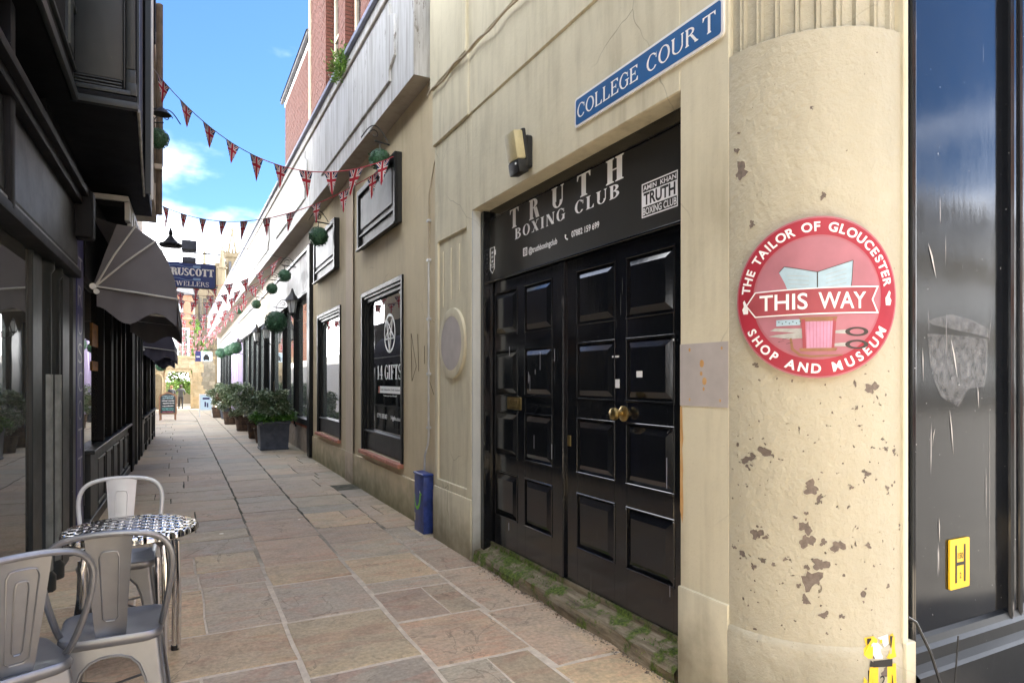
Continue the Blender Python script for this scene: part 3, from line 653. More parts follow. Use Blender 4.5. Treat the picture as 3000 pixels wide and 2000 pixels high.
for (ang, zc, r_) in CH + [(random.uniform(182,266), random.uniform(.45,1.5), random.uniform(.002,.005)) for _ in range(70)]:
    RAD = .4615 if zc > .41 else .4685
    k_ = 9 if r_ < .006 else 22; ph = [random.uniform(0, 6.3) for _ in range(4)]; el = random.uniform(.65, 1.25)
    rad = [max(.35, 1 + .28*sin(2*t+ph[0]) + .22*sin(3*t+ph[1]) + .16*sin(5*t+ph[2]) + .12*sin(8*t+ph[3]) + random.uniform(-.10,.10)) for t in [2*pi*i/k_ for i in range(k_)]]
    def cpt(f, l): return [(CX_+(RAD+l)*cos(radians(ang)+f*q*r_*cos(2*pi*i/k_)/RAD), CY_+(RAD+l)*sin(radians(ang)+f*q*r_*cos(2*pi*i/k_)/RAD), zc+f*q*r_*el*sin(2*pi*i/k_)) for i, q in enumerate(rad)]
    o_, m_, i_ = cpt(1.16, .0001), cpt(1.04, .0016), cpt(.97, .0007); cc_ = [(CX_+(RAD+.0008)*cos(radians(ang)), CY_+(RAD+.0008)*sin(radians(ang)), zc)]
    if r_ > .006:
        mb = MB(); mb.add(o_+m_+i_, [(a*k_+i, a*k_+(i+1)%k_, (a+1)*k_+(i+1)%k_, (a+1)*k_+i) for a in (0,1) for i in range(k_)]); mb.build('lifted_paint_rim', M['pillar'], rc_)
    mb = MB(); mb.add(i_+cc_, [(i, (i+1)%k_, k_) for i in range(k_)]); mb.build('paint_chip', M['chip'], rc_)
# ---- door frame and leaves
XD = 2.27
def door_leaf(ya, yb, cols, name, lab):
    z0, z1 = .155, 2.245
    R_ = [(.395,.735),(.875,1.212),(1.345,1.69),(1.815,2.15)]
    d = MB()
    ys_ = sorted([ya, yb]); edges = []
    d.box(XD+.012, XD+.045, ys_[0], ys_[1], z0, z1)
    cs = sorted([tuple(sorted(c)) for c in cols])
    # stiles
    d.box(XD, XD+.013, ys_[0], cs[0][0], z0, z1); d.box(XD, XD+.013, cs[0][1], cs[1][0], z0, z1); d.box(XD, XD+.013, cs[1][1], ys_[1], z0, z1)
    zz = [z0] + [v for r in R_ for v in r] + [z1]
    for c in cs:
        for k in range(0, len(zz), 2): d.box(XD, XD+.0125, c[0], c[1], zz[k], zz[k+1])
    leaf = d.build(name, M['blackdoor'], cb, label=lab, bevel=.002)
    for c in cs:
        for (a, b) in R_:
            p = MB(); i1 = .006; i2 = .05                     # raised and fielded panel
            o_ = [(XD+.0115, c[0]+i1, a+i1),(XD+.0115, c[1]-i1, a+i1),(XD+.0115, c[1]-i1, b-i1),(XD+.0115, c[0]+i1, b-i1)]
            q_ = [(XD-.012, c[0]+i2, a+i2),(XD-.012, c[1]-i2, a+i2),(XD-.012, c[1]-i2, b-i2),(XD-.012, c[0]+i2, b-i2)]
            p.add(o_+q_, [(0,1,5,4),(1,2,6,5),(2,3,7,6),(3,0,4,7),(4,5,6,7)]); p.build('door_panel', M['blackdoor'], leaf)
            m_ = MB(); t_ = .009
            m_.box(XD-.006, XD+.002, c[0]-t_, c[1]+t_, a-t_, a+.003); m_.box(XD-.006, XD+.002, c[0]-t_, c[1]+t_, b-.003, b+t_)
            m_.box(XD-.006, XD+.002, c[0]-t_, c[0]+.003, a+.003, b-.003); m_.box(XD-.006, XD+.002, c[1]-.003, c[1]+t_, a+.003, b-.003)
            m_.build('panel_moulding', M['blackdoor'], leaf, bevel=.003)
    return leaf
d1 = door_leaf(4.80, 3.655, [(4.684,4.317),(4.189,3.808)], 'door', 'left door leaf with brass letterbox')
d2 = door_leaf(3.645, 2.41, [(3.489,3.095),(2.976,2.585)], 'door', 'right door leaf with brass knob')
mb = MB(); mb.box(XD-.045, XD+.03, 4.765, 4.803, .06, 2.25); mb.box(2.19, XD-.02, 4.745, 4.804, .06, 2.82); mb.box(XD-.02, XD+.03, 2.371, 2.41, .06, 2.25)
mb.box(2.238, XD+.03, 2.371, 4.80, 2.245, 2.262); mb.build('door_frame', M['blackdoor'], cb, bevel=.004)
mb = MB(); mb.box(XD-.022, XD+.004, 3.63, 3.69, .16, 2.24); mb.build('meeting_stile', M['blackdoor'], d1, bevel=.006)
def yzrect(mb, x, t, ya, yb, za, zb, m=0): return mb.box(x-t, x, min(ya,yb), max(ya,yb), za, zb, m)
mb = MB(); yzrect(mb, XD, .006, 4.475, 4.245, 1.237, 1.33); lb = mb.build('letterbox', M['brass'], d1, bevel=.003)
mb = MB(); yzrect(mb, XD-.006, .005, 4.44, 4.285, 1.262, 1.312); mb.build('letterbox_flap', M['brass'], lb, bevel=.004)
ky, kz = 3.005, 1.268
mb = MB(); mb.lathe([(.0,-.001),(.045,0),(.045,-.006),(.03,-.014),(.012,-.016),(.012,-.045),(.030,-.052),(.037,-.066),(.032,-.082),(.015,-.09),(.0,-.092)], (XD,ky,kz), 20, axis='x'); mb.build('door_knob', M['brass'], d2, smooth=True)
mb = MB(); yzrect(mb, XD-.0, .006, 3.60, 3.565, 1.03, 1.10); mb.build('keyhole_plate', M['brass'], d2, bevel=.002)
for (ya, yb, za, zb) in ((2.873,2.823,1.475,1.51),(3.085,3.045,1.415,1.465),(3.115,3.05,1.592,1.602),(2.575,2.567,1.66,1.672)):
    mb = MB(); x_ = XD-.012 if ya < 2.9 else XD; yzrect(mb, x_, .0015, ya, yb, za, zb); mb.build('paper_sticker', M['whitepaint'], d2)
# paint runs on the door
for k in range(12):
    lf = d1 if k < 10 else d2; y_ = random.uniform(3.75,4.6) if k < 10 else random.uniform(2.5,3.5); z_ = random.uniform(.3,1.9); l_ = random.uniform(.03,.16); wd = random.uniform(.0015,.004)
    mb = MB(); mb.box(XD-.0128, XD-.011, y_, y_+wd, z_, z_+l_); mb.build('paint_run', M['lettergrey'], lf)
# ---- threshold
sl = thing('door_threshold', 'rotting mossy timber threshold under the black double doors', 'threshold', (2.2, 3.6, 0))
mb = MB(); K = 40
prof = lambda y: [(2.115+.012*sin(y*9), .0), (2.118+.012*sin(y*7), .055), (2.13+.01*sin(y*11), .085), (2.19, .10+.006*sin(y*13)), (2.262, .115), (2.275, .10), (2.275, .0)]
V_ = []; 
for i in range(K+1):
    y_ = 2.40 + (4.80-2.40)*i/K
    V_ += [(x + random.uniform(-.003,.003), y_, z + random.uniform(-.003,.004) if z > 0 else -.02) for x, z in prof(y_)]
mb.add(V_, [(i*7+j, i*7+j+1, (i+1)*7+j+1, (i+1)*7+j) for i in range(K) for j in range(6)]); mb.build('timber', M['sill'], sl)
mb = MB(); mb.box(2.262, 2.30, 2.40, 4.80, .09, .152); mb.build('weather_bar', M['sill'], sl)
mb = MB()
for i in range(700):
    y_ = random.choice([random.uniform(3.5,4.78), random.uniform(3.3,4.2), random.uniform(2.42,2.7)]); x_ = random.uniform(2.15,2.262) if random.random() < .75 else random.uniform(2.1,2.13); z_ = .105 if x_ > 2.14 else random.uniform(.0,.07)
    h_ = random.uniform(.003,.011); a = random.uniform(0, pi); s_ = .004
    mb.add([(x_-s_*cos(a), y_-s_*sin(a), z_), (x_+s_*cos(a), y_+s_*sin(a), z_), (x_+random.uniform(-.01,.006), y_+random.uniform(-.01,.01), z_+h_)], [(0,1,2)])
mb.build('moss', leafmat('moss_green', (0.05,0.09,0.01), (0.10,0.16,0.02), (0.20,0.24,0.05)), sl, kind='stuff')
# litter at the foot of the threshold
mb = MB()
for i in range(900):
    t = random.random(); y_ = 2.35 + 2.5*t; x_ = 2.10 - abs(random.gauss(0, .035)) + .03; s_ = random.uniform(.003,.012); a = random.uniform(0, 6.3)
    mb.add([(x_+s_*cos(a), y_+s_*sin(a), .004+random.random()*.008), (x_+s_*cos(a+2), y_+s_*sin(a+2), .005+random.random()*.01), (x_+s_*cos(a+4), y_+s_*sin(a+4), .004)], [(0,1,2)])
tag(mb.build('leaf_litter', leafmat('litter', (0.10,0.06,0.03), (0.20,0.14,0.08), (0.38,0.32,0.24)), kind='stuff'), 'crumbs of dead leaves and grit along the door threshold', 'litter')
# ---- TRUTH board
sg = thing('club_sign_board', 'grey black board over the double doors with white boxing club lettering', 'sign', (2.26, 3.6, 2.26))
XB_ = 2.246
mb = MB(); yzrect(mb, XB_+.02, .02, 4.742, 2.41, 2.263, 2.745); mb.build('board', M['boardgrey'], sg, bevel=.002)
mb = MB(); yzrect(mb, XB_+.03, .03, 4.742, 2.372, 2.747, 2.829); mb.build('dark_headboard', M['blackdoor'], sg)
LX = XB_ - .0012
def letters(txt, ya, yb, z0, z1, name='lettering', mat=None, par=None, X=None, **kw):
    return put_text(name, serif(txt, **kw), wall_fn(LX if X is None else X, ya, yb, z0, z1), mat or M['letter'], par or sg, eps=.00015)
tys = [(4.385,4.245),(4.085,3.935),(3.770,3.612),(3.455,3.305),(3.145,2.972)]
for ch, (a, b) in zip('TRUTH', tys): letters(ch, a, b, 2.603, 2.745, T=.26, t=.06, slab_=.08)
for wd_, a, b in (('BOXING', 4.305, 3.597), ('CLUB', 3.48, 3.015)): letters(wd_, a, b, 2.508, 2.59, T=.22, t=.06, gap=.2)
P_ = lambda txt, ya, yb, z0, z1, mat=None, par=None, X=None, off=0.0, name='lettering', **kw: put_text(name, sans(txt, off, **kw), wall_fn(LX if X is None else X, ya, yb, z0, z1), mat or M['letter'], par or sg)
P_('@truthboxingclub', 4.09, 3.697, 2.353, 2.410, off=.02); P_('07882 159 699', 3.52, 3.213, 2.372, 2.413, off=.02)
def frame_yz(name, x, t, ya, yb, z0, z1, wd, mat, par):
    a, b = min(ya,yb), max(ya,yb); mb = MB()
    mb.box(x-t,x,a,b,z0,z0+wd); mb.box(x-t,x,a,b,z1-wd,z1); mb.box(x-t,x,a,a+wd,z0+wd,z1-wd); mb.box(x-t,x,b-wd,b,z0+wd,z1-wd)
    return mb.build(name, mat, par)
frame_yz('camera_icon', XB_, .0015, 4.175, 4.115, 2.362, 2.420, .008, M['letter'], sg)
mb = MB(); K = 20; mb.add([(LX, 4.145+r*cos(2*pi*i/K), 2.391+r*sin(2*pi*i/K)) for r in (.016,.010) for i in range(K)], [(i,(i+1)%K,K+(i+1)%K,K+i) for i in range(K)]); mb.build('camera_icon_lens', M['letter'], sg)
mb = MB(); mb.tube([(LX,3.59,2.405),(LX,3.595,2.39),(LX,3.585,2.377),(LX,3.565,2.37)], [.007,.004,.004,.007], 6); mb.build('phone_icon', M['letter'], sg)
frame_yz('emblem_frame', XB_, .0015, 2.812, 2.527, 2.338, 2.522, .006, M['letter'], sg)
P_('AMIN  KHAN', 2.80, 2.538, 2.482, 2.508, off=.02)
mb = MB(); yzrect(mb, XB_, .0015, 2.806, 2.533, 2.395, 2.474); mb.build('emblem_white_band', M['letter'], sg)
P_('TRUTH', 2.795, 2.543, 2.402, 2.468, M['letterblack'], X=XB_-.0024, off=.03)
P_('BOXING CLUB', 2.802, 2.536, 2.350, 2.388, off=.015)
# small shield with three beasts (simplified) and ribbon
mb = MB(); sh = [(4.735,2.52),(4.655,2.52),(4.655,2.35),(4.695,2.315),(4.735,2.35)]
for i in range(5):
    a, b = sh[i], sh[(i+1)%5]; mb.bar((LX,a[0],a[1]), (LX,b[0],b[1]), .002, .005)
for zz_ in (2.48,2.445,2.41):
    mb.add([(LX, 4.695+dy, zz_+dz) for dy, dz in ((.018,.0),(.012,.012),(-.002,.008),(-.016,.014),(-.018,.0),(-.010,-.012),(.0,-.004),(.012,-.013))], [tuple(range(8))])
mb.build('shield_emblem', M['letter'], sg)
P_('ENGLAND', 4.728, 4.662, 2.378, 2.392, off=.02); P_('BOXING', 4.725, 4.665, 2.358, 2.373, off=.02)
mb = MB(); yzrect(mb, XB_, .0014, 4.742, 4.737, 2.45, 2.49); yzrect(mb, XB_, .0014, 4.653, 4.635, 2.455, 2.495); mb.build('ribbon_ends', M['letter'], sg)
# ---- COLLEGE COURT street sign
ss = thing('street_name_sign', 'blue street name plate with white letters above the club doorway', 'sign', (XA, 2.67, 2.96))
def rrect(a0, a1, b0, b1, r, k=5):
    P = []
    for cx_, cy_, s0 in ((a1-r,b1-r,0),(a0+r,b1-r,90),(a0+r,b0+r,180),(a1-r,b0+r,270)):
        for i in range(k+1): t = radians(s0+90*i/k); P.append((cx_+r*cos(t), cy_+r*sin(t)))
    return P
mb = MB(); mb.prism(rrect(2.083,3.268,2.958,3.132,.022), lambda a,b: (XA,a,b), lambda a,b: (XA-.012,a,b)); mb.build('plate_rim', M['whitepaint'], ss)
mb = MB(); mb.prism(rrect(2.096,3.255,2.971,3.119,.015), lambda a,b: (XA-.011,a,b), lambda a,b: (XA-.0135,a,b)); mb.build('blue_plate', M['signblue'], ss)
letters('COLLEGE', 3.236, 2.668, 3.003, 3.088, X=XA-.0145, par=ss, T=.15, t=.075, gap=.1, slab_=.05)
letters('COUR', 2.597, 2.232, 3.003, 3.088, X=XA-.0145, par=ss, T=.15, t=.075, gap=.1, slab_=.05)
letters('T', 2.205, 2.125, 3.003, 3.088, X=XA-.0145, par=ss, T=.15, t=.075, slab_=.05)
# ---- bulkhead lamp
lp = thing('wall_lamp', 'yellowed rectangular bulkhead lamp above the club doorway', 'lamp', (XA, 3.86, 2.95))
mb = MB(); mb.box(XA-.05, XA, 3.80, 3.92, 2.885, 3.10); mb.build('back_plate', M['cable'], lp, bevel=.008)
Mx = Matrix.Translation((XA-.09, 3.86, 2.985)) @ Matrix.Rotation(radians(-9), 4, 'Y')
mb = MB(); mb.obox(Mx @ Matrix.Translation((-.01,0,.04)), .07, .145, .19); mb.build('lens', M['lamplens'], lp, bevel=.014, seg=2)
mb = MB(); mb.obox(Mx @ Matrix.Translation((.035,0,.02)), .025, .15, .25); mb.obox(Mx @ Matrix.Translation((-.005,0,-.10)), .075, .145, .085); mb.build('housing', M['cable'], lp, bevel=.01, seg=2)
mb = MB(); mb.lathe([(0,0),(.008,.0),(.008,-.004),(0,-.006)], (XA-.13, 3.80, 2.89), 8, axis='x'); mb.build('sensor_eye', M['whitepaint'], lp)
# ---- cables on the wall
cc = []
for i in range(40):
    t = i/39; cc.append((XA-.05-.006*sin(t*30), 5.72-t*2.9, 4.128 + .05*sin(t*9)*t + .015*sin(t*37) - .03))
mb = MB(); mb.tube(cc, .009, 6); tag(mb.build('wall_cable', M['creamcable'], smooth=True), 'cream cable running along the ledge of the cream corner building', 'cable')
# ================================================================== ROUNDEL SIGN (bent round the corner)
rd = thing('roundel_sign', 'round pink and red museum sign bent round the corner pillar, arrow pointing left', 'sign', (2.25, 1.73, 1.79))
RC = .487; AC = radians(225); ZC = 1.786; RR = .318
def rfn(x, y, l=0.0):      # disc coordinates (x to the right as seen) -> wrapped on the corner
    a = AC + x / RC * 1.0; r = RC + l
    return (CX_ + r*cos(a), CY_ + r*sin(a), ZC + y)
def disc_ring(r0, r1, l, name, mat, n=72, rings=8, thick=None, par=None):
    mb = MB(); V_ = []; 
    for j in range(rings+1):
        r = r0 + (r1-r0)*j/rings
        V_ += [rfn(r*cos(2*pi*i/n), r*sin(2*pi*i/n), l) for i in range(n)]
    F_ = [(j*n+i, j*n+(i+1)%n, (j+1)*n+(i+1)%n, (j+1)*n+i) for j in range(rings) for i in range(n)]
    if thick:
        V_ += [rfn(r1*cos(2*pi*i/n), r1*sin(2*pi*i/n), l-thick) for i in range(n)]
        F_ += [(rings*n+i, rings*n+(i+1)%n, (rings+1)*n+(i+1)%n, (rings+1)*n+i) for i in range(n)]
    mb.add(V_, F_); return mb.build(name, mat, par or rd, smooth=True)
disc_ring(.0, RR, 0, 'disc', M['pinkedge'], thick=.03)
disc_ring(.245, .311, .001, 'red_ring', M['redring'], rings=3)
disc_ring(.0, .236, .001, 'pink_field', M['pink'])
def glyph_arc(ch, ang, rad, h, flip, mat=M['letter'], wfac=1.0):
    vs, fs = sans(ch, .03); 
    ys_ = [v[1] for v in vs]; xs_ = [v[0] for v in vs]; mxx = (max(xs_)+min(xs_))/2
    k = h/.73; out = []
    for x, y in vs:
        X = (x-mxx)*k*wfac; Y = y*k - h/2
        if flip: r = rad - Y; a = ang + X/rad
        else: r = rad + Y; a = ang - X/rad
        out.append((r*cos(a), r*sin(a)))
    mb = MB(); mb.add([rfn(x, y, .002) for x, y in out], fs); return mb.build('letter_'+'ring' if False else 'lettering', mat, rd)
def arc_text(txt, a0, a1, rad, h, flip=False):
    adv = {'I': .45, ' ': .55, 'L': .78, 'E': .82, 'F': .8, 'T': .82, 'S': .8, 'M': 1.15, 'O': 1.08, 'G': 1.08, 'A': 1.0, 'U': 1.0, 'N': 1.0, 'D': 1.0, 'H': 1.0, 'C': 1.0, 'R': .92, 'P': .85}
    ws = [adv.get(c, 1) for c in txt]; tot = sum(ws); acc = 0
    for c, w_ in zip(txt, ws):
        t = (acc + w_/2)/tot; acc += w_
        if c != ' ': glyph_arc(c, radians(a0 + (a1-a0)*t), rad, h, flip)
arc_text('THE TAILOR OF GLOUCESTER', 174, 8, .279, .037)
arc_text('SHOP AND MUSEUM', 204, 336, .279, .037, flip=True)
for sg_ in (-1, 1):          # little plain blobs where the ring's small silhouettes are
    mb = MB(); c0 = (sg_*.278, -.025 if sg_ < 0 else -.005); pts = [(-.012,-.028),(.008,-.028),(.014,-.008),(.006,.004),(.010,.022),(.004,.03),(-.006,.012),(-.014,.0)]
    mb.add([rfn(c0[0]+sg_*x, c0[1]+y, .002) for x, y in pts], [tuple(range(8))]); mb.build('ring_motif', M['letter'], rd)
def rpoly(pts, l, name, mat, sub=1):
    # split long polygons into strips along x so that they follow the curve
    xs_ = [p[0] for p in pts]; x0, x1 = min(xs_), max(xs_); n = max(1, int((x1-x0)/.03)); mb = MB()
    def clip(P, xa, sgn):
        R_ = []
        for i in range(len(P)):
            a, b = P[i], P[(i+1)%len(P)]; ia, ib = sgn*(a[0]-xa) >= 0, sgn*(b[0]-xa) >= 0
            if ia: R_.append(a)
            if ia != ib: t = (xa-a[0])/(b[0]-a[0]); R_.append((xa, a[1]+t*(b[1]-a[1])))
        return R_
    for i in range(n):
        Q = clip(clip(pts, x0+(x1-x0)*i/n, 1), x0+(x1-x0)*(i+1)/n, -1)
        if len(Q) >= 3: mb.add([rfn(x, y, l) for x, y in Q], [tuple(range(len(Q)))])
    return mb.build(name, mat, rd)
# paper, reel, scissors, pins; (the reading animal of the original is left out)
rpoly([(-.140,.105),(-.12,.127),(.0,.098),(.13,.140),(.125,.06),(.118,.01),(-.10,.01),(-.118,.06)], .002, 'open_newspaper', M['newspaper'])
rpoly([(-.002,.098),(.002,.098),(.002,.012),(-.002,.012)], .0028, 'paper_fold', M['ink'])
for k in range(5): rpoly([(-.11+.004*k,.092-.017*k),(-.03,.083-.017*k),(-.03,.0815-.017*k),(-.11+.004*k,.0905-.017*k)], .0028, 'print_line', M['scissor']); rpoly([(.03,.086-.016*k),(.105,.108-.018*k),(.105,.1065-.018*k),(.03,.0845-.016*k)], .0028, 'print_line', M['scissor'])
# scissors
rpoly([(-.175,-.128),(-.155,-.118),(-.05,-.122),(.03,-.137),(.03,-.143),(-.09,-.137)], .002, 'scissor_blade', M['scissor'])
rpoly([(-.18,-.150),(-.155,-.145),(.03,-.128),(.03,-.155),(-.10,-.163)], .002, 'scissor_blade', M['scissor'])
for cy_ in (-.137, -.187):
    mb = MB(); K = 24; V_ = [rfn(.145+r*.045*cos(2*pi*i/K), cy_+r*.018*sin(2*pi*i/K)*1, .0024) for r in (1.0,.62) for i in range(K)]
    mb.add(V_, [(i,(i+1)%K,K+(i+1)%K,K+i) for i in range(K)]); mb.build('scissor_handle', M['ink'], rd)
    rpoly([(.055,cy_+.004),(.105,cy_+.008),(.105,cy_-.008),(.055,cy_-.006)], .0022, 'scissor_shank', M['scissor'])
rpoly([(-.058,-.085),(.068,-.085),(.060,-.20),(-.052,-.20)], .0032, 'thread_reel', M['thread'])
for (a, b) in ((-.078,-.095),(-.200,-.212)): rpoly([(-.066,a),(.072,a),(.066,b),(-.060,b)], .0038, 'reel_end', M['reelwood'])
rpoly([(-.10,-.16),(-.092,-.16),(-.085,-.20),(-.06,-.222),(-.02,-.228),(.09,-.226),(.09,-.230),(-.02,-.236),(-.065,-.230),(-.095,-.205)], .0042, 'loose_thread', M['reelwood'])
rpoly([(-.15,-.11),(-.15,-.085),(-.06,-.085),(-.062,-.108)], .0025, 'cloth_scrap', M['newspaper'])
for (x_, y_, q) in ((-.115,-.16,.4),(-.13,-.17,.2),(-.10,-.178,.5)): rpoly([(x_-.012,y_-.004),(x_+.012,y_+.004*q),(x_+.012,y_+.006*q),(x_-.012,y_-.002)], .0045, 'pin', M['ink'])
for k in range(9): rpoly([(-.054+.0125*k,-.093),(-.0525+.0125*k,-.093),(-.049+.0118*k,-.198),(-.0505+.0118*k,-.198)], .0036, 'thread_turn', M['pinkedge'])
rpoly([(-.058,-.085),(-.044,-.085),(-.040,-.20),(-.052,-.20)], .0037, 'reel_shade', M['banner']); rpoly([(.056,-.085),(.068,-.085),(.060,-.20),(.050,-.20)], .0037, 'reel_shade', M['banner'])
for k in range(7): rpoly([(-.142+.013*k,-.092-.006*(k%2)),(-.138+.013*k,-.092-.006*(k%2)),(-.138+.013*k,-.096-.006*(k%2)),(-.142+.013*k,-.096-.006*(k%2))], .0032, 'cloth_dot', M['ink'])
for P in ([(-.140,.105),(-.12,.127),(.0,.098),(.13,.140),(.125,.06),(.118,.01)],):
    for a, b in zip(P, P[1:]):
        dx, dy = b[0]-a[0], b[1]-a[1]; l_ = sqrt(dx*dx+dy*dy); nx_, ny_ = -dy/l_*.0012, dx/l_*.0012; rpoly([(a[0]+nx_,a[1]+ny_),(a[0]-nx_,a[1]-ny_),(b[0]-nx_,b[1]-ny_),(b[0]+nx_,b[1]+ny_)], .003, 'ink_outline', M['ink'])
# arrow banner
ban = [(-.272,-.022),(-.232,.030),(.225,.036),(.202,-.012),(.225,-.060),(-.232,-.066)]
rpoly([(x*1.0, y) for x, y in [(-.2745,-.020),(-.2345,.034),(.232,.041),(.208,-.012),(.232,-.065),(-.2345,-.071)]], .0045, 'arrow_border', M['letter'])
rpoly([(-.268,-.020),(-.231,.029),(.223,.036),(.2015,-.012),(.223,-.060),(-.231,-.066)], .0052, 'arrow_banner', M['banner'])
for wd_, a, b in (('THIS', -.215, -.035), ('WAY', .003, .178)):
    tv = sans(wd_, .012); vs = fit(tv[0]); mb = MB(); mb.add([rfn(a+(b-a)*x, -.047+.065*y, .0060) for x, y in vs], tv[1]); mb.build('lettering', M['letter'], rd)
# ================================================================== BLACK SHOPFRONT ON THE STREET
sf = thing('street_shopfront', 'black painted timber shopfront panels right of the rounded corner', 'shopfront', (3.4, 1.7, 0))
YF = 1.66
mb = MB(); mb.box(2.612, 9.0, YF+.02, 2.078, -.3, 7.0); mb.build('backing', M['shopblack'], sf)
def fluted_post(x0, x1, z0, z1, name='pilaster'):
    mb = MB(); mb.box(x0, x1, YF-.02, YF+.03, z0, z1)
    w_ = (x1-x0); 
    for f, r in ((.12,.012),(.30,.008),(.80,.010),(.93,.007)): mb.tube([(x0+w_*f, YF-.022, z0), (x0+w_*f, YF-.022, z1)], r, 8)
    return mb.build(name, M['panelblack'], sf, smooth=True)
fluted_post(2.62, 2.745, .27, 5.4)
for i, (x0, x1) in enumerate(((2.745,3.465),(3.59,4.4),(4.52,5.3))):
    mb = MB(); mb.box(x0, x1, YF+.002, YF+.02, .375, 5.4); mb.build('panel', M['panelblack'], sf)
    if i < 2:
        fluted_post(x1, x1+.125, .27, 5.4)
mb = MB(); V_ = []
for x_ in (2.646, 9.0):
    V_ += [(x_, YF-.10, -.3),(x_, YF-.10, .262),(x_, YF-.085, .272),(x_, YF-.05, .285),(x_,YF-.045,.33),(x_,YF-.03,.345),(x_,YF-.02,.37),(x_,YF+.01,.382),(x_,YF+.03,.382)]
mb.add(V_, [(i,i+1,9+i+1,9+i) for i in range(8)]); mb.build('sill', M['black'], sf)
# torn paper residue and scrapes on the first panel
N_ = NT('paper_residue'); N_.base((0.30,0.30,0.30)); N_.p(Roughness=.7, Alpha=N_.math('MULTIPLY', N_.ramp(N_.noise(N_.pos(), 26, 5, .7), [(0.35,0.05),(0.7,0.6)]), .75))
for pts in ([(2.87,1.715),(2.92,1.73),(3.05,1.752),(3.2,1.735),(3.34,1.70),(3.35,1.655),(3.2,1.672),(3.0,1.69),(2.90,1.70)], [(2.865,1.66),(3.0,1.66),(3.2,1.655),(3.335,1.65),(3.33,1.51),(3.31,1.43),(3.18,1.42),(3.10,1.34),(2.97,1.385),(2.92,1.45),(2.885,1.53)]):
    mb = MB(); mb.add([(x, YF-.001, z) for x, z in pts], [tuple(range(len(pts)))]); mb.build('torn_poster_residue', N_.mat, sf)
N2 = NT('scrape'); N2.base((0.5,0.46,0.42)); N2.p(Roughness=.7)
for (xa, za, xb, zb, w_) in ((2.87,2.05,2.93,1.90,.007),(3.375,1.80,3.34,1.62,.007),(3.04,1.64,3.09,1.47,.007),(2.83,1.60,2.835,1.45,.006),(3.03,1.33,3.06,1.13,.006),(3.25,1.43,3.26,1.33,.006),(2.67,1.60,2.672,1.30,.006),(3.32,1.06,3.322,.82,.004),(2.95,.86,2.955,.75,.008),(3.35,1.35,3.35,.55,.0025),(2.92,1.25,2.90,1.17,.003),(3.0,2.1,3.0,1.95,.003)):
    mb = MB(); mb.add([(xa, YF-.0012, za),(xa+w_*.45+(xb-xa)*.5, YF-.0012, (za+zb)/2+.02),(xb, YF-.0012, zb),(xa+(xb-xa)*.5-w_*.2, YF-.0012, (za+zb)/2)], [(0,1,2,3)]); mb.build('scrape', N2.mat, sf)
# loose cables at the corner
mb = MB(); mb.tube([(2.63,1.60,.50),(2.66,1.585,.48),(2.70,1.55,.36),(2.735,1.52,.2),(2.75,1.50,0)], .006, 6); mb.tube([(2.80,1.50,.43),(2.79,1.51,.2),(2.775,1.52,0)], .003, 6)
tag(mb.build('loose_cable', M['cable'], smooth=True), 'thin black cable hanging by the base of the black shopfront', 'cable')
# hydrant plates
def hplate(name, X0, X1, Z0, Z1, Y, top, lab):
    h = thing(name, lab, 'sign', ((X0+X1)/2, Y, Z0))
    mb = MB(); mb.prism(rrect(X0, X1, Z0, Z1, .008), lambda a,b: (a,Y,b), lambda a,b: (a,Y-.008,b)); mb.build('plate', M['yellow'], h)
    w_, hh = X1-X0, Z1-Z0; y_ = Y-.0095; mb = MB()
    mb.box(X0+w_*.26, X0+w_*.34, y_, y_+.002, Z0+hh*.12, Z0+hh*.88); mb.box(X0+w_*.70, X0+w_*.78, y_, y_+.002, Z0+hh*.12, Z0+hh*.88); mb.box(X0+w_*.34, X0+w_*.70, y_, y_+.002, Z0+hh*.465, Z0+hh*.53)
    mb.build('letter_h', M['letterblack'], h)
    for tx, a, b in ((top, .60, .72), ('2', .20, .32)):
        if tx:
            wd = .10*len(tx); put_text('digits', sans(tx, .01), front_fn(y_, X0+w_*(.52-wd/2*.9), X0+w_*(.52+wd/2*.9), Z0+hh*a, Z0+hh*b), M['letterblack'], h)
    return h
hplate('hydrant_plate', 3.02, 3.172, .535, .755, YF, '150', 'yellow hydrant plate marked 150 and 2 on the black shopfront panel')
# second plate, half flaked off, wrapped on the corner plinth
h2 = thing('hydrant_plate', 'peeling yellow hydrant plate with a black H on the rounded corner base', 'sign', (2.45, 1.6, .2))
def cfn(s, z, l=0): a = radians(270) - (.10 - s)/.474*1.0 - .06; zz = z+.135; r = (.474 if zz < .39 else .4625+.009*max(0,(.41-zz)/.02)) + l; return (CX_+r*cos(a), CY_+r*sin(a), zz)
def cpoly(pts, l, name, mat):
    mb = MB(); mb.add([cfn(x, z, l) for x, z in pts], [tuple(range(len(pts)))]); return mb.build(name, mat, h2)
for pts in ([(-.060,.312),(-.02,.318),(.0,.302),(-.005,.285),(-.02,.29),(-.028,.255),(-.032,.235),(-.05,.235),(-.068,.25),(-.064,.27),(-.052,.28)], [(.055,.31),(.075,.32),(.088,.30),(.08,.26),(.082,.23),(.05,.225),(.03,.232),(.045,.25),(.06,.27)], [(-.07,.125),(-.055,.125),(-.055,.15),(-.068,.165)], [(-.04,.0),(.085,.0),(.08,.205),(-.045,.20),(-.05,.1)], [(.01,.30),(.022,.302),(.022,.288),(.012,.285)]): cpoly(pts, .0015, 'yellow_remnant', M['yellow'])
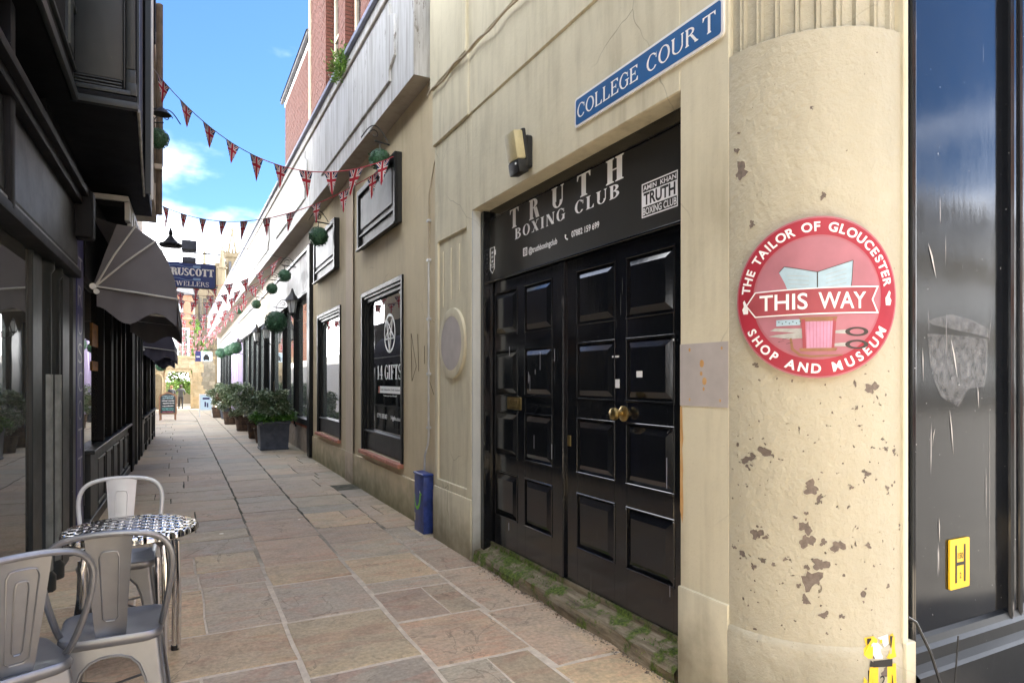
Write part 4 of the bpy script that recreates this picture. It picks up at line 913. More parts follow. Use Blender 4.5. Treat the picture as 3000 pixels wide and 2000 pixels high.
for pts in ([(-.048,.31),(-.030,.31),(-.03,.10),(-.03,.0),(-.05,.0),(-.05,.1)], [(.060,.31),(.078,.31),(.078,.10),(.078,.0),(.060,.0),(.060,.1)], [(-.03,.225),(.06,.225),(.06,.195),(-.03,.20)]): cpoly(pts, .0026, 'letter_h', M['letterblack'])
cpoly([(-.042,.23),(-.02,.212),(.0,.205),(-.02,.20),(-.045,.205)], .003, 'letter_h', M['letterblack'])
tv = sans('2', .01); mb = MB(); mb.add([cfn(.0+.024*x, .125+.04*y, .0026) for x, y in fit(tv[0])], tv[1]); mb.build('digits', M['letterblack'], h2)
for pts in ([(-.03,.30),(.0,.29),(.02,.27),(.012,.23),(-.02,.232),(-.03,.26)], [(.0,.31),(.05,.318),(.055,.28),(.03,.27),(.02,.295)]): cpoly(pts, .0010, 'bare_patch', M['whitepaint'])
# ================================================================== RIGHT SIDE OF THE ALLEY
def skR(mb, base=2.2):
    mb.v = [(x + XR(y) - base, y, z) for x, y, z in mb.v]; return mb
tb = thing('gift_shop_building', 'tan rendered single storey shop with two tall black framed windows', 'building', (2.9, 9, 0))
WZ0, WZ1 = .545, 2.61
mb = MB()
for a, b in ((5.668,6.815),(8.66,9.999),(11.925,12.42)): mb.box(2.2, 2.6, a, b, -.3, 4.7)
for a, b in ((6.815,8.66),(9.999,11.925)): mb.box(2.2, 2.6, a, b, -.3, WZ0); mb.box(2.2, 2.6, a, b, WZ1, 4.7)
mb.box(2.6, 6, 5.668, 12.42, -.3, 5.2)
skR(mb).build('wall', M['tan'], tb)
for a, b in ((5.668,9.115),(9.575,12.43)):
    mb = MB(); mb.box(2.182, 2.21, a, b, -.3, .425); skR(mb).build('plinth', M['tan'], tb, bevel=.006)
mb = MB(); mb.box(2.168, 2.21, 9.12, 9.57, -.3, .43); mb.box(2.178, 2.21, 9.12, 9.57, .43, 4.36); mb.box(2.172, 2.21, 9.12, 9.20, .43, 4.36); skR(mb).build('render_strip', M['pinkstrip'], tb, bevel=.004)
def display(ya, yb, pane, lab):
    f = MB(); z0, z1 = WZ0, WZ1; o = 2.178
    for (t, i0, i1, x0, x1) in ((.055, 0, 0, o, 2.26), (.035, .055, 0, o+.018, 2.27), (.045, .09, 0, 2.222, 2.262)):
        a, b = ya + i0, yb - i0; f.box(x0, x1, a, a+t, z0+.0, z1-i0); f.box(x0, x1, b-t, b, z0+.0, z1-i0); f.box(x0, x1, a+t, b-t, z1-i0-t, z1-i0)
    f.box(2.222, 2.30, ya+.09, yb-.09, .56, .785); f.box(2.20, 2.30, ya+.09, yb-.09, .786, .81)
    fr = skR(f).build('window_frame', M['black'], tb, label=lab, bevel=.004)
    # glass with rounded head spandrels
    g = MB(); g.box(2.262, 2.272, ya+.09, yb-.09, .80, z1-.1); skR(g).build('pane', pane, fr)
    for c, s in ((ya+.15, 1), (yb-.15, -1)):
        P = [(c, z1-.15)] + [(c + s*(.24 - .24*cos(t)), z1-.15-.24+.24*sin(t)) for t in [k*pi/16 for k in range(0, 9)]]
        m_ = MB(); m_.prism(P, lambda a, b: (2.2615, a, b), lambda a, b: (2.245, a, b)); skR(m_).build('arched_corner', M['black'], fr)
    for k in range(8):
        a = ya + .0 + (yb-ya)*k/8
        s = MB(); s.box(2.14, 2.25, a+.004, a+(yb-ya)/8-.004, .495, .544); skR(s).build('sill_tile', M['redtile'], tb, bevel=.006)
    return fr
gw = display(6.815, 8.66, M['glass'], 'dark window with 14 gifts lettering')
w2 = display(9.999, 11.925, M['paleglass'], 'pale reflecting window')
XG = 2.2605
def G_(fn, txt, ya, yb, z0, z1, mat=M['letter'], l=0, **kw):
    sk = lambda u, v, ll: (XG - l - ll + XR(ya+(yb-ya)*u) - 2.2, ya+(yb-ya)*u, z0+(z1-z0)*v)
    return put_text('lettering', fn(txt, **kw), sk, mat, gw, eps=.00015 if fn is serif else 0)
# five pointed star in a ring
mb = MB(); K = 40; cyy, czz = 7.57, 2.02
def gp(y, z, l=.0005): return (XG - l + XR(y) - 2.2, y, z)
mb.add([gp(cyy + r*cos(2*pi*i/K), czz + r*sin(2*pi*i/K)) for r in (.235,.205) for i in range(K)], [(i,(i+1)%K,K+(i+1)%K,K+i) for i in range(K)]); mb.build('emblem_ring', M['letter'], gw)
mb = MB(); P = [(cyy+.21*cos(radians(270+72*i)), czz+.21*sin(radians(270+72*i))) for i in range(5)]
for i in range(5): mb.bar(gp(*P[i], .001+.0002*i), gp(*P[(i+2)%5], .001+.0002*i), .0003, .016, up=(1,0,0))
for i in range(5):
    a, b = Vector(gp(*P[i])), Vector(gp(*P[(i+2)%5])); d = (b-a).normalized(); nrm = Vector((0,-d.z,d.y))*.009; off = Vector((-.001-.0002*i,0,0))
    mb.add([a-nrm+off, b-nrm+off, b+nrm+off, a+nrm+off], [(0,1,2,3)])
mb.build('emblem_star', M['letter'], gw)
G_(sans, '14', 7.63, 7.51, 1.98, 2.06, l=.003, offset=.02)
G_(serif, '14 GIFTS', 8.13, 7.09, 1.465, 1.645, T=.24, t=.06, gap=.07, wide=.85)
mb = MB(); mb.add([gp(8.0,1.30),gp(7.12,1.30),gp(7.12,1.385),gp(8.0,1.385)], [(0,1,2,3)]); mb.build('white_strip', M['letter'], gw)
G_(sans, 'Local, independent, family business', 7.97, 7.15, 1.325, 1.358, M['letterblack'], l=.001, offset=.015)
for y_ in (8.04, 7.07): mb = MB(); mb.add([gp(y_+.04,1.30),gp(y_-.04,1.30),gp(y_-.02,1.34),gp(y_-.04,1.38),gp(y_+.04,1.38),gp(y_+.02,1.34)], [tuple(range(6))]); mb.build('orange_badge', M['bond'], gw)
G_(sans, '"the gateway goes next with The Devil"', 7.85, 7.28, 1.258, 1.282, offset=.02)
G_(sans, '07795 555 863', 8.14, 7.68, .985, 1.045, offset=.03); G_(sans, '14gifts.co.uk', 7.52, 7.08, .975, 1.04, offset=.03)
# upper sign panels
for a, b, lab in ((6.87, 8.63, 'black framed blank board high on the tan wall above the gifts window'), (10.10, 11.92, 'black framed blank board high on the tan wall above the pale window')):
    t = thing('wall_board', lab, 'sign board', (2.2, (a+b)/2, 3.19), group=None)
    m_ = MB(); m_.box(2.15, 2.199, a, b, 3.19, 3.96); skR(m_).build('board', M['matboard'], t, bevel=.003)
    m_ = MB()
    m_.box(2.115, 2.152, a, a+.075, 3.19, 3.96); m_.box(2.115, 2.152, b-.075, b, 3.19, 3.96); m_.box(2.115, 2.152, a+.075, b-.075, 3.885, 3.96)
    skR(m_).build('frame', M['black'], t, bevel=.005)
    m_ = MB(); m_.box(2.125, 2.152, a+.075, b-.075, 3.335, 3.365); m_.box(2.10, 2.152, a-.01, b+.01, 3.165, 3.19); skR(m_).build('ledge', M['black'], t, bevel=.004)
    m_ = MB(); m_.box(2.130, 2.151, a+.16, b-.16, 3.42, 3.83); skR(m_).build('raised_panel', M['matboard'], t, bevel=.008)
# conduit and blue box
cd = thing('conduit', 'thin galvanised conduit running down the tan wall to the blue box', 'conduit', (2.16, 5.9, .56))
cv = lambda y: XR(y) - .018
mb = MB(); mb.tube([(cv(5.95)+.0, 5.70, 3.60), (cv(5.93), 5.80, 3.50), (cv(5.93), 5.94, 3.25), (cv(5.93), 5.95, 2.6)], .007, 6); mb.build('cable_tail', M['creamcable'], cd, smooth=True)
mb = MB(); mb.tube([(cv(5.95), 5.95, 2.62), (cv(5.95), 5.95, .92), (cv(5.95), 5.97, .84), (cv(5.95), 6.06, .72), (cv(5.95), 6.07, .57)], .011, 8); mb.build('tube', M['conduit'], cd, smooth=True)
for z_ in (3.0, 2.62, 2.05, 1.52, 1.0): mb = MB(); mb.box(cv(5.95)-.016, cv(5.95)+.02, 5.925, 5.975, z_-.012, z_+.012); mb.build('clip', M['conduit'], cd, bevel=.002)
bb = thing('blue_cable_box', 'navy blue metal cable box with a lime green squiggle at the wall foot', 'cable box', (2.12, 6.0, 0))
mb = MB(); mb.box(2.065, 2.165, 5.83, 6.095, -.02, .545); mb.build('body', M['bluebox'], bb, bevel=.008, seg=2)
mb = MB(); mb.box(2.056, 2.165, 5.82, 6.105, .546, .57); mb.build('lid', M['bluebox'], bb, bevel=.006)
pts = [(6.075,.35),(6.07,.28),(6.045,.235),(6.01,.222),(5.97,.24),(5.94,.28),(5.925,.34),(5.91,.375),(5.88,.37)]
mb = MB(); mb.tube([(2.064, y, z) for y, z in pts], [.006,.009,.014,.017,.018,.018,.02,.022,.004], 8); 
for i in range(len(mb.v)): x, y, z = mb.v[i]; mb.v[i] = (2.0640 + (x-2.064)*.08, y, z)
mb.build('green_squiggle', M['green'], bb)
for (z_, r_) in ((.39,.013),): 
    mb = MB(); mb.add([(2.0615, 5.925+r_*cos(k*pi/4), z_+r_*sin(k*pi/4)) for k in range(8)], [tuple(range(8))]); mb.build('squiggle_eye', M['whitepaint'], bb)
mb = MB(); mb.box(2.0635, 2.066, 6.06, 6.088, .095, .17); mb.build('yellow_label', M['lamplens'], bb)
# scratches on the tan wall
mb = MB()
for a, b in (((6.55,1.95),(6.50,1.85)),((6.55,1.95),(6.52,1.45)),((6.52,1.45),(6.38,1.60)),((6.38,1.60),(6.55,1.95)),((6.33,1.93),(6.30,1.55)),((6.12,1.80),(6.12,1.62)),((6.02,1.50),(5.85,1.32))):
    mb.bar((XR(a[0])-.001,)+a, (XR(b[0])-.001,)+b, .002, .007)
mb.build('scratch_mark', simple('pencil_scratch', (0.09,0.06,0.03), .9), tb, kind='stuff')
# ------------------------------------------------ white parapet / canopy running down the row
cp = thing('canopy_parapet', 'long weathered white boarded canopy along the row of shops', 'canopy', (2.0, 20, 4.36))
def cpx(y): return 2.0 - .004*(y-6)
CS = [5.92, 10.9, 15.9, 21, 27, 33.5, 41.0, 48.6]
for i, (a, b) in enumerate(zip(CS, CS[1:])):
    mb = MB(); g_ = .004 if i else 0
    mb.add([(cpx(a),a+g_,4.37),(cpx(b),b-g_,4.37),(2.9,b-g_,4.37),(2.9,a+g_,4.37),(cpx(a),a+g_,5.70),(cpx(b),b-g_,5.70),(2.9,b-g_,5.70),(2.9,a+g_,5.70)], [(4,5,6,7),(0,1,5,4),(1,2,6,5),(2,3,7,6),(3,0,4,7)])
    mb.build('fascia_panel', M['white'], cp)
    mb = MB(); mb.add([(cpx(a)+.0,a+g_,4.366),(cpx(b)+.0,b-g_,4.366),(2.9,b-g_,4.366),(2.9,a+g_,4.366)], [(0,1,2,3)]); mb.build('soffit', M['soffit'], cp)
    # raised field with stepped corners
    x = lambda y: cpx(y) - .004
    A_, B_ = a + .55, b - .5; z0, z1 = 4.60, 5.42
    P = [(A_+.18,z0),(B_-.18,z0),(B_-.18,z0+.12),(B_,z0+.2),(B_,z1-.2),(B_-.18,z1-.12),(B_-.18,z1),(A_+.18,z1),(A_+.18,z1-.12),(A_,z1-.2),(A_,z0+.2),(A_+.18,z0+.12)]
    mb = MB(); mb.prism(P, lambda p, q: (x(p)+.01, p, q), lambda p, q: (x(p)-.022, p, q)); mb.build('raised_field', M['white'], cp, bevel=.006)
mb = MB(); mb.add([(cpx(5.9)-.05,5.88,5.705),(cpx(48.6)-.05,48.6,5.705),(2.95,48.6,5.705),(2.95,5.88,5.705),(cpx(5.9)-.05,5.88,5.76),(cpx(48.6)-.05,48.6,5.76),(2.95,48.6,5.76),(2.95,5.88,5.76)], [(0,3,2,1),(4,5,6,7),(0,1,5,4),(1,2,6,5),(2,3,7,6),(3,0,4,7)])
mb.build('lead_coping', simple('lead_flashing', (0.22,0.24,0.32), .5, var=.2), cp)
mb = MB(); mb.tube([(cpx(5.9)-.012,5.93,5.52),(cpx(48.6)-.012,48.6,5.52)], .018, 6); mb.build('drip_moulding', M['soffit'], cp)
# tuft of weeds growing on the parapet
wd = thing('weed', 'tuft of green weeds growing from the top of the white parapet', 'weed', (1.98, 8.75, 5.6))
mb = MB()
for i in range(420):
    y_ = random.gauss(8.75, .14); z_ = 5.60 + abs(random.gauss(0, .13)) - .12*random.random(); x_ = cpx(8) - .02 - abs(random.gauss(0, .07)); a, b = random.uniform(0, 6.3), random.uniform(-.5, 1.2); l_ = random.uniform(.04, .11)
    d = Vector((cos(a)*cos(b), sin(a)*cos(b), sin(b))); n_ = d.cross(Vector((random.random(),random.random(),1))).normalized()*.010; p = Vector((x_,y_,z_))
    mb.add([p, p+d*l_*.5+n_, p+d*l_, p+d*l_*.5-n_], [(0,1,2,3)])
mb.build('leaves', M['leaftree'], wd, kind='stuff')
mb = MB()
for i in range(10): a = random.uniform(-1.3,1.3); mb.tube([(cpx(8)+.02,8.75+.02*i-.1,5.45),(cpx(8)-.03,8.75+.1*a,5.6),(cpx(8)-.08,8.75+.2*a,5.74)], [.006,.004,.002], 5)
mb.build('stalks', M['leafgreen'], wd, kind='stuff')
# ------------------------------------------------ red brick buildings above the canopy
def bricks(mb, X, ya, yb, za, zb, t=.012, y0=0.0):
    """courses of single bricks facing -X, mortar plane behind"""
    k = int(za/.075)
    while k*.075 < zb:
        z0, z1 = max(za, k*.075+.005), min(zb, (k+1)*.075-.005); off = .1125 if k % 2 else 0; y = ya - off
        while y < yb:
            a, b = max(ya, y+.005), min(yb, y+.22)
            if b - a > .02 and z1 - z0 > .02:
                d = random.uniform(0, .006)
                mb.add([(X-t-d,a,z0),(X-t-d,b,z0),(X-t-d,b,z1),(X-t-d,a,z1),(X,a,z0),(X,b,z0),(X,b,z1),(X,a,z1)], [(0,3,2,1),(0,1,5,4),(2,3,7,6),(0,4,7,3),(1,2,6,5)])
            y += .225
        k += 1
bk = thing('brick_building', 'tall red brick building with piers rising above the white canopy', 'building', (3, 11, 5.7))
BX = 2.95; 
mb = MB(); mb.box(BX, 9, 5.9, 16.55, 5.0, 13.5); mb.build('wall', M['brickmortar'], bk)
fac = MB(); bricks(fac, BX, 9.8, 16.5, 5.9, 12.0); fac.build('brick_face', M['wallbrick'], bk, kind='stuff')
fac = MB(); mb = MB(); mb.add([(BX-.002, 5.95, 5.7),(BX-.002, 9.8, 5.7),(BX-.002, 9.8, 13.5),(BX-.002, 5.95, 13.5)], [(0,1,2,3)]); mb.build('near_brick_face', M['wallbrick'], bk)
for (a, b) in ((10.3,10.85),(12.0,12.55),(13.75,14.3)):
    p = MB(); p.box(BX-.20, BX-.001, a+.01, b-.01, 5.7, 13.4); pier = p.build('pier', M['brickmortar'], bk)
    f = MB(); bricks(f, BX-.20, a, b, 5.75, 12.5)
    for k in range(76, 166):      # side face towards the camera
        z0, z1 = k*.075+.005, (k+1)*.075-.005; xs = (BX-.215, BX-.105) if k % 2 else (BX-.215, BX-.005); f.box(xs[0], xs[1], a-.012, a+.005, z0, z1)
        if k % 2: f.box(BX-.095, BX-.005, a-.012, a+.005, z0, z1)
    f.build('pier_brick_face', M['wallbrick'], pier, kind='stuff')
for (a, b) in ((10.95,11.9),(12.65,13.65)):
    m_ = MB(); m_.box(BX-.03, BX+.0, a, b, 7.2, 9.6); wf = m_.build('window', M['glass'], bk)
    m_ = MB(); m_.box(BX-.06, BX-.032, a, a+.07, 7.2, 9.6); m_.box(BX-.06, BX-.032, b-.07, b, 7.2, 9.6); m_.box(BX-.06,BX-.032,a+.07,b-.07,8.4,8.46); m_.build('window_frame', M['oldcream'], wf)
    m_ = MB(); m_.box(BX-.30, BX-.001, a-.15, b+.15, 9.6, 9.78); m_.build('window_hood', M['greystone'], bk)
m_ = MB(); m_.box(BX-.06, BX+.2, 16.50, 16.60, 5.7, 13.4); m_.build('corner_strip', M['oldcream'], bk)
m_ = MB(); m_.box(BX-.15, 9.1, 5.85, 16.65, 13.4, 13.6); m_.build('parapet_coping', M['greystone'], bk)
b2 = thing('brick_building', 'lower red brick building with a white gutter behind the taller brick one', 'building', (3, 19, 5.7))
mb = MB(); mb.box(BX+.02, 9, 16.62, 21.0, 5.0, 10.05); mb.build('wall', M['brickmortar'], b2)
fac = MB(); bricks(fac, BX+.02, 16.65, 21.0, 5.9, 10.0); fac.build('brick_face', M['wallbrick'], b2, kind='stuff')
m_ = MB(); m_.tube([(BX-.05, 16.6, 10.1),(BX-.05, 21.3, 10.1)], .055, 8); m_.build('gutter', M['slate'], b2, smooth=True)
m_ = MB(); m_.box(BX-.0, BX+.06, 16.6, 21.1, 9.90, 10.03); m_.build('bargeboard', M['whitepaint'], b2)
m_ = MB(); m_.add([(BX-.12,16.6,10.14),(BX-.12,21.25,10.14),(5.5,21.25,11.9),(5.5,16.6,11.9),(9,21.25,10.1),(9,16.6,10.1)], [(0,1,2,3),(3,2,4,5),(1,4,2),(0,3,5)]); m_.build('roof', M['slate'], b2)
# ------------------------------------------------ glazed shop row
gs = thing('glazed_shop_row', 'row of shops with tall black posts and reflecting glass under a white fascia', 'shop row', (2.4, 22, 0))
def sR(mb): return skR(mb)
mb = MB(); mb.box(2.75, 6, 12.43, 48.5, -1, 5.0); sR(mb).build('back_wall', M['tan'], gs)
# corner post and brick stall riser
mb = MB(); mb.box(2.13, 2.5, 12.43, 12.72, .02, 4.0); sR(mb).build('corner_post', M['black'], gs, bevel=.01)
mb = MB(); mb.box(2.235, 2.5, 12.73, 16.3, -.1, .50); sR(mb).build('stall_riser', M['brickmortar'], gs)
riser = [o for o in COL.objects if o.name.startswith('stall_riser')][-1]
base_me = None
for k in range(7):
    z0 = .004 + k*.072; y = 12.72 - (.11 if k % 2 else 0)
    while y < 16.2:
        a, b = max(12.73, y+.005), y + .22
        if b - a > .04:
            if base_me is None or b - a < .2:
                t_ = MB(); t_.box(0, .03, 0, b-a, 0, .062); o = t_.build('brick', M['brick'], riser, bevel=.004)
                if b - a > .2 and base_me is None: base_me = o.data
            else:
                o = bpy.data.objects.new('brick', base_me); COL.objects.link(o); o.parent = riser
            o.location = (XR(a) + .008 + random.uniform(0,.006), a, z0) - ORG[riser.name]*1 if False else Vector((XR(a) + .006 + random.uniform(0,.006), a, z0)) - ORG[riser.name]
        y += .225
for k in range(15):
    y = 12.74 + k*.235; t_ = MB(); t_.box(2.215, 2.40, y, y+.225, .505, .56); sR(t_).build('coping_brick', M['brick'], riser, bevel=.006)
mb = MB(); mb.box(2.25, 2.5, 16.3, 48.3, -1, .45); sR(mb).build('stall_board', M['shopblack'], gs)
mb = MB(); mb.box(2.2, 2.45, 12.72, 48.3, .562, .68); sR(mb).build('window_sill', M['black'], gs, bevel=.006)
GY = [12.72, 14.78, 16.6, 19.0, 20.9, 22.6, 24.3, 26.2, 28.8, 31.0, 33.5, 36.0, 38.5, 41.4, 44.8, 48.2]
for a, b in zip(GY, GY[1:]):
    if (a, b) == (19.0, 20.9):
        m_ = MB(); m_.box(2.33, 2.36, a+.04, b-.04, .05, 3.05); sR(m_).build('shop_door', M['shopgrey'], gs); continue
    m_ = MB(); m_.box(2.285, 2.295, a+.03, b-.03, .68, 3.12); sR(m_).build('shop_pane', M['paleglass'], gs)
for y in GY[1:]:
    m_ = MB(); m_.box(2.215, 2.32, y-.045, y+.045, .45, 3.15); m_.tube([(2.205, y, .5),(2.205, y, 3.1)], .022, 8); sR(m_).build('post', M['black'], gs)
for a, b, col in ((12.72,18.8,'white'),(18.83,22.5,'oldcream'),(22.53,26.0,'white'),(26.03,30.0,'oldcream'),(30.03,48.3,'white')):
    m_ = MB(); m_.box(2.17, 2.40, a, b, 3.19, 3.93); sR(m_).build('fascia_board', M['boardwhite'] if 'boardwhite' in M else M[col], gs, bevel=.004)
m_ = MB(); m_.box(2.13, 2.30, 12.72, 48.3, 3.93, 3.985); m_.box(2.14, 2.30, 12.72, 48.3, 3.13, 3.188); sR(m_).build('black_trim', M['black'], gs)
m_ = MB(); m_.box(2.22, 2.9, 12.43, 48.3, 3.98, 4.5); sR(m_).build('upper_soffit_wall', M['soffit'], gs)
# lilac shop front section and end pieces
for y_ in (30.8, 32.4, 34.6): m_ = MB(); m_.box(2.10, 2.35, y_-.12, y_+.12, .0, 3.1); sR(m_).build('lilac_post', M['lilac'], gs)
m_ = MB(); m_.box(2.05, 2.165, 30.6, 34.0, 3.15, 3.95); sR(m_).build('lilac_fascia', M['lilac'], gs)
m_ = MB(); m_.box(2.02, 2.4, 48.3, 48.8, -1, 5.0); sR(m_).build('end_pier', M['whitepaint'], gs)
# projecting brackets with topiary balls
def topiary(loc, r, lab, grp=None, wallx=None, cup=True):
    t = thing('topiary_ball', lab, 'topiary ball', loc, group=grp)
    mb = MB(); nL = int(900 + 4200*r)
    for i in range(nL):
        z = random.uniform(-1, 1); a = random.uniform(0, 2*pi); q = sqrt(1-z*z); d = Vector((q*cos(a), q*sin(a), z)); p = Vector(loc) + d*r*(random.uniform(.86, 1.04) + (random.random() < .06)*random.uniform(0,.12))
        u = d.cross(Vector((random.uniform(-1,1),random.uniform(-1,1),random.uniform(-1,1)))).normalized(); v = d.cross(u) * .5 + d*random.uniform(-.5,.5); s_ = r*random.uniform(.06,.12)
        mb.add([p-u*s_, p+v*s_, p+u*s_, p-v*s_], [(0,1,2,3)])
    mb.build('clipped_leaves', M['leafdark'], t, kind='stuff')
    mb = MB(); mb.lathe([(0,-r*.9),(r*.55,-r*.72),(r*.9,-.1*r),(r*.86,.3*r),(r*.5,.76*r),(0,r*.9)], loc, 14); mb.build('core', M['leafdark'], t, smooth=True)
    return t
def bracket(loc, r, wx, lab, grp=None, drop=.16):
    """scrolled iron bracket from the wall at x=wx holding a ball at loc"""
    x, y, z = loc; zt = z + r + drop*.4; t = thing('iron_bracket', lab, 'bracket', (wx, y, zt), group=grp); s = 1 if wx > x else -1
    mb = MB(); mb.tube([(wx, y, zt), (x - s*.06, y, zt+.02)], .010, 6); mb.build('arm', M['cable'], t)
    mb = MB(); pts = [(wx - s*(.02 + .30*k/10) , y, zt + .03 + .16*abs(sin(k/10*pi))) for k in range(11)]; mb.tube(pts, .007, 5)
    pts = [(wx - s*(.17 + .06*cos(k*.5)*(1-k/16)), y, zt + .09 + .06*sin(k*.5)*(1-k/16)) for k in range(14)]; mb.tube(pts, .006, 5); mb.build('scroll', M['cable'], t)
    mb = MB(); mb.tube([(x, y, zt+.02), (x, y, z+r*.8)], .006, 5); mb.build('hook', M['cable'], t)
balls = [((1.96,10.4,3.70),.15,2.13,'dark green topiary ball on an iron bracket by the far upper black board'),
         ((2.02,7.15,3.93),.12,2.13,'topiary ball behind bunting in front of the upper black board over the gifts window'),
         ((1.90,14.85,2.72),.235,2.22,'largest topiary ball, hanging above the square lead planter'),
         ((1.97,14.1,3.62),.13,2.2,'small topiary ball high on the white fascia, nearest of the fascia balls'),
         ((1.97,16.1,3.60),.13,2.2,'small topiary ball high on the white fascia, second along from the corner post'),
         ((2.0,19.8,3.62),.13,2.24,'small topiary ball high on the fascia, third along from the corner post'),
         ((2.0,25.8,4.02),.14,2.3,'small topiary ball under the canopy, farthest of those on the fascia'),
         ((1.86,25.4,2.62),.22,2.3,'topiary ball over the tubs, nearest of the three far ones'),
         ((1.86,28.5,2.66),.21,2.3,'topiary ball over the tubs, middle of the three far ones'),
         ((1.80,33.0,2.72),.24,2.35,'topiary ball over the tubs, farthest of the three far ones')]
BRL = ['iron bracket by the far upper black board', 'iron bracket over the upper board above the gifts window', 'iron bracket holding the largest topiary ball', 'small iron bracket nearest the corner post, high on the fascia', 'small iron bracket second from the corner post, high on the fascia', 'small iron bracket third from the corner post, high on the fascia', 'farthest small iron bracket high on the fascia', 'iron bracket over the tubs, nearest of the three far ones', 'iron bracket over the tubs, middle of the three far ones', 'iron bracket over the tubs, farthest of the three far ones']
for i, (l_, r_, wx, lab) in enumerate(balls):
    topiary(l_, r_, lab, 'topiary balls along the shops'); bracket(l_, r_, wx, BRL[i], 'iron brackets')
# lanterns on posts
def lantern(loc, wx, lab, sc=1.0, grp='wall lanterns on the shop posts'):
    x, y, z = loc; t = thing('wall_lantern', lab, 'lantern', loc, group=grp)
    mb = MB(); mb.lathe([(.05*sc,-.14*sc),(.085*sc,.06*sc)], loc, 6); mb.build('glass_body', M['clearglass'], t)
    mb = MB(); mb.lathe([(.12*sc,.055*sc),(.09*sc,.10*sc),(.04*sc,.17*sc),(.03*sc,.19*sc),(.012*sc,.25*sc),(0,.26*sc)], loc, 8); mb.build('cap', M['cable'], t)
    mb = MB(); mb.lathe([(0,-.20*sc),(.03*sc,-.17*sc),(.06*sc,-.145*sc),(.052*sc,-.135*sc)], loc, 6)
    for k in range(6): a = k*pi/3; mb.tube([(x+.05*sc*cos(a), y+.05*sc*sin(a), z-.14*sc),(x+.085*sc*cos(a), y+.085*sc*sin(a), z+.06*sc)], .006*sc, 4)
    mb.build('cage', M['cable'], t)
    mb = MB(); mb.tube([(wx, y, z-.25*sc), ((x+wx)/2, y, z-.27*sc), (x, y, z-.19*sc)], .012*sc, 6); mb.build('arm', M['cable'], t)
lantern((2.05,13.6,2.98), 2.22, 'black lantern nearest the black corner post on the glazed shops', 1.25)
lantern((2.07,18.1,2.72), 2.28, 'black lantern beside the slate grey shop door, its near side', 1.2)
lantern((2.10,20.7,2.80), 2.30, 'black lantern on the shop post past the slate grey door', 1.3)
lantern((2.12,27.6,2.80), 2.36, 'black lantern farthest along the glazed shops', 1.2)
# ------------------------------------------------ planters and shrubs
def leafcloud(mb, c, rx, ry, rz, n, size, flat=.4):
    for i in range(n):
        while True:
            p = Vector((random.uniform(-1,1), random.uniform(-1,1), random.uniform(-1,1)))
            if p.length <= 1: break
        p = p * (0.55 + .45*random.random()) if p.length < .6 else p
        P0 = Vector(c) + Vector((p.x*rx, p.y*ry, p.z*rz)); a = random.uniform(0, 6.3); b = random.uniform(-.9, .6)
        d = Vector((cos(a)*cos(b), sin(a)*cos(b), sin(b))); n_ = d.cross(Vector((random.uniform(-.5,.5),random.uniform(-.5,.5),1))).normalized(); l_ = size*random.uniform(.6,1.4); w_ = l_*.28
        mid = P0 + d*l_*.5 + Vector((0,0,.15*l_))
        mb.add([P0, mid+n_*w_, P0+d*l_, mid-n_*w_], [(0,1,2,3)])
def shrub(x, y, z0, w_, h, n, size, mat, lab, lean=0, fn=None):
    t = thing('potted_shrub', lab, 'shrub', (x, y, z0))
    mb = MB()
    for i in range(6):
        a = random.uniform(0, 6.3); r = random.uniform(.1,.6)*w_; mb.tube([(x, y, z0-.05),(x+.3*r*cos(a), y+.3*r*sin(a), z0+h*.4),(x+r*cos(a)*.8, y+r*sin(a)*.8, z0+h*.85)], [.014,.010,.004], 5)
    mb.build('stems', M['bark'], t, kind='stuff')
    mb = MB()
    for i in range(11):
        a = random.uniform(0, 6.3); q = sqrt(random.random())*.75; zz = z0 + h*random.uniform(.12,.88); rr = w_*random.uniform(.25,.5)*(1.1 - .5*abs(zz-z0-h*.45)/h)
        leafcloud(mb, (x+lean*(zz-z0)+w_*q*cos(a)*.8, y+w_*q*sin(a)*.8, zz), rr, rr, rr*.85, n//11, size)
    mb.build('foliage', mat, t, kind='stuff')
    return t
# square lead planter
sp = thing('square_planter', 'square lead grey planter with a rosette, nearest of the row of tubs', 'planter', (1.80, 14.55, 0))
mb = MB(); s0, s1 = .27, .305
def ring4(s, z): return [(1.80-s,14.55-s,z),(1.80+s,14.55-s,z),(1.80+s,14.55+s,z),(1.80-s,14.55+s,z)]
mb.add(ring4(.275,0)+ring4(.285,.04)+ring4(.270,.05)+ring4(.295,.53)+ring4(.315,.545)+ring4(.318,.60)+ring4(.28,.60)+ring4(.275,.55), [(4*k+i, 4*k+(i+1)%4, 4*k+4+(i+1)%4, 4*k+4+i) for k in range(7) for i in range(4)])
mb.build('tub', M['lead'], sp, bevel=.004)
mb = MB(); mb.box(1.53,2.07,14.28,14.82,.54,.56); mb.build('soil', M['soil'], sp)
for a, b in (((1.55,.08),(2.05,.50)),((2.05,.08),(1.55,.50))):
    mb = MB(); mb.tube([(a[0], 14.55-.272-.025*a[1]/.53-.004, a[1]), (b[0], 14.55-.272-.025*b[1]/.53-.004, b[1])], .006, 5); mb.build('diagonal_rib', M['lead'], sp)
mb = MB(); mb.lathe([(.0,-.022),(.02,-.02),(.03,-.008),(.05,.0),(.055,.008)], (1.80, 14.262, .29), 14, axis='y'); mb.build('rosette', M['lead'], sp, smooth=True)
shrub(1.84,14.55,.60,.40,.98,4200,.072,M['leafshrub'],'tall leafy variegated shrub in the square lead planter')
gd = thing('trailing_plant', 'bright green leafy plants spilling over the square lead planter', 'plant', (1.80,14.5,.58))
mb = MB()
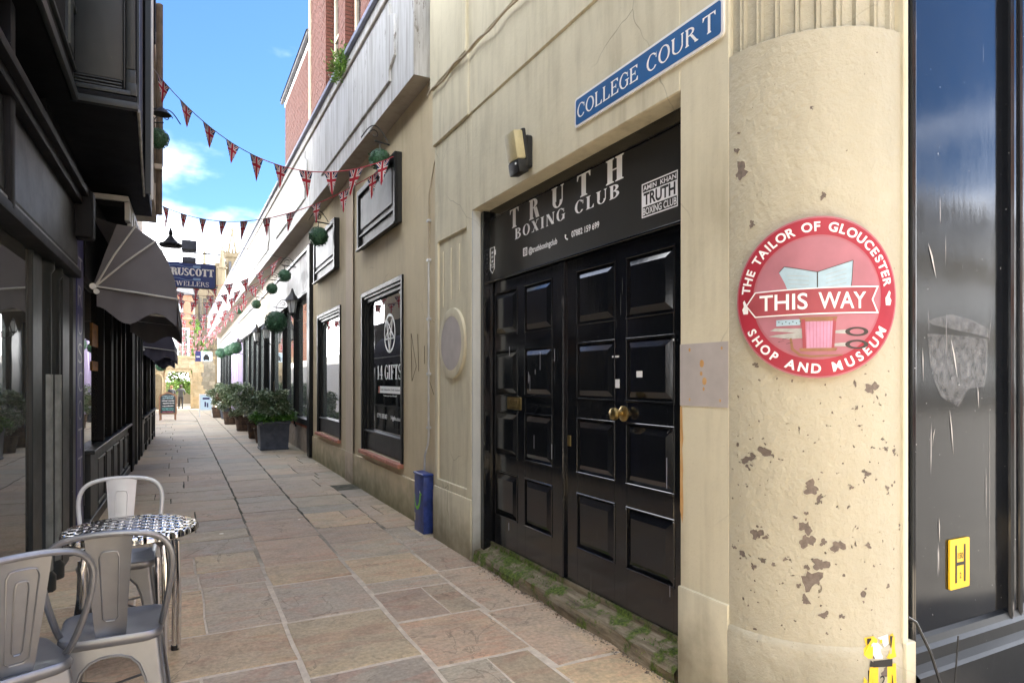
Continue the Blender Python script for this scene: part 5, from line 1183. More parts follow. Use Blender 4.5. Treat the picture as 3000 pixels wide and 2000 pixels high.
for k in range(9): a = k/8; leafcloud(mb, (1.50+.62*a, 14.28+.1*random.random(), .64+random.uniform(-.03,.05)), .12, .11, .07, 90, .085)
leafcloud(mb, (2.12,14.5,.72), .16,.25,.10, 160,.09); leafcloud(mb, (1.45,14.5,.68), .13,.25,.1, 160,.08); mb.build('leaves', M['leafgreen'], gd, kind='stuff')
# half barrels
def barrel(x, y, r, h, lab):
    t = thing('half_barrel', lab, 'barrel planter', (x, y, GZ(y)), group='wooden half barrels along the shops')
    n = 16; z0 = GZ(y)
    for k in range(n):
        a0, a1 = 2*pi*k/n + .01, 2*pi*(k+1)/n - .01; mb = MB(); V_ = []
        for (rr, z) in ((r*.80,0),(r*.92,h*.5),(r,h)):
            for q, a in ((0,a0),(0,a1),(-.03,a1),(-.03,a0)): V_.append((x+(rr+q)*cos(a), y+(rr+q)*sin(a), z0+z))
        mb.add(V_, [(0,1,5,4),(4,5,9,8),(2,3,7,6),(6,7,11,10),(0,4,7,3),(4,8,11,7),(1,2,6,5),(5,6,10,9),(8,9,10,11),(0,3,2,1)]); mb.build('stave', M['oak'], t)
    for f, z in ((.83,.12),(.92,.52),(.985,.9)):
        mb = MB(); mb.lathe([(r*f+.006,z*h-.018),(r*f+.010,z*h+.018)], (x,y,z0), 20); mb.build('hoop', M['rust'], t, smooth=True)
    mb = MB(); mb.lathe([(0,h*.9),(r*.93,h*.9)], (x,y,z0), 16); mb.build('soil', M['soil'], t)
barrel(1.80,17.35,.27,.42,'wooden half barrel just beyond the square lead planter')
barrel(1.72,20.1,.26,.40,'second wooden half barrel beyond the square planter')
barrel(1.62,23.3,.30,.42,'dark half barrel in the middle of the row of tubs')
barrel(1.46,28.0,.27,.42,'farthest half barrel, by the white framed pavement sign')
gp2 = thing('grey_pot', 'grey blue pot between the two farther half barrels', 'plant pot', (1.62,26.6,0)); mb = MB(); mb.lathe([(0,0),(.16,0),(.22,.38),(.24,.40),(.20,.40),(.19,.34),(0,.34)], (1.62,26.6,0), 16); mb.build('pot', M['lead'], gp2, smooth=True)
gp3 = thing('dark_pot', 'small dark pot tight against the half barrel beside the square planter', 'plant pot', (1.62,16.4,0)); mb = MB(); mb.lathe([(0,0),(.13,0),(.18,.32),(.20,.34),(.17,.34),(.16,.30),(0,.30)], (1.75,16.1,0), 16); mb.build('pot', M['oak'], gp3, smooth=True)
shrub(1.75,16.2,.30,.33,.55,1500,.055,M['leafshrub'],'low pale leaved shrub between the square planter and first barrel')
shrub(1.74,17.35,.40,.46,1.02,3000,.075,M['leafshrub'],'bushy variegated shrub in the first half barrel')
shrub(1.66,20.1,.38,.50,1.02,3200,.07,M['leafshrub'],'spreading variegated shrub in the second half barrel')
shrub(1.55,23.3,.40,.50,.98,2800,.075,M['leafshrub'],'rounded variegated shrub in the middle half barrel')
shrub(1.60,26.6,.38,.45,.95,2000,.08,M['leafred'],'reddish shrub in the grey blue pot')
shrub(1.40,28.0,.40,.50,.95,2200,.085,M['leafshrub'],'farthest variegated shrub, beside the white framed pavement sign')
# ================================================================== LEFT SIDE OF THE ALLEY
def skL(mb):      # designed with the wall face at x = 0 (alley side positive)
    mb.v = [(x + XL(y), y, z) for x, y, z in mb.v]; return mb
ls = thing('near_shopfront', 'dark painted shopfront with a big window and half round columns', 'shopfront', (-1, 4, 0))
mb = MB(); mb.box(-3, -.10, -1.2, 7.15, -.3, 3.4); skL(mb).build('wall', M['shopblack'], ls)
mb = MB(); mb.box(-.03, -.02, -1.0, 5.03, .27, 2.28); skL(mb).build('shop_pane', M['mirrorglass'], ls)
mb = MB(); mb.box(-.06, .015, -1.0, 5.04, .0, .26); skL(mb).build('stall_board', M['shopgrey'], ls, bevel=.006)
mb = MB(); mb.box(-.05, .04, -1.0, 5.04, .262, .30); skL(mb).build('sill', M['shopgrey'], ls, bevel=.006)
def postL(y0, y1, x1, z0, z1, name='pilaster', mat='shopgrey', par=None, x0=-.09, bevel=.006):
    m_ = MB(); m_.box(x0, x1, y0, y1, z0, z1); return skL(m_).build(name, M[mat], par or ls, bevel=bevel)
postL(5.045, 5.33, .0, .0, 2.33); postL(5.335, 6.02, -.045, .0, 2.33, mat='shopblack')
for y_, r_ in ((5.475,.085),(5.80,.085)):
    m_ = MB(); pr = [(r_*1.25,0),(r_*1.25,.10),(r_,.13),(r_*.96,1.0),(r_*.93,2.20),(r_*1.15,2.23),(r_*1.15,2.28),(r_*.9,2.30)]
    m_.lathe(pr, (-.05, y_, .0), 24); 
    for k in range(len(m_.v)):
        x, y, z = m_.v[k]; a = atan2(y-y_, x+.05)
        if .13 < z < 2.2: f = 1 - .07*(abs(sin(a*6))**.5 < .35); m_.v[k] = (-.05+(x+.05)*f, y_+(y-y_)*f, z)
    skL(m_).build('half_column', M['shopgrey'], ls, smooth=True, angle=50)
    m_ = MB(); m_.lathe([(r_*.985,0.14),(r_*.99,.5),(r_*.985,1.50)], (-.05+.004,y_,0), 8, a0=-.9, a1=.55); skL(m_).build('worn_pale_patch', simple('worn_grey_primer', (0.17,0.18,0.17), .6, var=.3, nscale=9), ls, smooth=True)
postL(6.03, 6.33, .012, .0, 2.9); postL(6.34, 6.44, -.03, .0, 2.9, mat='shopblack'); postL(6.45, 6.55, .02, .0, 2.9); postL(6.56, 6.75, .0, .0, 2.9)
m_ = MB(); m_.box(-.09, .005, 6.76, 7.15, .0, 3.2); skL(m_).build('letter_board', M['deepnavy'], ls)
m_ = MB(); m_.box(.0051, .012, 7.11, 7.15, .3, 2.28); skL(m_).build('board_edge', M['shopgrey'], ls)
# fascia with mouldings
m_ = MB(); P = [(.02,2.36),(.06,2.36),(.075,2.40),(.065,2.86),(.02,2.86)]
V_ = []
for y_ in (-1.0, 6.28): V_ += [(x, y_, z) for x, z in P]
m_.add(V_, [(i,(i+1)%5,5+(i+1)%5,5+i) for i in range(5)] + [(0,1,2,3,4),(9,8,7,6,5)]); skL(m_).build('fascia', M['black'], ls)
for (x1, z0, z1, mt) in ((.10, 2.285, 2.345, 'shopblack'), (.085, 2.35, 2.375, 'grout'), (.12, 2.87, 2.93, 'shopblack'), (.16, 2.935, 2.99, 'shopblack')):
    m_ = MB(); m_.box(-.03, x1, -1.0, 6.29, z0, z1); skL(m_).build('fascia_moulding', simple('worn_moulding', (0.10,0.10,0.10), .5, var=.5, nscale=20) if mt == 'grout' else M[mt], ls, bevel=.01, seg=2)
m_ = MB(); m_.box(-.03, .19, 6.20, 6.36, 2.60, 2.99); skL(m_).build('console_bracket', M['shopblack'], ls, bevel=.03, seg=3)
m_ = MB(); m_.box(-.03, .10, 4.00, 4.10, 2.30, 3.36); skL(m_).build('console_bracket', M['shopblack'], ls, bevel=.02, seg=2)
# vertical lettering
for k, ch in enumerate('TRUSCOTT'):
    zc = 1.70 + .254*(3-k)
    V_, F_ = sans(ch, -.012); V2 = fit(V_); mm = MB(); mm.add([(.0065, 7.055-.18*u if False else 6.83+.24*(1-u) if False else 6.83+.24*u*0 + .24*(1-u), zc-.09+.18*v) for u, v in V2], F_)
    for q in range(len(mm.v)): x, y, z = mm.v[q]; mm.v[q] = (x, 6.95 + (6.95-y), z)
    # reads from near to far on this side
    skL(mm).build('lettering', M['lettergrey'], ls)
# ---- upper floor: jetty and oriel
up = thing('jettied_upper_floor', 'black timber jettied upper storey with a panelled oriel box overhead', 'upper storey', (-.8, 5, 3.4))
m_ = MB(); m_.box(-3, -.645, -1.2, 5.40, 3.40, 6.2); m_.build('wall', M['shopblack'], up)
for (x1, z0, z1) in ((-.615, 3.40, 3.47), (-.63, 3.48, 3.52), (-.622, 3.60, 3.63), (-.622, 4.0, 4.04)): m_ = MB(); m_.box(-.66, x1, -1.2, 5.40, z0, z1); m_.build('moulding', M['shopgrey'], up, bevel=.008, seg=2)
for y_ in (5.05, 4.3, 3.4, 2.3): m_ = MB(); m_.box(-.66, -.618, y_, y_+.16, 3.635, 6.2); m_.build('mullion', M['shopgrey'], up, bevel=.01)
m_ = MB(); m_.add([(-.66,5.44,3.42),(-.262,5.44,3.42),(-.325,7.92,3.42),(-2.5,7.92,3.42),(-2.5,5.44,3.42),(-.66,5.44,6.2),(-.262,5.44,6.2),(-.325,7.92,6.2),(-2.5,7.92,6.2),(-2.5,5.44,6.2)], [(0,1,2,3,4),(5,6,7,8,9),(0,1,6,5),(1,2,7,6),(2,3,8,7),(3,4,9,8)]); ob = m_.build('oriel_box', M['shopblack'], up)
Yo = 5.44
def fr(x0, x1, z0, z1, t, mat='shopgrey', name='oriel_moulding', bev=.006): m_ = MB(); m_.box(x0, x1, Yo-t, Yo-.001, z0, z1); return m_.build(name, M[mat], ob, bevel=bev, seg=2)
fr(-.668, -.252, 3.405, 3.455, .055); fr(-.655, -.265, 3.46, 3.50, .03, 'shopblack'); fr(-.655, -.30, 3.505, 3.54, .035)
fr(-.642, -.355, 3.55, 3.562, .022); fr(-.642, -.355, 3.575, 3.587, .016); fr(-.642, -.355, 3.60, 3.61, .012)
fr(-.655, -.643, 3.55, 6.2, .035); fr(-.345, -.333, 3.55, 6.2, .035); fr(-.64, -.347, 3.615, 6.2, .010, name='oriel_panel'); 
fr(-.328, -.272, 3.70, 6.2, .03, name='oriel_pilaster'); fr(-.328, -.262, 3.51, 3.60, .03, name='oriel_pilaster_foot'); fr(-.328, -.268, 3.60, 3.70, .022, name='oriel_pilaster_neck')
for (x, t) in ((-.262, .012), (-.268, .02)):
    m_ = MB(); 
    for (a, b) in ((5.50,5.56),(7.80,7.86)): m_.box(-.30, -.25+.0*a, a, b, 3.42, 6.2)
    m_.build('oriel_side_trim', M['shopgrey'], ob); break
m_ = MB(); m_.tube([(-.252,5.45,3.418),(-.316,7.93,3.418)], .012, 6); m_.build('soffit_edge_bead', simple('worn_edge', (0.35,0.35,0.34), .5, var=.4), ob)
m_ = MB(); m_.box(-3, -.80, 5.42, 8.0, 2.99, 3.39); m_.build('soffit_beam', M['shopblack'], up)
# ---- second shopfront (jeweller)
j = thing('jeweller_shopfront', 'black and slate painted shopfront with stall riser panels under the nearest awning', 'shopfront', (-1, 10, 0))
m_ = MB(); m_.box(-3, -.30, 7.16, 12.9, -.3, 3.9); skL(m_).build('wall', M['shopblack'], j)
m_ = MB(); m_.box(-.09, .02, 7.16, 12.9, 2.42, 3.3); skL(m_).build('fascia', M['shopblack'], j)
postL(7.50, 8.05, .02, .0, .735, 'stall_pier', par=j); postL(7.16, 7.5, -.12, 0, 2.42, 'recessed_post', 'shopblack', j, x0=-.3)
m_ = MB(); m_.box(-.06, .06, 7.46, 11.95, .737, .775); skL(m_).build('sill', M['shopgrey'], j, bevel=.006)
m_ = MB(); m_.box(-.09, .0, 8.05, 11.95, .02, .736); skL(m_).build('stall_riser', M['shopgrey'], j)
rz_ = [o for o in COL.objects if o.name.startswith('stall_riser')][-1]
for k in range(5):
    a = 8.12 + k*.77; b = a + .64
    m_ = MB(); m_.box(.001, .018, a, b, .14, .17); m_.box(.001, .018, a, b, .60, .63); m_.box(.001, .018, a, a+.03, .17, .60); m_.box(.001, .018, b-.03, b, .17, .60); skL(m_).build('riser_moulding', M['shopgrey'], rz_, bevel=.004)
    m_ = MB(); m_.box(.001, .008, a+.09, b-.09, .22, .55); skL(m_).build('riser_panel', M['shopgrey'], rz_, bevel=.004)
m_ = MB(); m_.box(-.09, .035, 7.16, 11.95, .0, .11); skL(m_).build('skirting', M['shopgrey'], j, bevel=.006)
m_ = MB(); m_.box(-.05, -.04, 7.5, 11.95, .775, 2.42); skL(m_).build('shop_pane', M['mirrorglass'], j)
for y_, w_ in ((8.55,.10),(9.35,.22),(9.95,.10),(10.55,.14),(11.2,.12)): postL(y_, y_+w_, .02, .776, 2.42, 'post', 'shopblack', j, x0=-.06)
postL(11.95, 12.25, .06, .0, 2.42, 'end_pilaster', 'shopblack', j); postL(12.45, 12.9, .03, .0, 2.42, 'end_pilaster', 'shopblack', j)
for (a, c) in ((1.82,.24),(1.56,.1)):
    m_ = MB(); m_.box(-.035, -.028, 8.05, 8.5, a, a+c); skL(m_).build('amber_display', M['warm'], j)
# cornice with dentils
m_ = MB(); m_.box(-.05, .30, 8.02, 12.9, 3.36, 3.42); cor = skL(m_).build('cornice', M['grout'], j, bevel=.008)
m_ = MB(); m_.box(-.05, .26, 8.04, 12.9, 3.30, 3.358); skL(m_).build('cornice_bed', M['shopblack'], j)
for k in range(16): m_ = MB(); m_.box(.262, .31, 8.03+k*.3, 8.17+k*.3, 3.16, 3.355); skL(m_).build('dentil', M['grout'], cor, bevel=.004)
# ---- third shop
k3 = thing('far_left_shopfront', 'far dark shopfronts with panelled stall riser beyond the jeweller', 'shopfront', (-1, 20, 0))
m_ = MB(); m_.box(-3, -.25, 12.91, 19.3, -1, 7.2); skL(m_).build('wall', M['shopblack'], k3)
m_ = MB(); m_.box(-.2, .08, 12.91, 19.3, 2.30, 3.1); skL(m_).build('fascia', M['shopblack'], k3)
m_ = MB(); m_.box(-.2, .03, 14.4, 19.2, -.1, .70); r3 = skL(m_).build('stall_riser', M['shopgrey'], k3)
m_ = MB(); m_.box(-.2, .09, 14.35, 19.2, .702, .745); skL(m_).build('sill', M['shopgrey'], k3)
for k in range(5):
    a = 14.55 + k*.93; m_ = MB(); m_.box(.031, .045, a, a+.75, .12, .16); m_.box(.031, .045, a, a+.75, .58, .62); m_.box(.031, .045, a, a+.04, .16, .58); m_.box(.031, .045, a+.71, a+.75, .16, .58); skL(m_).build('riser_moulding', M['shopgrey'], r3)
for y_, w_ in ((12.95,.2),(13.6,.12),(14.3,.16),(15.6,.12),(16.9,.16),(18.2,.12),(19.1,.2)): postL(y_, y_+w_, .06, .0, 2.30, 'post', 'shopgrey' if w_ > .13 else 'shopblack', k3, x0=-.2)
m_ = MB(); m_.box(-.17, -.16, 13.0, 19.2, .2, 2.3); skL(m_).build('shop_pane', M['glass'], k3)
for y_ in (13.45, 15.2, 17.0):
    m_ = MB(); m_.box(.0, .01, y_, y_+.05, .1, 2.3); skL(m_).build('pale_beading', M['grout'], k3)
m_ = MB(); m_.box(-2.6, -1.5, 19.32, 49.8, -1, 2.6); m_.build('white_far_wall', M['whitepaint'], k3)
m_ = MB(); m_.box(-.22, -.2, 12.95, 19.28, 3.15, 7.2); m_.v = [(x+.22+.003-.25+.0, y, z) for x, y, z in m_.v]; skL(m_).build('cream_upper_face', M['oldcream'], k3)
# ---- upper storeys beyond
uh = thing('upper_house', 'tall narrow cream and dark upper storeys above the far left shops', 'house', (-1, 11, 3.9))
m_ = MB(); m_.box(-3, -.275, 7.95, 9.0, 3.44, 7.6); m_.build('dark_gable', M['shopblack'], uh)
m_ = MB(); m_.box(-3, -.285, 9.01, 11.5, 3.9, 7.0); m_.build('wall', M['oldcream'], uh)
m_ = MB(); m_.box(-3.05, -.235, 8.9, 9.03, 5.55, 7.8); m_.build('dark_bargeboard', M['shopblack'], uh)
m_ = MB(); m_.tube([(-.262,8.4,3.5),(-.262,8.4,7.5)], .02, 8); m_.build('white_downpipe', M['pipewhite'], uh, smooth=True)
m_ = MB(); m_.tube([(-.245,10.9,3.9),(-.245,10.9,4.6),(-.235,10.9,4.62),(-.235,10.9,7.0)], .045, 8); m_.build('brown_downpipe', M['bark'], uh, smooth=True)
m_ = MB(); m_.box(-.3, -.20, 10.8, 11.0, 4.55, 4.62); m_.build('pipe_collar', M['oldcream'], uh)
for z_ in (4.2, 5.2, 6.3): m_ = MB(); m_.box(-.30, -.262, 9.4, 10.3, z_, z_+.6); m_.build('upper_window', M['glass'], uh)

# left hanging ball and hood lamp
topiary((-.215, 9.3, 4.50), .125, 'topiary ball high on the left against the sky', 'topiary balls along the shops')
bracket((-.215, 9.3, 4.50), .125, -.285, 'iron bracket of the ball high on the left wall', 'iron brackets')
lh = thing('hood_lamp', 'dark pointed lamp hood above the ball on the left wall', 'lamp', (-.18,9.1,4.75))
m_ = MB(); m_.tube([(-.28,9.0,4.74),(-.22,9.0,4.77)], .012, 6); m_.build('arm', M['cable'], lh); m_ = MB(); m_.lathe([(.01,.06),(.04,.04),(.11,-.03)], (-.17,9.0,4.73), 12); m_.build('hood', M['cable'], lh, smooth=True)
topiary((-.62, 31.0, 2.05), .22, 'low flattened topiary ball at the far left end near the gateway', 'topiary balls along the shops'); bracket((-.62, 31.0, 2.05), .22, -1.5, 'iron bracket of the far left ball near the gateway', 'iron brackets')
# ---- awnings
def awning(y0, ln, z0, sc, mat, lab, px=0.03):
    t = thing('awning', lab, 'awning', (XL(y0), y0, z0), group='Dutch hood awnings on the left side')
    H = (px, z0); A = [(.20,.64),(.36,.625),(.545,.50),(.64,.335),(.715,.12),(.735,-.085)]
    A = [(H[0]+a*sc, z0+b*sc) for a, b in A]
    hood = MB(); n = 10
    def pt(k, y): x, z = A[k]; return (x, y, z)
    # curved fan at both ends, barrel between
    for (yy, s) in ((y0, 1), (y0+ln, -1)):
        for k in range(len(A)-1):
            # each gore bulges a little towards the street end
            a, b = A[k], A[k+1]; h = (H[0], yy, H[1])
            m1 = ((H[0]+a[0])/2, yy-s*.03, (H[1]+a[1])/2); m2 = ((H[0]+b[0])/2, yy-s*.03, (H[1]+b[1])/2)
            hood.add([h, m1, m2, (a[0],yy+s*.02,a[1]), (b[0],yy+s*.02,b[1])], [(0,1,2),(1,3,4,2)])
    for k in range(len(A)-1): hood.add([(A[k][0],y0+.02,A[k][1]),(A[k][0],y0+ln-.02,A[k][1]),(A[k+1][0],y0+ln-.02,A[k+1][1]),(A[k+1][0],y0+.02,A[k+1][1])], [(0,1,2,3)])
    hood.add([(A[0][0],y0+.02,A[0][1]),(A[0][0],y0+ln-.02,A[0][1]),(.0,y0+ln,A[0][1]+.05),(.0,y0,A[0][1]+.05)], [(0,1,2,3)])
    skL(hood).build('canvas_hood', mat, t, smooth=True, angle=60)
    # wavy valance: two ends and the long front
    val = MB(); E = A[-1]; n = 24
    def wave(u, per): return -.245*sc - .07*sc*sin(u*per*2*pi - pi*.5)
    for yy in (y0, y0+ln):
        T_ = [(H[0]+.03+(E[0]-H[0]-.03)*i/n, yy, H[1]-.02+(E[1]-H[1]+.02)*i/n) for i in range(n+1)]; Bt = [(p[0], yy - .01*sin(i), p[2] + wave(i/n, 1.35)) for i, p in enumerate(T_)]
        val.add(T_+Bt, [(i,i+1,n+1+i+1,n+1+i) for i in range(n)])
    n = 80; T_ = [(E[0]+.002, y0+ln*i/n, E[1]) for i in range(n+1)]; Bt = [(E[0]+.01, p[1], p[2]+wave(i/n, ln/.52)) for i, p in enumerate(T_)]
    val.add(T_+Bt, [(i,i+1,n+1+i+1,n+1+i) for i in range(n)]); skL(val).build('valance', mat, t, smooth=True)
    for k in (1, 2, 5) if sc > .8 else (5,):
        for yy in (y0-.012, y0+ln+.012):
            r_ = MB(); r_.tube([(H[0]+.02,yy,H[1]),((H[0]+A[k][0])/2,yy-.032*(1 if yy < y0+1 else -1),(H[1]+A[k][1])/2),(A[k][0],yy,A[k][1])], .0095, 6); skL(r_).build('rib', M['grout'], t, smooth=True)
    r_ = MB(); r_.tube([(E[0],y0,E[1]),(E[0],y0+ln,E[1])], .012, 6); skL(r_).build('front_rail', M['grout'], t)
    for yy in (y0, y0+ln):
        r_ = MB(); r_.lathe([(0,-.03),(.03,-.03),(.03,.03),(0,.03)], (H[0]+.0,yy,H[1]), 10, axis='y'); r_.lathe([(0,-.03),(.026,-.03),(.026,.03),(0,.03)], (H[0]+.03,yy,H[1]-.05), 10, axis='y'); skL(r_).build('hinge', M['whitepaint'], t)
    for q in (.18, .22):
        r_ = MB(); r_.tube([(H[0]+.2,y0+q,H[1]-.19*sc-.02),(E[0]-.05,y0+q+.0,E[1]-.17*sc)], .012, 6); skL(r_).build('inner_strut', M['grout'], t)
    r_ = MB(); r_.tube([(H[0]+.2,y0+.2,H[1]-.2*sc),(H[0]+.32,y0+.25,H[1]-.08*sc)], .01, 6); skL(r_).build('inner_strut', M['grout'], t)
    return t
awning(7.59, 3.9, 2.385, 1.0, M['awning'], 'grey Dutch hood awning with white ribs, nearest on the left')
awning(14.6, 2.9, 2.11, .78, M['awningshade'], 'shade-toned scalloped awning farther along, second on the left')
awning(17.9, 1.3, 1.98, .62, M['awningshade'], 'small shade-toned awning, farthest on the left near the gateway', px=.06)
# ---- hanging sign of the jeweller
hs = thing('jeweller_hanging_sign', 'blue hanging sign with white TRUSCOTT JEWELLERS lettering over the alley', 'sign', (.15, 10.5, 3.0))
YS = 10.5; SX0, SX1, SZ0, SZ1 = -.31, .505, 2.79, 3.155
mb = MB(); mb.prism(rrect(SX0, SX1, SZ0, SZ1, .045), lambda a,b: (a,YS+.03,b), lambda a,b: (a,YS-.03,b)); mb.build('rim', M['cable'], hs)
mb = MB(); mb.prism(rrect(SX0+.008, SX1-.012, SZ0+.01, SZ1-.01, .04), lambda a,b: (a,YS-.029,b), lambda a,b: (a,YS-.034,b)); mb.build('blue_panel', M['navy'], hs)
def S_(fn, txt, xa, xb, z0, z1, mat='letter', **kw): return put_text('lettering', fn(txt, **kw), lambda u, v, l: (xa+(xb-xa)*u, YS-.036-l*3, z0+(z1-z0)*v), M[mat], hs, eps=.0002 if fn is serif else 0)
S_(serif, 'TRUSCOTT', -.165, .474, 2.965, 3.075, T=.30, t=.10, gap=.03); S_(serif, 'JEWELLERS', -.125, .41, 2.815, 2.885, T=.15, t=.06, gap=.08)
for (x0, z) in ((-.20,3.10),(.20,3.10),(-.20,2.92),(.20,2.92)):
    mb = MB(); mb.prism(rrect(x0, x0+.10, z-.018, z+.018, .01), lambda a,b: (a,YS-.033,b), lambda a,b: (a,YS-.0352,b)); mb.build('pale_emblem', M['paleblue'], hs)
for z in (3.10, 2.915):
    mb = MB(); mb.tube([(-.10+.03*k, YS-.0352, z + .014*sin(k*.6)) for k in range(11)], .003, 4); mb.build('pale_line', M['paleblue'], hs)
mb = MB(); mb.tube([(XL(YS)+.3, YS, 3.31),(.56, YS, 3.31)], .011, 6); mb.tube([(-.2,YS,3.31),(-.2,YS,3.15)], .007, 5); mb.tube([(.4,YS,3.31),(.4,YS,3.15)], .007, 5); mb.build('bracket_bar', M['cable'], hs)
for x0 in (-.45, .0, .45):
    mb = MB(); mb.tube([(x0+.05*cos(a*.5)*(1-a/16), YS, 3.375+.05*sin(a*.5)*(1-a/16)) for a in range(14)], .006, 5); mb.build('bracket_scroll', M['cable'], hs)
# lanterns hung over the alley on the left side
def bigl(loc, lab, flat):
    t = thing('hanging_lantern', lab, 'lantern', loc); x, y, z = loc; m_ = MB()
    if flat:
        m_.lathe([(.0,.30),(.02,.26),(.035,.20),(.025,.17),(.05,.13),(.10,.06),(.17,.03),(.175,.0),(.16,-.02),(0,-.03)], loc, 16); m_.build('cap', M['shopblack'], t, smooth=True)
        for s in (-1,1): m_ = MB(); m_.tube([(x+s*.105,y,z-.02),(x+s*.105,y,z-.30)], .006, 5); m_.build('hanger', M['cable'], t)
        m_ = MB(); m_.lathe([(0,-.29),(.12,-.30),(.12,-.32),(0,-.33)], loc, 12); m_.build('base_ring', M['cable'], t)
    else:
        m_.box(x-.13,x+.13,y-.13,y+.13,z-.02,z+.16); m_.build('box_body', M['lead'], t, bevel=.01)
        m_ = MB(); m_.tube([(x-.14,y,z+.20),(x-.08,y,z+.28),(x,y,z+.26),(x+.08,y,z+.28),(x+.14,y,z+.20)], .009, 5); m_.tube([(x,y,z+.16),(x,y,z+.30)], .009, 5); m_.build('crown', M['cable'], t)
        m_ = MB(); m_.box(x-.12,x+.12,y-.12,y+.12,z-.26,z-.16); m_.tube([(x,y,z-.02),(x,y,z-.16)], .01, 5); m_.build('lower_box', M['lead'], t, bevel=.01)
    return t
bigl((-.10,12,3.66), 'dark lantern cap with a pointed finial above the jeweller sign', True)
bigl((.20,14,3.98), 'green grey box lantern right of the pointed lantern cap', False)
mb = MB(); mb.tube([(-.4,14,4.45),(.20,14,4.28),(2.25,14,3.9)], .004, 4); tag(mb.build('lantern_wire', M['cable'], kind='stuff'), 'thin wires carrying the two lanterns across the alley', 'wire')
# ================================================================== FURNITURE
def chair(name, lab, loc, rz, main, frame):
    t = thing(name, lab, 'chair', (0,0,0), group='metal bistro chairs')
    # seat
    def rr(s, z, r=.06, k=5):
        P = rrect(-s, s, -s, s, r, k); return [(x*(1.0+.06*(y>0)), y, z) for x, y in P]
    m_ = MB(); rings = [rr(.168,.408,.055), rr(.178,.415,.06), rr(.182,.438,.062), rr(.176,.450,.06), rr(.165,.450,.055), rr(.155,.445,.05), rr(.05,.441,.02)]; K = len(rings[0])
    for R_ in rings: m_.v += R_
    for a in range(len(rings)-1):
        for i in range(K): m_.f.append((a*K+i, a*K+(i+1)%K, (a+1)*K+(i+1)%K, (a+1)*K+i)); m_.m.append(0)
    m_.f.append(tuple((len(rings)-1)*K+i for i in range(K))); m_.m.append(0)
    seat = m_.build('seat', main, t, smooth=True, angle=50)
    # legs: two half panels each, meeting at the corner
    prof = [(.0,.415),(.0,.372),(.035,.369),(.07,.355),(.098,.325),(.118,.27),(.135,.19),(.150,.10),(.166,.0)]
    outer = lambda z: .168 + .048*(1-z/.415)**1.1
    for sx in (-1,1):
        for sy in (-1,1):
            m_ = MB()
            for mode in (0,1):
                V_ = []; 
                for (s, z) in prof: V_.append((s, z))
                n_ = len(V_)
                f0 = lambda s, z, off: ((sx*s, sy*(outer(z)-off), z) if mode == 0 else (sx*(outer(z)-off), sy*s, z))
                # strips between the profile and the outer corner
                for off in (0, .004):
                    b = len(m_.v)
                    for (s, z) in prof:
                        o_ = outer(z) - .018
                        m_.v += [f0(s, z, off - (.0025 if 0 else 0)), f0(max(s, o_*.5+s*.5), z, off), f0(o_, z, off)]
                    # top edge row
                    for i in range(1, n_-1):
                        a_ = b+3*i
                        for q in (0,1): m_.f.append((a_+q, a_+q+1, a_+3+q+1, a_+3+q)); m_.m.append(0)
                    # head piece above the arch
                    h0 = len(m_.v); xs_ = [p[0] for p in prof[1:5]]
                    m_.v += [f0(x, .415, off) for x in xs_] + [f0(outer(.415)-.018, .415, off), f0(outer(.325)-.018,.325,off)]
                    for i in range(3): m_.f.append((h0+i, h0+i+1, b+3*(i+2), b+3*(i+1))); m_.m.append(0)
                    m_.f.append((h0+3, h0+4, h0+5, b+3*4)); m_.m.append(0)
                # rolled edge along the arch
                m_.tube([f0(s, z, 0) for s, z in prof[1:]], .0055, 6)
            # rounded corner
            b = len(m_.v); K2 = 6; zs = [.415,.325,.2,.1,0]
            for z in zs:
                o_ = outer(z); c = o_-.018
                for k in range(K2+1): a = pi/2*k/K2; m_.v.append((sx*(c+.018*sin(a)), sy*(c+.018*cos(a)), z))
            for i in range(len(zs)-1):
                for k in range(K2): m_.f.append((b+i*(K2+1)+k, b+i*(K2+1)+k+1, b+(i+1)*(K2+1)+k+1, b+(i+1)*(K2+1)+k)); m_.m.append(0)
            m_.build('leg', main, t, smooth=True, angle=45)
    for s in (-1,1):      # cross braces
        m_ = MB(); m_.tube([(-.185*s, -.185, .16),(0,0,.19),(.185*s,.185,.16)], .006, 6); m_.build('brace', main, t, smooth=True)
    # back tube
    half = [(.172,-.06,.425),(.180,-.115,.47),(.196,-.165,.56),(.212,-.20,.66),(.218,-.218,.74),(.210,-.226,.79),(.185,-.232,.832),(.14,-.237,.856),(.07,-.241,.868),(0,-.242,.870)]
    pts = [(-x,y,z) for x,y,z in half] + [(x,y,z) for x,y,z in half[::-1][1:]]
    # smooth by one Chaikin pass
    P2 = [Vector(pts[0])]
    for a, b in zip(pts, pts[1:]): a, b = Vector(a), Vector(b); P2 += [a*.75+b*.25, a*.25+b*.75]
    P2.append(Vector(pts[-1])); m_ = MB(); m_.tube(P2, .0125, 10); m_.build('back_tube', frame, t, smooth=True)
    # splat with pressed ribs
    m_ = MB(); nz, nx = 14, 8; V_ = []
    yb = lambda v: -.150 - .092*v**.8
    wd = lambda v: .052 + .028*v
    for off in (0, .004):
        for i in range(nz+1):
            v = i/nz; z = .442 + .422*v
            for k in range(nx+1):
                u = -1+2*k/nx; V_.append((u*wd(v), yb(v) - .010*(1-u*u)*-1 + off, z))
    Q = (nz+1)*(nx+1)
    F_ = [(o+i*(nx+1)+k, o+i*(nx+1)+k+1, o+(i+1)*(nx+1)+k+1, o+(i+1)*(nx+1)+k) for o in (0,Q) for i in range(nz) for k in range(nx)]
    m_.add(V_, F_); sp_ = m_.build('back_splat', frame if frame is not main else main, t, smooth=True)
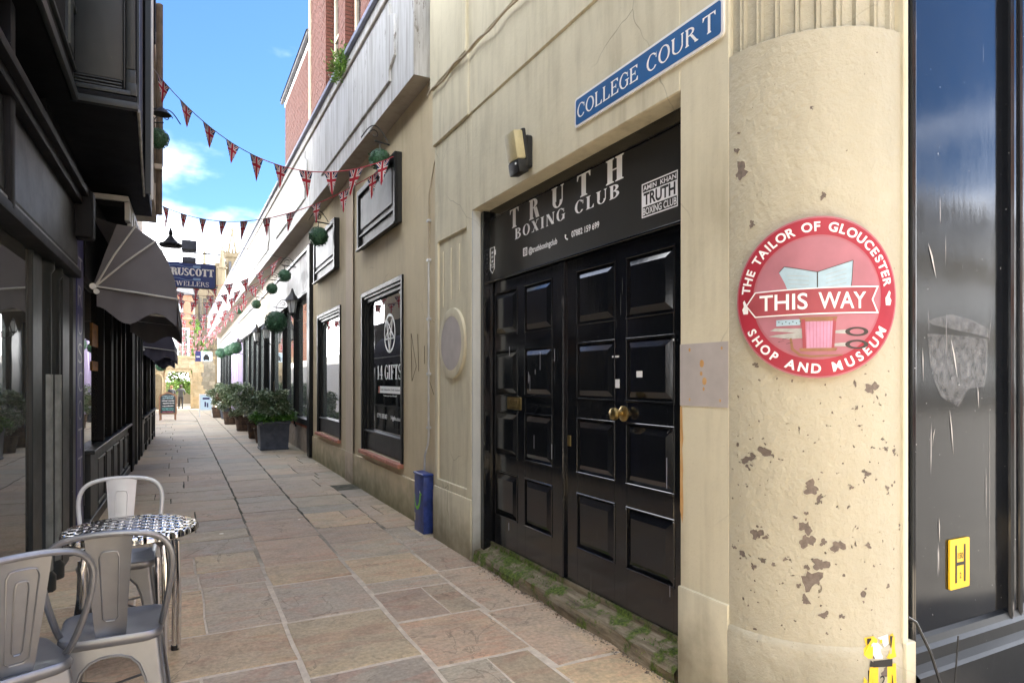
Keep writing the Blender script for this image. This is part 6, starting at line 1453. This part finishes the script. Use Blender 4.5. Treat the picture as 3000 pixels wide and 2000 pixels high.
    for (f, va, vb) in ((.62,.10,.90),(.28,.18,.80)) if 'left' in lab else ((.45,.16,.84),):
        for side in (-.003, .007):
            P = [(-f*wd(va)*.9, yb(va)+side+.010*(1-f*f), .442+.422*va)]
            seq = [(-f,va+.03),(-f,vb-.06),(-f*.8,vb-.01),(-f*.4,vb),(f*.4,vb),(f*.8,vb-.01),(f,vb-.06),(f,va+.03),(f*.6,va),(-f*.6,va)]
            R_ = [(u*wd(v), yb(v)+.010*(1-u*u)+side, .442+.422*v) for u, v in seq]
            m_ = MB(); m_.tube(R_, .0028, 5, closed=True); m_.build('pressed_rib', frame, sp_, smooth=True)
    t.location = loc; t.rotation_euler = (0,0,rz)
    return t
chair('metal_chair', 'gunmetal chair with its back to us at the near side of the round table', (-.235, 3.17, 0), radians(0), M['gunmetal'], M['gunmetal'])
chair('metal_chair', 'leftmost gunmetal chair cut by the picture edge, beside the shop window', (-.565, 2.90, 0), radians(27), M['gunmetal'], M['gunmetal'])
chair('metal_chair', 'pale grey chair facing us beyond the round patterned table', (-.30, 4.33, 0), radians(180), M['gunmetal'], M['whitesteel'])
tbt = thing('bistro_table', 'round chrome bistro table with a woven pattern steel top', 'table', (-.205,3.80,0))
TC = (-.205,3.80)
mb = MB(); mb.lathe([(0,.722),(.15,.722),(.292,.722),(.300,.716),(.304,.706),(.304,.690),(.298,.684),(.29,.69)], (TC[0],TC[1],0), 64); to = mb.build('table_top', M['tabletop'], tbt, smooth=True, angle=40)
for k in range(4):
    a = radians(-52 + 90*k); c, s = cos(a), sin(a); 
    for q in (0,):
        mb = MB(); mb.tube([(TC[0]+.05*c,TC[1]+.05*s,.675),(TC[0]+.18*c,TC[1]+.18*s,.672),(TC[0]+.232*c,TC[1]+.232*s,.645),(TC[0]+.245*c,TC[1]+.245*s,.56),(TC[0]+.245*c,TC[1]+.245*s,.02)], .0155, 12); mb.build('leg', M['chrome'], tbt, smooth=True)
        mb = MB(); mb.lathe([(0,0),(.02,0),(.02,.03),(0,.03)], (TC[0]+.245*c,TC[1]+.245*s,0), 10); mb.build('foot_cap', M['cable'], tbt)
    mb = MB(); mb.tube([(TC[0]+.235*c+.035*s,TC[1]+.235*s-.035*c,.60),(TC[0]+.245*c+.035*s,TC[1]+.245*s-.035*c,.30),(TC[0]+.245*c+.03*s,TC[1]+.245*s-.03*c,.02)], .010, 8); mb.build('leg_brace', M['chrome'], tbt, smooth=True)
# leaf and crumbs under the chairs
lf = thing('fallen_leaf', 'curled brown leaf on the paving under the near chair', 'leaf', (-.13,3.2,0)); mb = MB(); mb.add([(-.17,3.2,.004),(-.13,3.225,.018),(-.09,3.20,.006),(-.13,3.18,.012)], [(0,1,3),(1,2,3)]); mb.build('blade', simple('brown_leaf', (0.16,0.06,0.02), .8), lf)
# ================================================================== BUNTING
def bunting(A, B, sag, n, lab, fw=.22, fh=.28, red=.5, skip=0, amp=1.0):
    A, B = Vector(A), Vector(B); t = thing('bunting', lab, 'bunting', tuple(A), group='strings of union flag bunting across the alley')
    f = lambda u: A.lerp(B, u) + Vector((0,0,-4*sag*u*(1-u)))
    K = 40; pts = [f(i/K) for i in range(K+1)]; cut = int(K*red)
    for (a, b, m_) in ((0, cut, 'tape'), (cut, K, 'tape_red')):
        if b - a < 1: continue
        mb = MB(); mb.tube(pts[a:b+1], .0055, 5); mb.build('cord', M[m_], t)
    Lg = sum((pts[i+1]-pts[i]).length for i in range(K)); 
    for i in range(n):
        u0 = (i+.5)/n; du = fw/Lg/2
        if u0 < skip: continue
        a, b = f(u0-du), f(u0+du); mid = (a+b)/2; d = (b-a).normalized()
        fh_ = fh*random.uniform(.92,1.06); side = Vector((0,1,0)) * random.uniform(-.12,.13)*amp; tip = mid + Vector((0,0,-fh_)) + d*random.uniform(-.07,.05)*amp + side
        me = bpy.data.meshes.new('flag'); N_ = 5; V_ = []; UV = []; F_ = []
        ph = random.uniform(0, 6)
        for r in range(N_+1):
            v = r/N_
            for c in range(N_+1-r):
                u = c/(N_-r) if N_-r else .5
                e0, e1 = a.lerp(tip, v), b.lerp(tip, v); p = e0.lerp(e1, u) + Vector((0,1,0))*.014*sin(ph+u*5+v*3)*(1 if r else 0)
                V_.append(p - A); UV.append((.5+(u-.5)*(1-v), 1-v))
        idx = lambda r, c: sum(N_+1-k for k in range(r)) + c
        for r in range(N_):
            for c in range(N_-r):
                F_.append((idx(r,c), idx(r,c+1), idx(r+1,c)))
                if c < N_-r-1: F_.append((idx(r,c+1), idx(r+1,c+1), idx(r+1,c)))
        me.from_pydata([tuple(p) for p in V_], [], F_); me.materials.append(M['flag']); uv = me.uv_layers.new(name='UVMap')
        for lo in me.loops: uv.data[lo.index].uv = (UV[lo.vertex_index][0], 1-UV[lo.vertex_index][1])
        me.polygons.foreach_set('use_smooth', [True]*len(me.polygons)); o = bpy.data.objects.new('flag', me); COL.objects.link(o); o.parent = t
    return t
bunting((-.27, 8.9, 5.21), (2.13, 6.90, 3.92), .60, 10, 'nearest string of union flag bunting, high across the alley to the near board', .20, .27, .45)
bunting((-.28, 11.4, 4.18), (2.13, 7.2, 3.90), .44, 10, 'second string of union flag bunting, sagging in front of the white canopy', .18, .25, .55)
bunting((-.28, 11.5, 4.2), (2.05, 26.5, 4.2), .55, 11, 'string of bunting running lengthways from the left pipe towards the canopy', .17, .24, .3)
ord_ = ['third','fourth','fifth','sixth','seventh','eighth','ninth','tenth','eleventh','twelfth']
specs = [(13.6, 14.4, 3.55, 4.05), (15.2, 16.4, 3.45, 3.95), (17.6, 18.2, 3.55, 4.0), (20.0, 20.8, 3.45, 3.95), (22.8, 22.4, 3.5, 4.0), (25.6, 26.0, 3.4, 4.0), (29, 29.6, 3.4, 4.1), (33, 33.6, 3.3, 4.1), (37, 37.8, 3.3, 4.0), (41.5, 42, 3.2, 4.0)]
for i, (ya, yb, za, zb) in enumerate(specs):
    bunting((XL(ya)+.25, ya, za), (1.95, yb, zb), random.uniform(.35,.55), 8, ord_[i] + ' cross string of small union flag bunting counting away from us', .19, .26, .4, amp=1.4)
# ================================================================== END OF THE ALLEY
gw_ = thing('stone_gateway', 'old honey stone gateway with a flat arch at the end of the alley', 'gateway', (0, 50, -.55))
def arch_z(x, x0, x1, zt, r):      # flat arch with rounded shoulders
    if x < x0+r: return zt - r*.8 + r*.8*sqrt(max(0, 1-((x0+r-x)/r)**2))
    if x > x1-r: return zt - r*.8 + r*.8*sqrt(max(0, 1-((x-x1+r)/r)**2))
    return zt
GX0, GX1, GZT = -.70, .80, 2.02
z = -.58; row = 0; nb = 0
while z < 2.95:
    h = random.uniform(.24,.34); x = -2.2 - random.random()*.3
    while x < 2.3:
        w_ = random.uniform(.32,.62); xa, xb = x+.006, min(x+w_, 2.35)-.006; zt = z+h-.006
        segs = []
        for (a, b) in ((xa, min(xb, GX0-.12)), (max(xa, GX1+.12), xb)) if z < GZT+.12 else ((xa, xb),):
            if b - a > .08: segs.append((a, b))
        for (a, b) in segs:
            d = random.uniform(0,.03); mb = MB(); mb.box(a, b, 49.97-d, 50.4, z, zt)
            mb.build('stone_block', M['greystone'] if a > 1.45 else M['stone'], gw_)
            nb += 1
        x += w_
    z += h; row += 1
mb = MB(); mb.box(-2.3, GX0-.13, 50.02, 52.3, -.7, 2.95); mb.box(GX1+.13, 2.3, 50.02, 52.3, -.7, 2.95); mb.box(GX0-.13, GX1+.13, 50.02, 52.3, GZT+.12, 2.95); mb.build('core', M['stone'], gw_)
K = 26; V_ = []
for (off, y_) in ((0.0,49.93),(.13,49.93),(.13,50.2),(0.0,50.2)):
    for i in range(K+1):
        x0, x1 = GX0-off, GX1+off
        if i <= 4: p = (x0, -.58 + (1.5+.58)*i/4)
        elif i >= K-4: p = (x1, -.58 + (1.5+.58)*(K-i)/4)
        else: u = (i-4)/(K-8); x = x0+(x1-x0)*u; p = (x, max(1.5, arch_z(x, x0, x1, GZT+off, .42)))
        V_.append((p[0], y_, p[1]))
n = K+1; mb = MB(); mb.add(V_, [(r*n+i, r*n+i+1, ((r+1)%4)*n+i+1, ((r+1)%4)*n+i) for r in range(4) for i in range(K)]); mb.build('arch_moulding', M['stone'], gw_)
mb = MB()      # spandrels behind the moulding
for s, xe in ((1, GX0), (-1, GX1)):
    P = [(xe, GZT+.12)] + [(xe + s*.42*(1-cos(t)), arch_z(xe + s*.42*(1-cos(t)), GX0, GX1, GZT, .42)) for t in [k*pi/16 for k in range(9)]] + [(xe+s*.42, GZT+.12)]
    mb.prism(P, lambda a, b: (a, 50.38, b), lambda a, b: (a, 49.99, b))
mb.build('spandrel', M['stone'], gw_)
# blind left arch with paler doorway
mb = MB(); mb.box(-1.45, -.98, 49.90, 49.955, -.55, 1.75); mb.build('blind_panel', M['cathedral'], gw_)
mb = MB(); K = 12; mb.tube([(-1.52,49.88,-.5),(-1.52,49.88,1.3)] + [(-1.2-.32*cos(pi*k/K), 49.88, 1.5+.42*sin(pi*k/K)) for k in range(K+1)] + [(-.88,49.88,1.3),(-.88,49.88,-.5)], .06, 6); mb.build('blind_arch_moulding', M['stone'], gw_)
mb = MB(); mb.box(-2.3, 2.35, 49.85, 50.5, 2.95, 3.08); mb.build('string_course', M['stone'], gw_)
# garden seen through the arch
def tree(name, lab, x, y, z0, h, r, n, size, mat, trunk=.12, cy=.62):
    t = thing(name, lab, 'tree', (x, y, z0)); mb = MB(); mb.tube([(x,y,z0),(x+.05,y,z0+h*.3),(x-.05,y,z0+h*.6)], [trunk, trunk*.8, trunk*.4], 8)
    mb.build('trunk', M['bark'], t, smooth=True)
    mb = MB()
    for i in range(6): a = i*1.05; mb.tube([(x,y,z0+h*.35),(x+r*.5*cos(a), y+r*.5*sin(a), z0+h*.6),(x+r*.8*cos(a), y+r*.8*sin(a), z0+h*.78)], [trunk*.5,trunk*.3,trunk*.1], 5)
    mb.build('limbs', M['bark'], t, kind='stuff')
    mb = MB()
    for i in range(16):
        a = random.uniform(0, 6.3); q = sqrt(random.random())*r*.8; zz = z0+h*random.uniform(cy-.27,.95); rr = r*random.uniform(.28,.45)
        leafcloud(mb, (x+q*cos(a), y+q*sin(a), zz), rr, rr, rr*.8, n//16, size)
    mb.build('crown', mat, t, kind='stuff'); return t
tree('garden_tree', 'leafy green tree seen through the stone gateway', .1, 59, -.7, 4.4, 2.0, 6000, .17, M['leaftree'], cy=.58)
tree('small_tree', 'green climbing tree beside the brick house above the gateway', 1.25, 51.4, 1.6, 4.5, .62, 3000, .13, M['leaftree'])
gwl = thing('garden_wall', 'pale low garden wall beyond the gateway', 'wall', (0,66,-.7)); mb = MB(); mb.box(-8, 9, 66, 66.4, -.8, 1.3); mb.build('masonry', M['cathedral'], gwl)
# brick house over the gate
bh = thing('brick_house', 'orange brick house with a white sash window above the gateway', 'house', (-1, 53, 3))
mb = MB(); mb.box(-4, 1.02, 52.4, 56, 2.4, 7.6); mb.build('wall', M['endbrick'], bh)
mb = MB(); mb.box(-4, GX0-.15, 52.4, 56, -.7, 2.4); mb.build('lower_wall', M['endbrick'], bh)
mb = MB(); mb.add([(-4.2,52.2,7.6),(1.2,52.2,7.6),(1.2,56.2,7.6),(-4.2,56.2,7.6),(-4.2,54.2,9.4),(1.2,54.2,9.4)], [(0,1,5,4),(2,3,4,5),(1,2,5),(3,0,4)]); mb.build('roof', M['slate'], bh)
mb = MB(); mb.box(-.35,.70,52.33,52.399,2.95,5.15); wn = mb.build('window', M['glass'], bh)
mb = MB(); 
for (a,b,c,d) in ((-.42,.77,2.88,3.02),(-.42,.77,5.05,5.2),(-.42,-.30,3.02,5.05),(.65,.77,3.02,5.05),(-.30,.65,3.98,4.08)): mb.box(a,b,52.27,52.33,c,d)
mb.build('window_frame', M['whitepaint'], wn)
for x_ in (.02,.33): mb = MB(); mb.box(x_-.02,x_+.02,52.29,52.328,3.02,5.05); mb.build('glazing_bar', M['whitepaint'], wn)
for z_ in (3.5,4.55): mb = MB(); mb.box(-.30,.65,52.295,52.327,z_-.02,z_+.02); mb.build('glazing_bar', M['whitepaint'], wn)
mb = MB(); mb.box(-.30,-.05,52.30,52.36,3.02,5.05); mb.build('white_curtain', M['whitepaint'], wn)
mb = MB(); mb.box(-.1,.35,52.34,52.399,6.35,6.95); mb.build('small_upper_window', M['iceblue'], bh)
mb = MB(); mb.box(-4,1.04,52.33,52.42,5.85,5.95); mb.build('string_course', M['stone'], bh)
mb = MB(); mb.box(-2.4,2.3,50.5,52.38,2.96,3.05); mb.build('ledge', M['stone'], bh)
# pale stone building with tall windows right of the brick one
pb = thing('pale_stone_hall', 'pale stone hall with tall mullioned windows behind the small tree', 'building', (3.5, 60, 0))
mb = MB(); mb.box(1.3, 9, 60, 72, -.7, 9.2); mb.build('wall', M['cathedral'], pb)
for i, x_ in enumerate((1.55, 2.45, 3.35, 4.25)):
    mb = MB(); mb.box(x_, x_+.62, 59.95, 59.999, 4.0, 8.3); wq = mb.build('window', M['glass'], pb)
    mb = MB(); mb.box(x_+.28, x_+.34, 59.90, 59.95, 4.0, 8.3); mb.build('mullion', M['cathedral'], wq)
    mb = MB(); mb.box(x_, x_+.62, 59.91, 59.949, 6.1, 6.2); mb.build('transom', M['cathedral'], wq)
# cathedral far behind
ct = thing('cathedral', 'honey coloured gothic cathedral tower and pinnacles behind the roofs', 'cathedral', (8, 125, 0))
mb = MB(); mb.box(2.2, 26, 120, 150, -1, 17.4); mb.build('wall', M['cathedral'], ct)
for k in range(26):
    x_ = 2.4 + k*.62; mb = MB(); mb.box(x_, x_+.22, 119.9, 120.15, 17.4, 19.0); mb.build('parapet_bar', M['cathedral'], ct)
for z_ in (17.35, 19.0, 16.2): mb = MB(); mb.box(2.2, 18.6, 119.8, 120.25, z_, z_+.28); mb.build('string_course', M['cathedral'], ct)
for k in range(8):
    x_ = 3.0 + k*2.0; mb = MB(); mb.box(x_, x_+1.0, 119.93, 119.999, 9.5, 15.4); mb.build('window', M['glass'], ct)
def pinnacle(x, y, z0, w_, hb, hs, par):
    mb = MB(); mb.lathe([(w_*.62,z0),(w_*.62,z0+hb),(w_*.8,z0+hb+.05),(w_*.8,z0+hb+.3),(w_*.55,z0+hb+.35),(w_*.12,z0+hb+hs),(w_*.25,z0+hb+hs+.12),(.05,z0+hb+hs+.35),(0,z0+hb+hs+.8)], (x,y,0), 8); o = mb.build('pinnacle', M['cathedral'], par)
    for k in range(5):
        for s in (-1,1): zz = z0+hb+.6+k*hs/6; rr = w_*.55*(1-k/6)+.06; mb = MB(); mb.box(x+s*rr-.08, x+s*rr+.08, y-.1, y+.1, zz, zz+.16); mb.build('crocket', M['cathedral'], o)
    return o
tw = MB(); cxx, cyy_ = 8.35, 121
tw.lathe([(1.15,16),(1.15,22.2),(1.38,22.35),(1.45,22.6),(1.45,23.1),(1.2,23.1)], (cxx,cyy_,0), 8); tw_ = tw.build('turret', M['cathedral'], ct)
for k in range(8): a = k*pi/4+pi/8; mb = MB(); mb.box(cxx+1.08*cos(a)-.2, cxx+1.08*cos(a)+.2, cyy_+1.08*sin(a)-.1, cyy_+1.08*sin(a)+.1, 18.6, 21.6); mb.build('turret_opening', M['slate'], tw_)
for k in range(16): a = k*pi/8; mb = MB(); mb.box(cxx+1.4*cos(a)-.12, cxx+1.4*cos(a)+.12, cyy_+1.4*sin(a)-.12, cyy_+1.4*sin(a)+.12, 23.1, 23.55); mb.build('merlon', M['cathedral'], tw_)
mb = MB()
for k in range(8): a = k*pi/4; mb.tube([(cxx+.75*cos(a),cyy_+.75*sin(a),23.1),(cxx+.08*cos(a),cyy_+.08*sin(a),27.0)], [.11,.05], 5)
mb.lathe([(.30,26.2),(.1,26.9),(.22,27.1),(.0,28.3)], (cxx,cyy_,0), 8); mb.build('open_spire', M['cathedral'], tw_)
pinnacle(6.65, 119, 16.5, 1.0, 3.6, 3.4, ct); pinnacle(3.95, 118, 15.5, .8, 2.2, 5.6, ct); pinnacle(11.5, 120, 17, .8, 2.5, 2.8, ct)
mb = MB(); mb.box(5.6, 7.0, 119.5, 121, 17, 21.2); mb.build('stair_turret', M['cathedral'], ct)
# ================================================================== PAVEMENT BOARDS, HANGING CAR SIGN
ab = thing('chalk_board', 'wooden A-board with white, teal and pink chalk lines at the far left', 'pavement sign', (-.33, 27, 0))
AY = 26.6; x0, x1 = -.60, -.02
mb = MB(); 
mb.prism([(x0,.22),(x1,.22),(x1,.86)] + [(x0+(x1-x0)*(1-k/10), .86+.16*sin(pi*k/10)) for k in range(1,10)] + [(x0,.86)], lambda a,b: (a, AY+.03+ .12*b, b), lambda a,b: (a, AY+.12*b, b)); mb.build('frame', M['wood'], ab)
mb = MB(); mb.prism([(x0+.05,.27),(x1-.05,.27),(x1-.05,.85)] + [(x0+.05+(x1-x0-.1)*(1-k/10), .85+.12*sin(pi*k/10)) for k in range(1,10)] + [(x0+.05,.85)], lambda a,b: (a, AY+.0+ .12*b, b), lambda a,b: (a, AY-.008+.12*b, b)); mb.build('chalk_panel', M['chalk'], ab)
for xx in (x0+.02, x1-.05): mb = MB(); mb.bar((xx+.015,AY-.02,0),(xx+.015,AY+.02,.24),.04,.03); mb.build('leg', M['wood'], ab)
for xx in (x0+.05, x1-.08): mb = MB(); mb.bar((xx+.015,AY+.42,0),(xx+.015,AY+.16,.95),.04,.03); mb.build('back_leg', M['wood'], ab)
for k, (mt, zc) in enumerate((('bluechalk',.87),('bluechalk',.80),('letter',.71),('letter',.62),('letter',.52),('cyan',.435),('cyan',.38),('pinkchalk',.31))):
    mb = MB(); xx = x0+.10+.03*random.random()
    while xx < x1-.12: w_ = random.uniform(.02,.05); mb.bar((xx, AY-.0095+.12*zc, zc+random.uniform(-.008,.008)), (xx+w_, AY-.0095+.12*zc, zc+random.uniform(-.008,.008)), .003, random.uniform(.018,.034)); xx += w_+.006
    mb.build('chalk_line', M[mt], ab, kind='stuff')
wb = thing('white_framed_board', 'white framed pavement sign with a pale blue poster by the farthest tub', 'pavement sign', (1.0, 29.5, 0))
BY = 29.6; z_ = GZ(BY); x0, x1 = .79, 1.30
mb = MB(); 
for (a,b,c,d) in ((x0,x0+.045,0,.95),(x1-.045,x1,0,.95),(x0+.045,x1-.045,.90,.95),(x0+.045,x1-.045,.25,.30)): mb.box(a,b,BY-.02,BY+.02,z_+c,z_+d)
mb.build('frame', M['whitepaint'], wb)
mb = MB(); mb.box(x0+.045,x1-.045,BY-.005,BY+.005,z_+.30,z_+.90); mb.build('poster', M['iceblue'], wb)
mb = MB(); mb.box(x0+.20,x0+.26,BY-.008,BY-.0055,z_+.42,z_+.62); mb.box(x0+.29,x0+.34,BY-.008,BY-.0055,z_+.40,z_+.58); mb.box(x0+.13,x1-.12,BY-.008,BY-.0055,z_+.72,z_+.80); mb.build('poster_print', M['deepnavy'], wb, kind='stuff')
cs_ = thing('car_hanging_sign', 'navy and pale blue hanging sign with a small car above the tubs', 'sign', (1.0, 30, 2.4))
CYY = 30.0
mb = MB(); mb.prism(rrect(.72,1.30,2.24,2.66,.06), lambda a,b: (a,CYY+.03,b), lambda a,b: (a,CYY-.03,b)); mb.build('pale_panel', M['iceblue'], cs_)
mb = MB(); mb.box(.655,.865,CYY-.034,CYY+.03,2.235,2.665); mb.build('navy_panel', M['deepnavy'], cs_)
put_text('lettering', sans('CAR', .03), front_fn(CYY-.036,.70,.83,2.40,2.46), M['letter'], cs_)
mb = MB()
for P in ([(.97,2.30),(1.17,2.30),(1.19,2.36),(1.18,2.43),(1.15,2.46),(1.12,2.53),(1.02,2.53),(.99,2.46),(.96,2.43),(.95,2.36)], [(.97,2.27),(1.01,2.27),(1.01,2.299),(.97,2.299)], [(1.13,2.27),(1.17,2.27),(1.17,2.299),(1.13,2.299)], [(1.0,2.54),(1.04,2.59),(1.10,2.60),(1.04,2.615),(.99,2.58)]): mb.add([(a, CYY-.032, b) for a, b in P], [tuple(range(len(P)))])
mb.build('car_pictogram', M['letterblack'], cs_)
mb = MB(); mb.tube([(.66,CYY,2.72),(2.35,CYY,2.72)], .012, 5); mb.build('arm', M['cable'], cs_)
# ================================================================== PEOPLE
def person(x, y, z0, h, lab, coat, legs, hair, rz, armpose, skinc=(0.25,0.14,0.10)):
    t = thing('person', lab, 'person', (0,0,0)); k = h/1.75
    V_ = {'pel':(0,0,.95),'bel':(0,0,1.1),'che':(0,.01,1.32),'nek':(0,.01,1.48),'hed':(0,-.01,1.60),'top':(0,-.01,1.72),
          'hl':(-.09,0,.90),'kl':(-.10,-.03,.50),'al':(-.10,.05,.09),'tl':(-.11,-.10,.03),'hr':(.09,0,.90),'kr':(.11,-.06,.50),'ar':(.12,-.02,.09),'tr':(.13,-.16,.03),
          'sl':(-.18,.01,1.42),'sr':(.18,.01,1.42)}
    V_.update(armpose); names = list(V_)
    E_ = [('pel','bel'),('bel','che'),('che','nek'),('nek','hed'),('hed','top'),('pel','hl'),('hl','kl'),('kl','al'),('al','tl'),('pel','hr'),('hr','kr'),('kr','ar'),('ar','tr'),('che','sl'),('sl','el'),('el','wl'),('wl','fl'),('che','sr'),('sr','er'),('er','wr'),('wr','fr')]
    R_ = {'pel':.15,'bel':.14,'che':.165,'nek':.06,'hed':.095,'top':.07,'hl':.10,'kl':.065,'al':.05,'tl':.04,'hr':.10,'kr':.065,'ar':.05,'tr':.04,'sl':.075,'sr':.075,'el':.055,'er':.055,'wl':.04,'wr':.04,'fl':.03,'fr':.03}
    me = bpy.data.meshes.new('body'); me.from_pydata([tuple(c*k for c in V_[n_]) for n_ in names], [(names.index(a), names.index(b)) for a, b in E_], [])
    o = bpy.data.objects.new('body', me); COL.objects.link(o); md = o.modifiers.new('Skin', 'SKIN'); 
    sv = me.skin_vertices[0].data if me.skin_vertices else None
    if sv is None:
        bm = bmesh.new(); bm.from_mesh(me); bm.verts.layers.skin.verify(); bm.to_mesh(me); bm.free(); sv = me.skin_vertices[0].data
    for i, n_ in enumerate(names): sv[i].radius = (R_[n_]*k, R_[n_]*k*(.75 if n_ in ('che','bel','pel') else 1)); sv[i].use_root = (n_ == 'pel')
    md.use_smooth_shade = True; ss_ = o.modifiers.new('Sub', 'SUBSURF'); ss_.levels = 1; ss_.render_levels = 1
    dg = bpy.context.evaluated_depsgraph_get(); m2 = bpy.data.meshes.new_from_object(o.evaluated_get(dg)); bpy.data.objects.remove(o)
    mats = [simple('coat', coat, .8), simple('trousers', legs, .8), simple('skin', skinc, .6), simple('shoe', (0.01,0.01,0.01), .5)]
    for m_ in mats: m2.materials.append(m_)
    for p in m2.polygons:
        z = p.center.z/k; xx = abs(p.center.x)/k
        p.material_index = 3 if z < .08 else (1 if z < .92 and xx < .2 else (2 if z > 1.49 else 0))
        p.use_smooth = True
    o = bpy.data.objects.new('body', m2); COL.objects.link(o); o.parent = t
    mb = MB(); mb.lathe([(0,-.04*k),(.09*k,-.05*k),(.112*k,.02*k),(.09*k,.09*k),(.04*k,.118*k),(0,.12*k)], (0,.012*k,1.645*k), 14); mb.build('hair', simple('hair', hair, .7), t, smooth=True)
    t.location = (x, y, z0); t.rotation_euler = (0,0,rz); return t
person(.20, 49.3, GZ(49.3), 1.66, 'person in a grey jacket and black trousers walking away through the gateway', (0.055,0.055,0.055), (0.012,0.012,0.015), (0.03,0.02,0.015), radians(180), {'el':(-.27,.05,1.18),'wl':(-.24,-.12,1.08),'fl':(-.22,-.18,1.07),'er':(.30,-.02,1.24),'wr':(.42,-.10,1.32),'fr':(.48,-.12,1.34)})
person(-.36, 49.0, GZ(49.0), 1.60, 'person in dark clothes partly hidden behind the chalk board', (0.02,0.02,0.025), (0.015,0.015,0.02), (0.18,0.09,0.04), radians(200), {'el':(-.25,.04,1.15),'wl':(-.2,-.10,1.0),'fl':(-.19,-.15,.96),'er':(.25,.04,1.15),'wr':(.26,-.1,.98),'fr':(.26,-.15,.95)})
# ================================================================== THE STREET BEHIND THE CAMERA (seen in reflections)
def terrace(x0, x1, y0, h, mat, lab, nf=3):
    t = thing('terrace_house', lab, 'building', ((x0+x1)/2, y0, 0)); mb = MB(); mb.box(x0, x1, y0-9, y0, -.1, h); mb.build('wall', mat, t)
    mb = MB(); mb.add([(x0-.1,y0+.3,h),(x1+.1,y0+.3,h),(x1+.1,y0-9,h),(x0-.1,y0-9,h),(x0-.1,y0-4,h+2.4),(x1+.1,y0-4,h+2.4)], [(0,1,5,4),(2,3,4,5),(1,2,5),(3,0,4)]); mb.build('roof', M['slate'], t)
    n = max(1, int((x1-x0)/2.2))
    for f in range(nf):
        for i in range(n):
            xx = x0 + (x1-x0)*(i+.5)/n; z0 = .6 + f*3.3 + (0 if f == 0 else .3); mb = MB(); mb.box(xx-.5, xx+.5, y0-.02, y0+.03, z0, z0+(2.0 if f else 2.2)); wn_ = mb.build('window', M['glass'], t)
            mb = MB(); mb.box(xx-.58, xx-.5, y0, y0+.06, z0-.06, z0+2.1); mb.box(xx+.5, xx+.58, y0, y0+.06, z0-.06, z0+2.1); mb.box(xx-.5, xx+.5, y0+.03, y0+.06, z0+.95, z0+1.02); mb.build('window_frame', M['whitepaint'], wn_)
terrace(-16, -6, -15, 10.5, M['endbrick'], 'brick terrace across the street behind the viewpoint, left end')
terrace(-6, 3, -15, 11.5, M['cream'], 'cream rendered terrace across the street behind the viewpoint')
terrace(3, 12.5, -15, 11.0, M['endbrick'], 'tall brick terrace across the street behind the viewpoint')
terrace(12.5, 24, -15, 10.8, M['wallbrick'], 'dark red terrace across the street, right of the tall brick one')
terrace(24, 44, -15, 9.8, M['greystone'], 'low grey stone terrace across the street, far right')
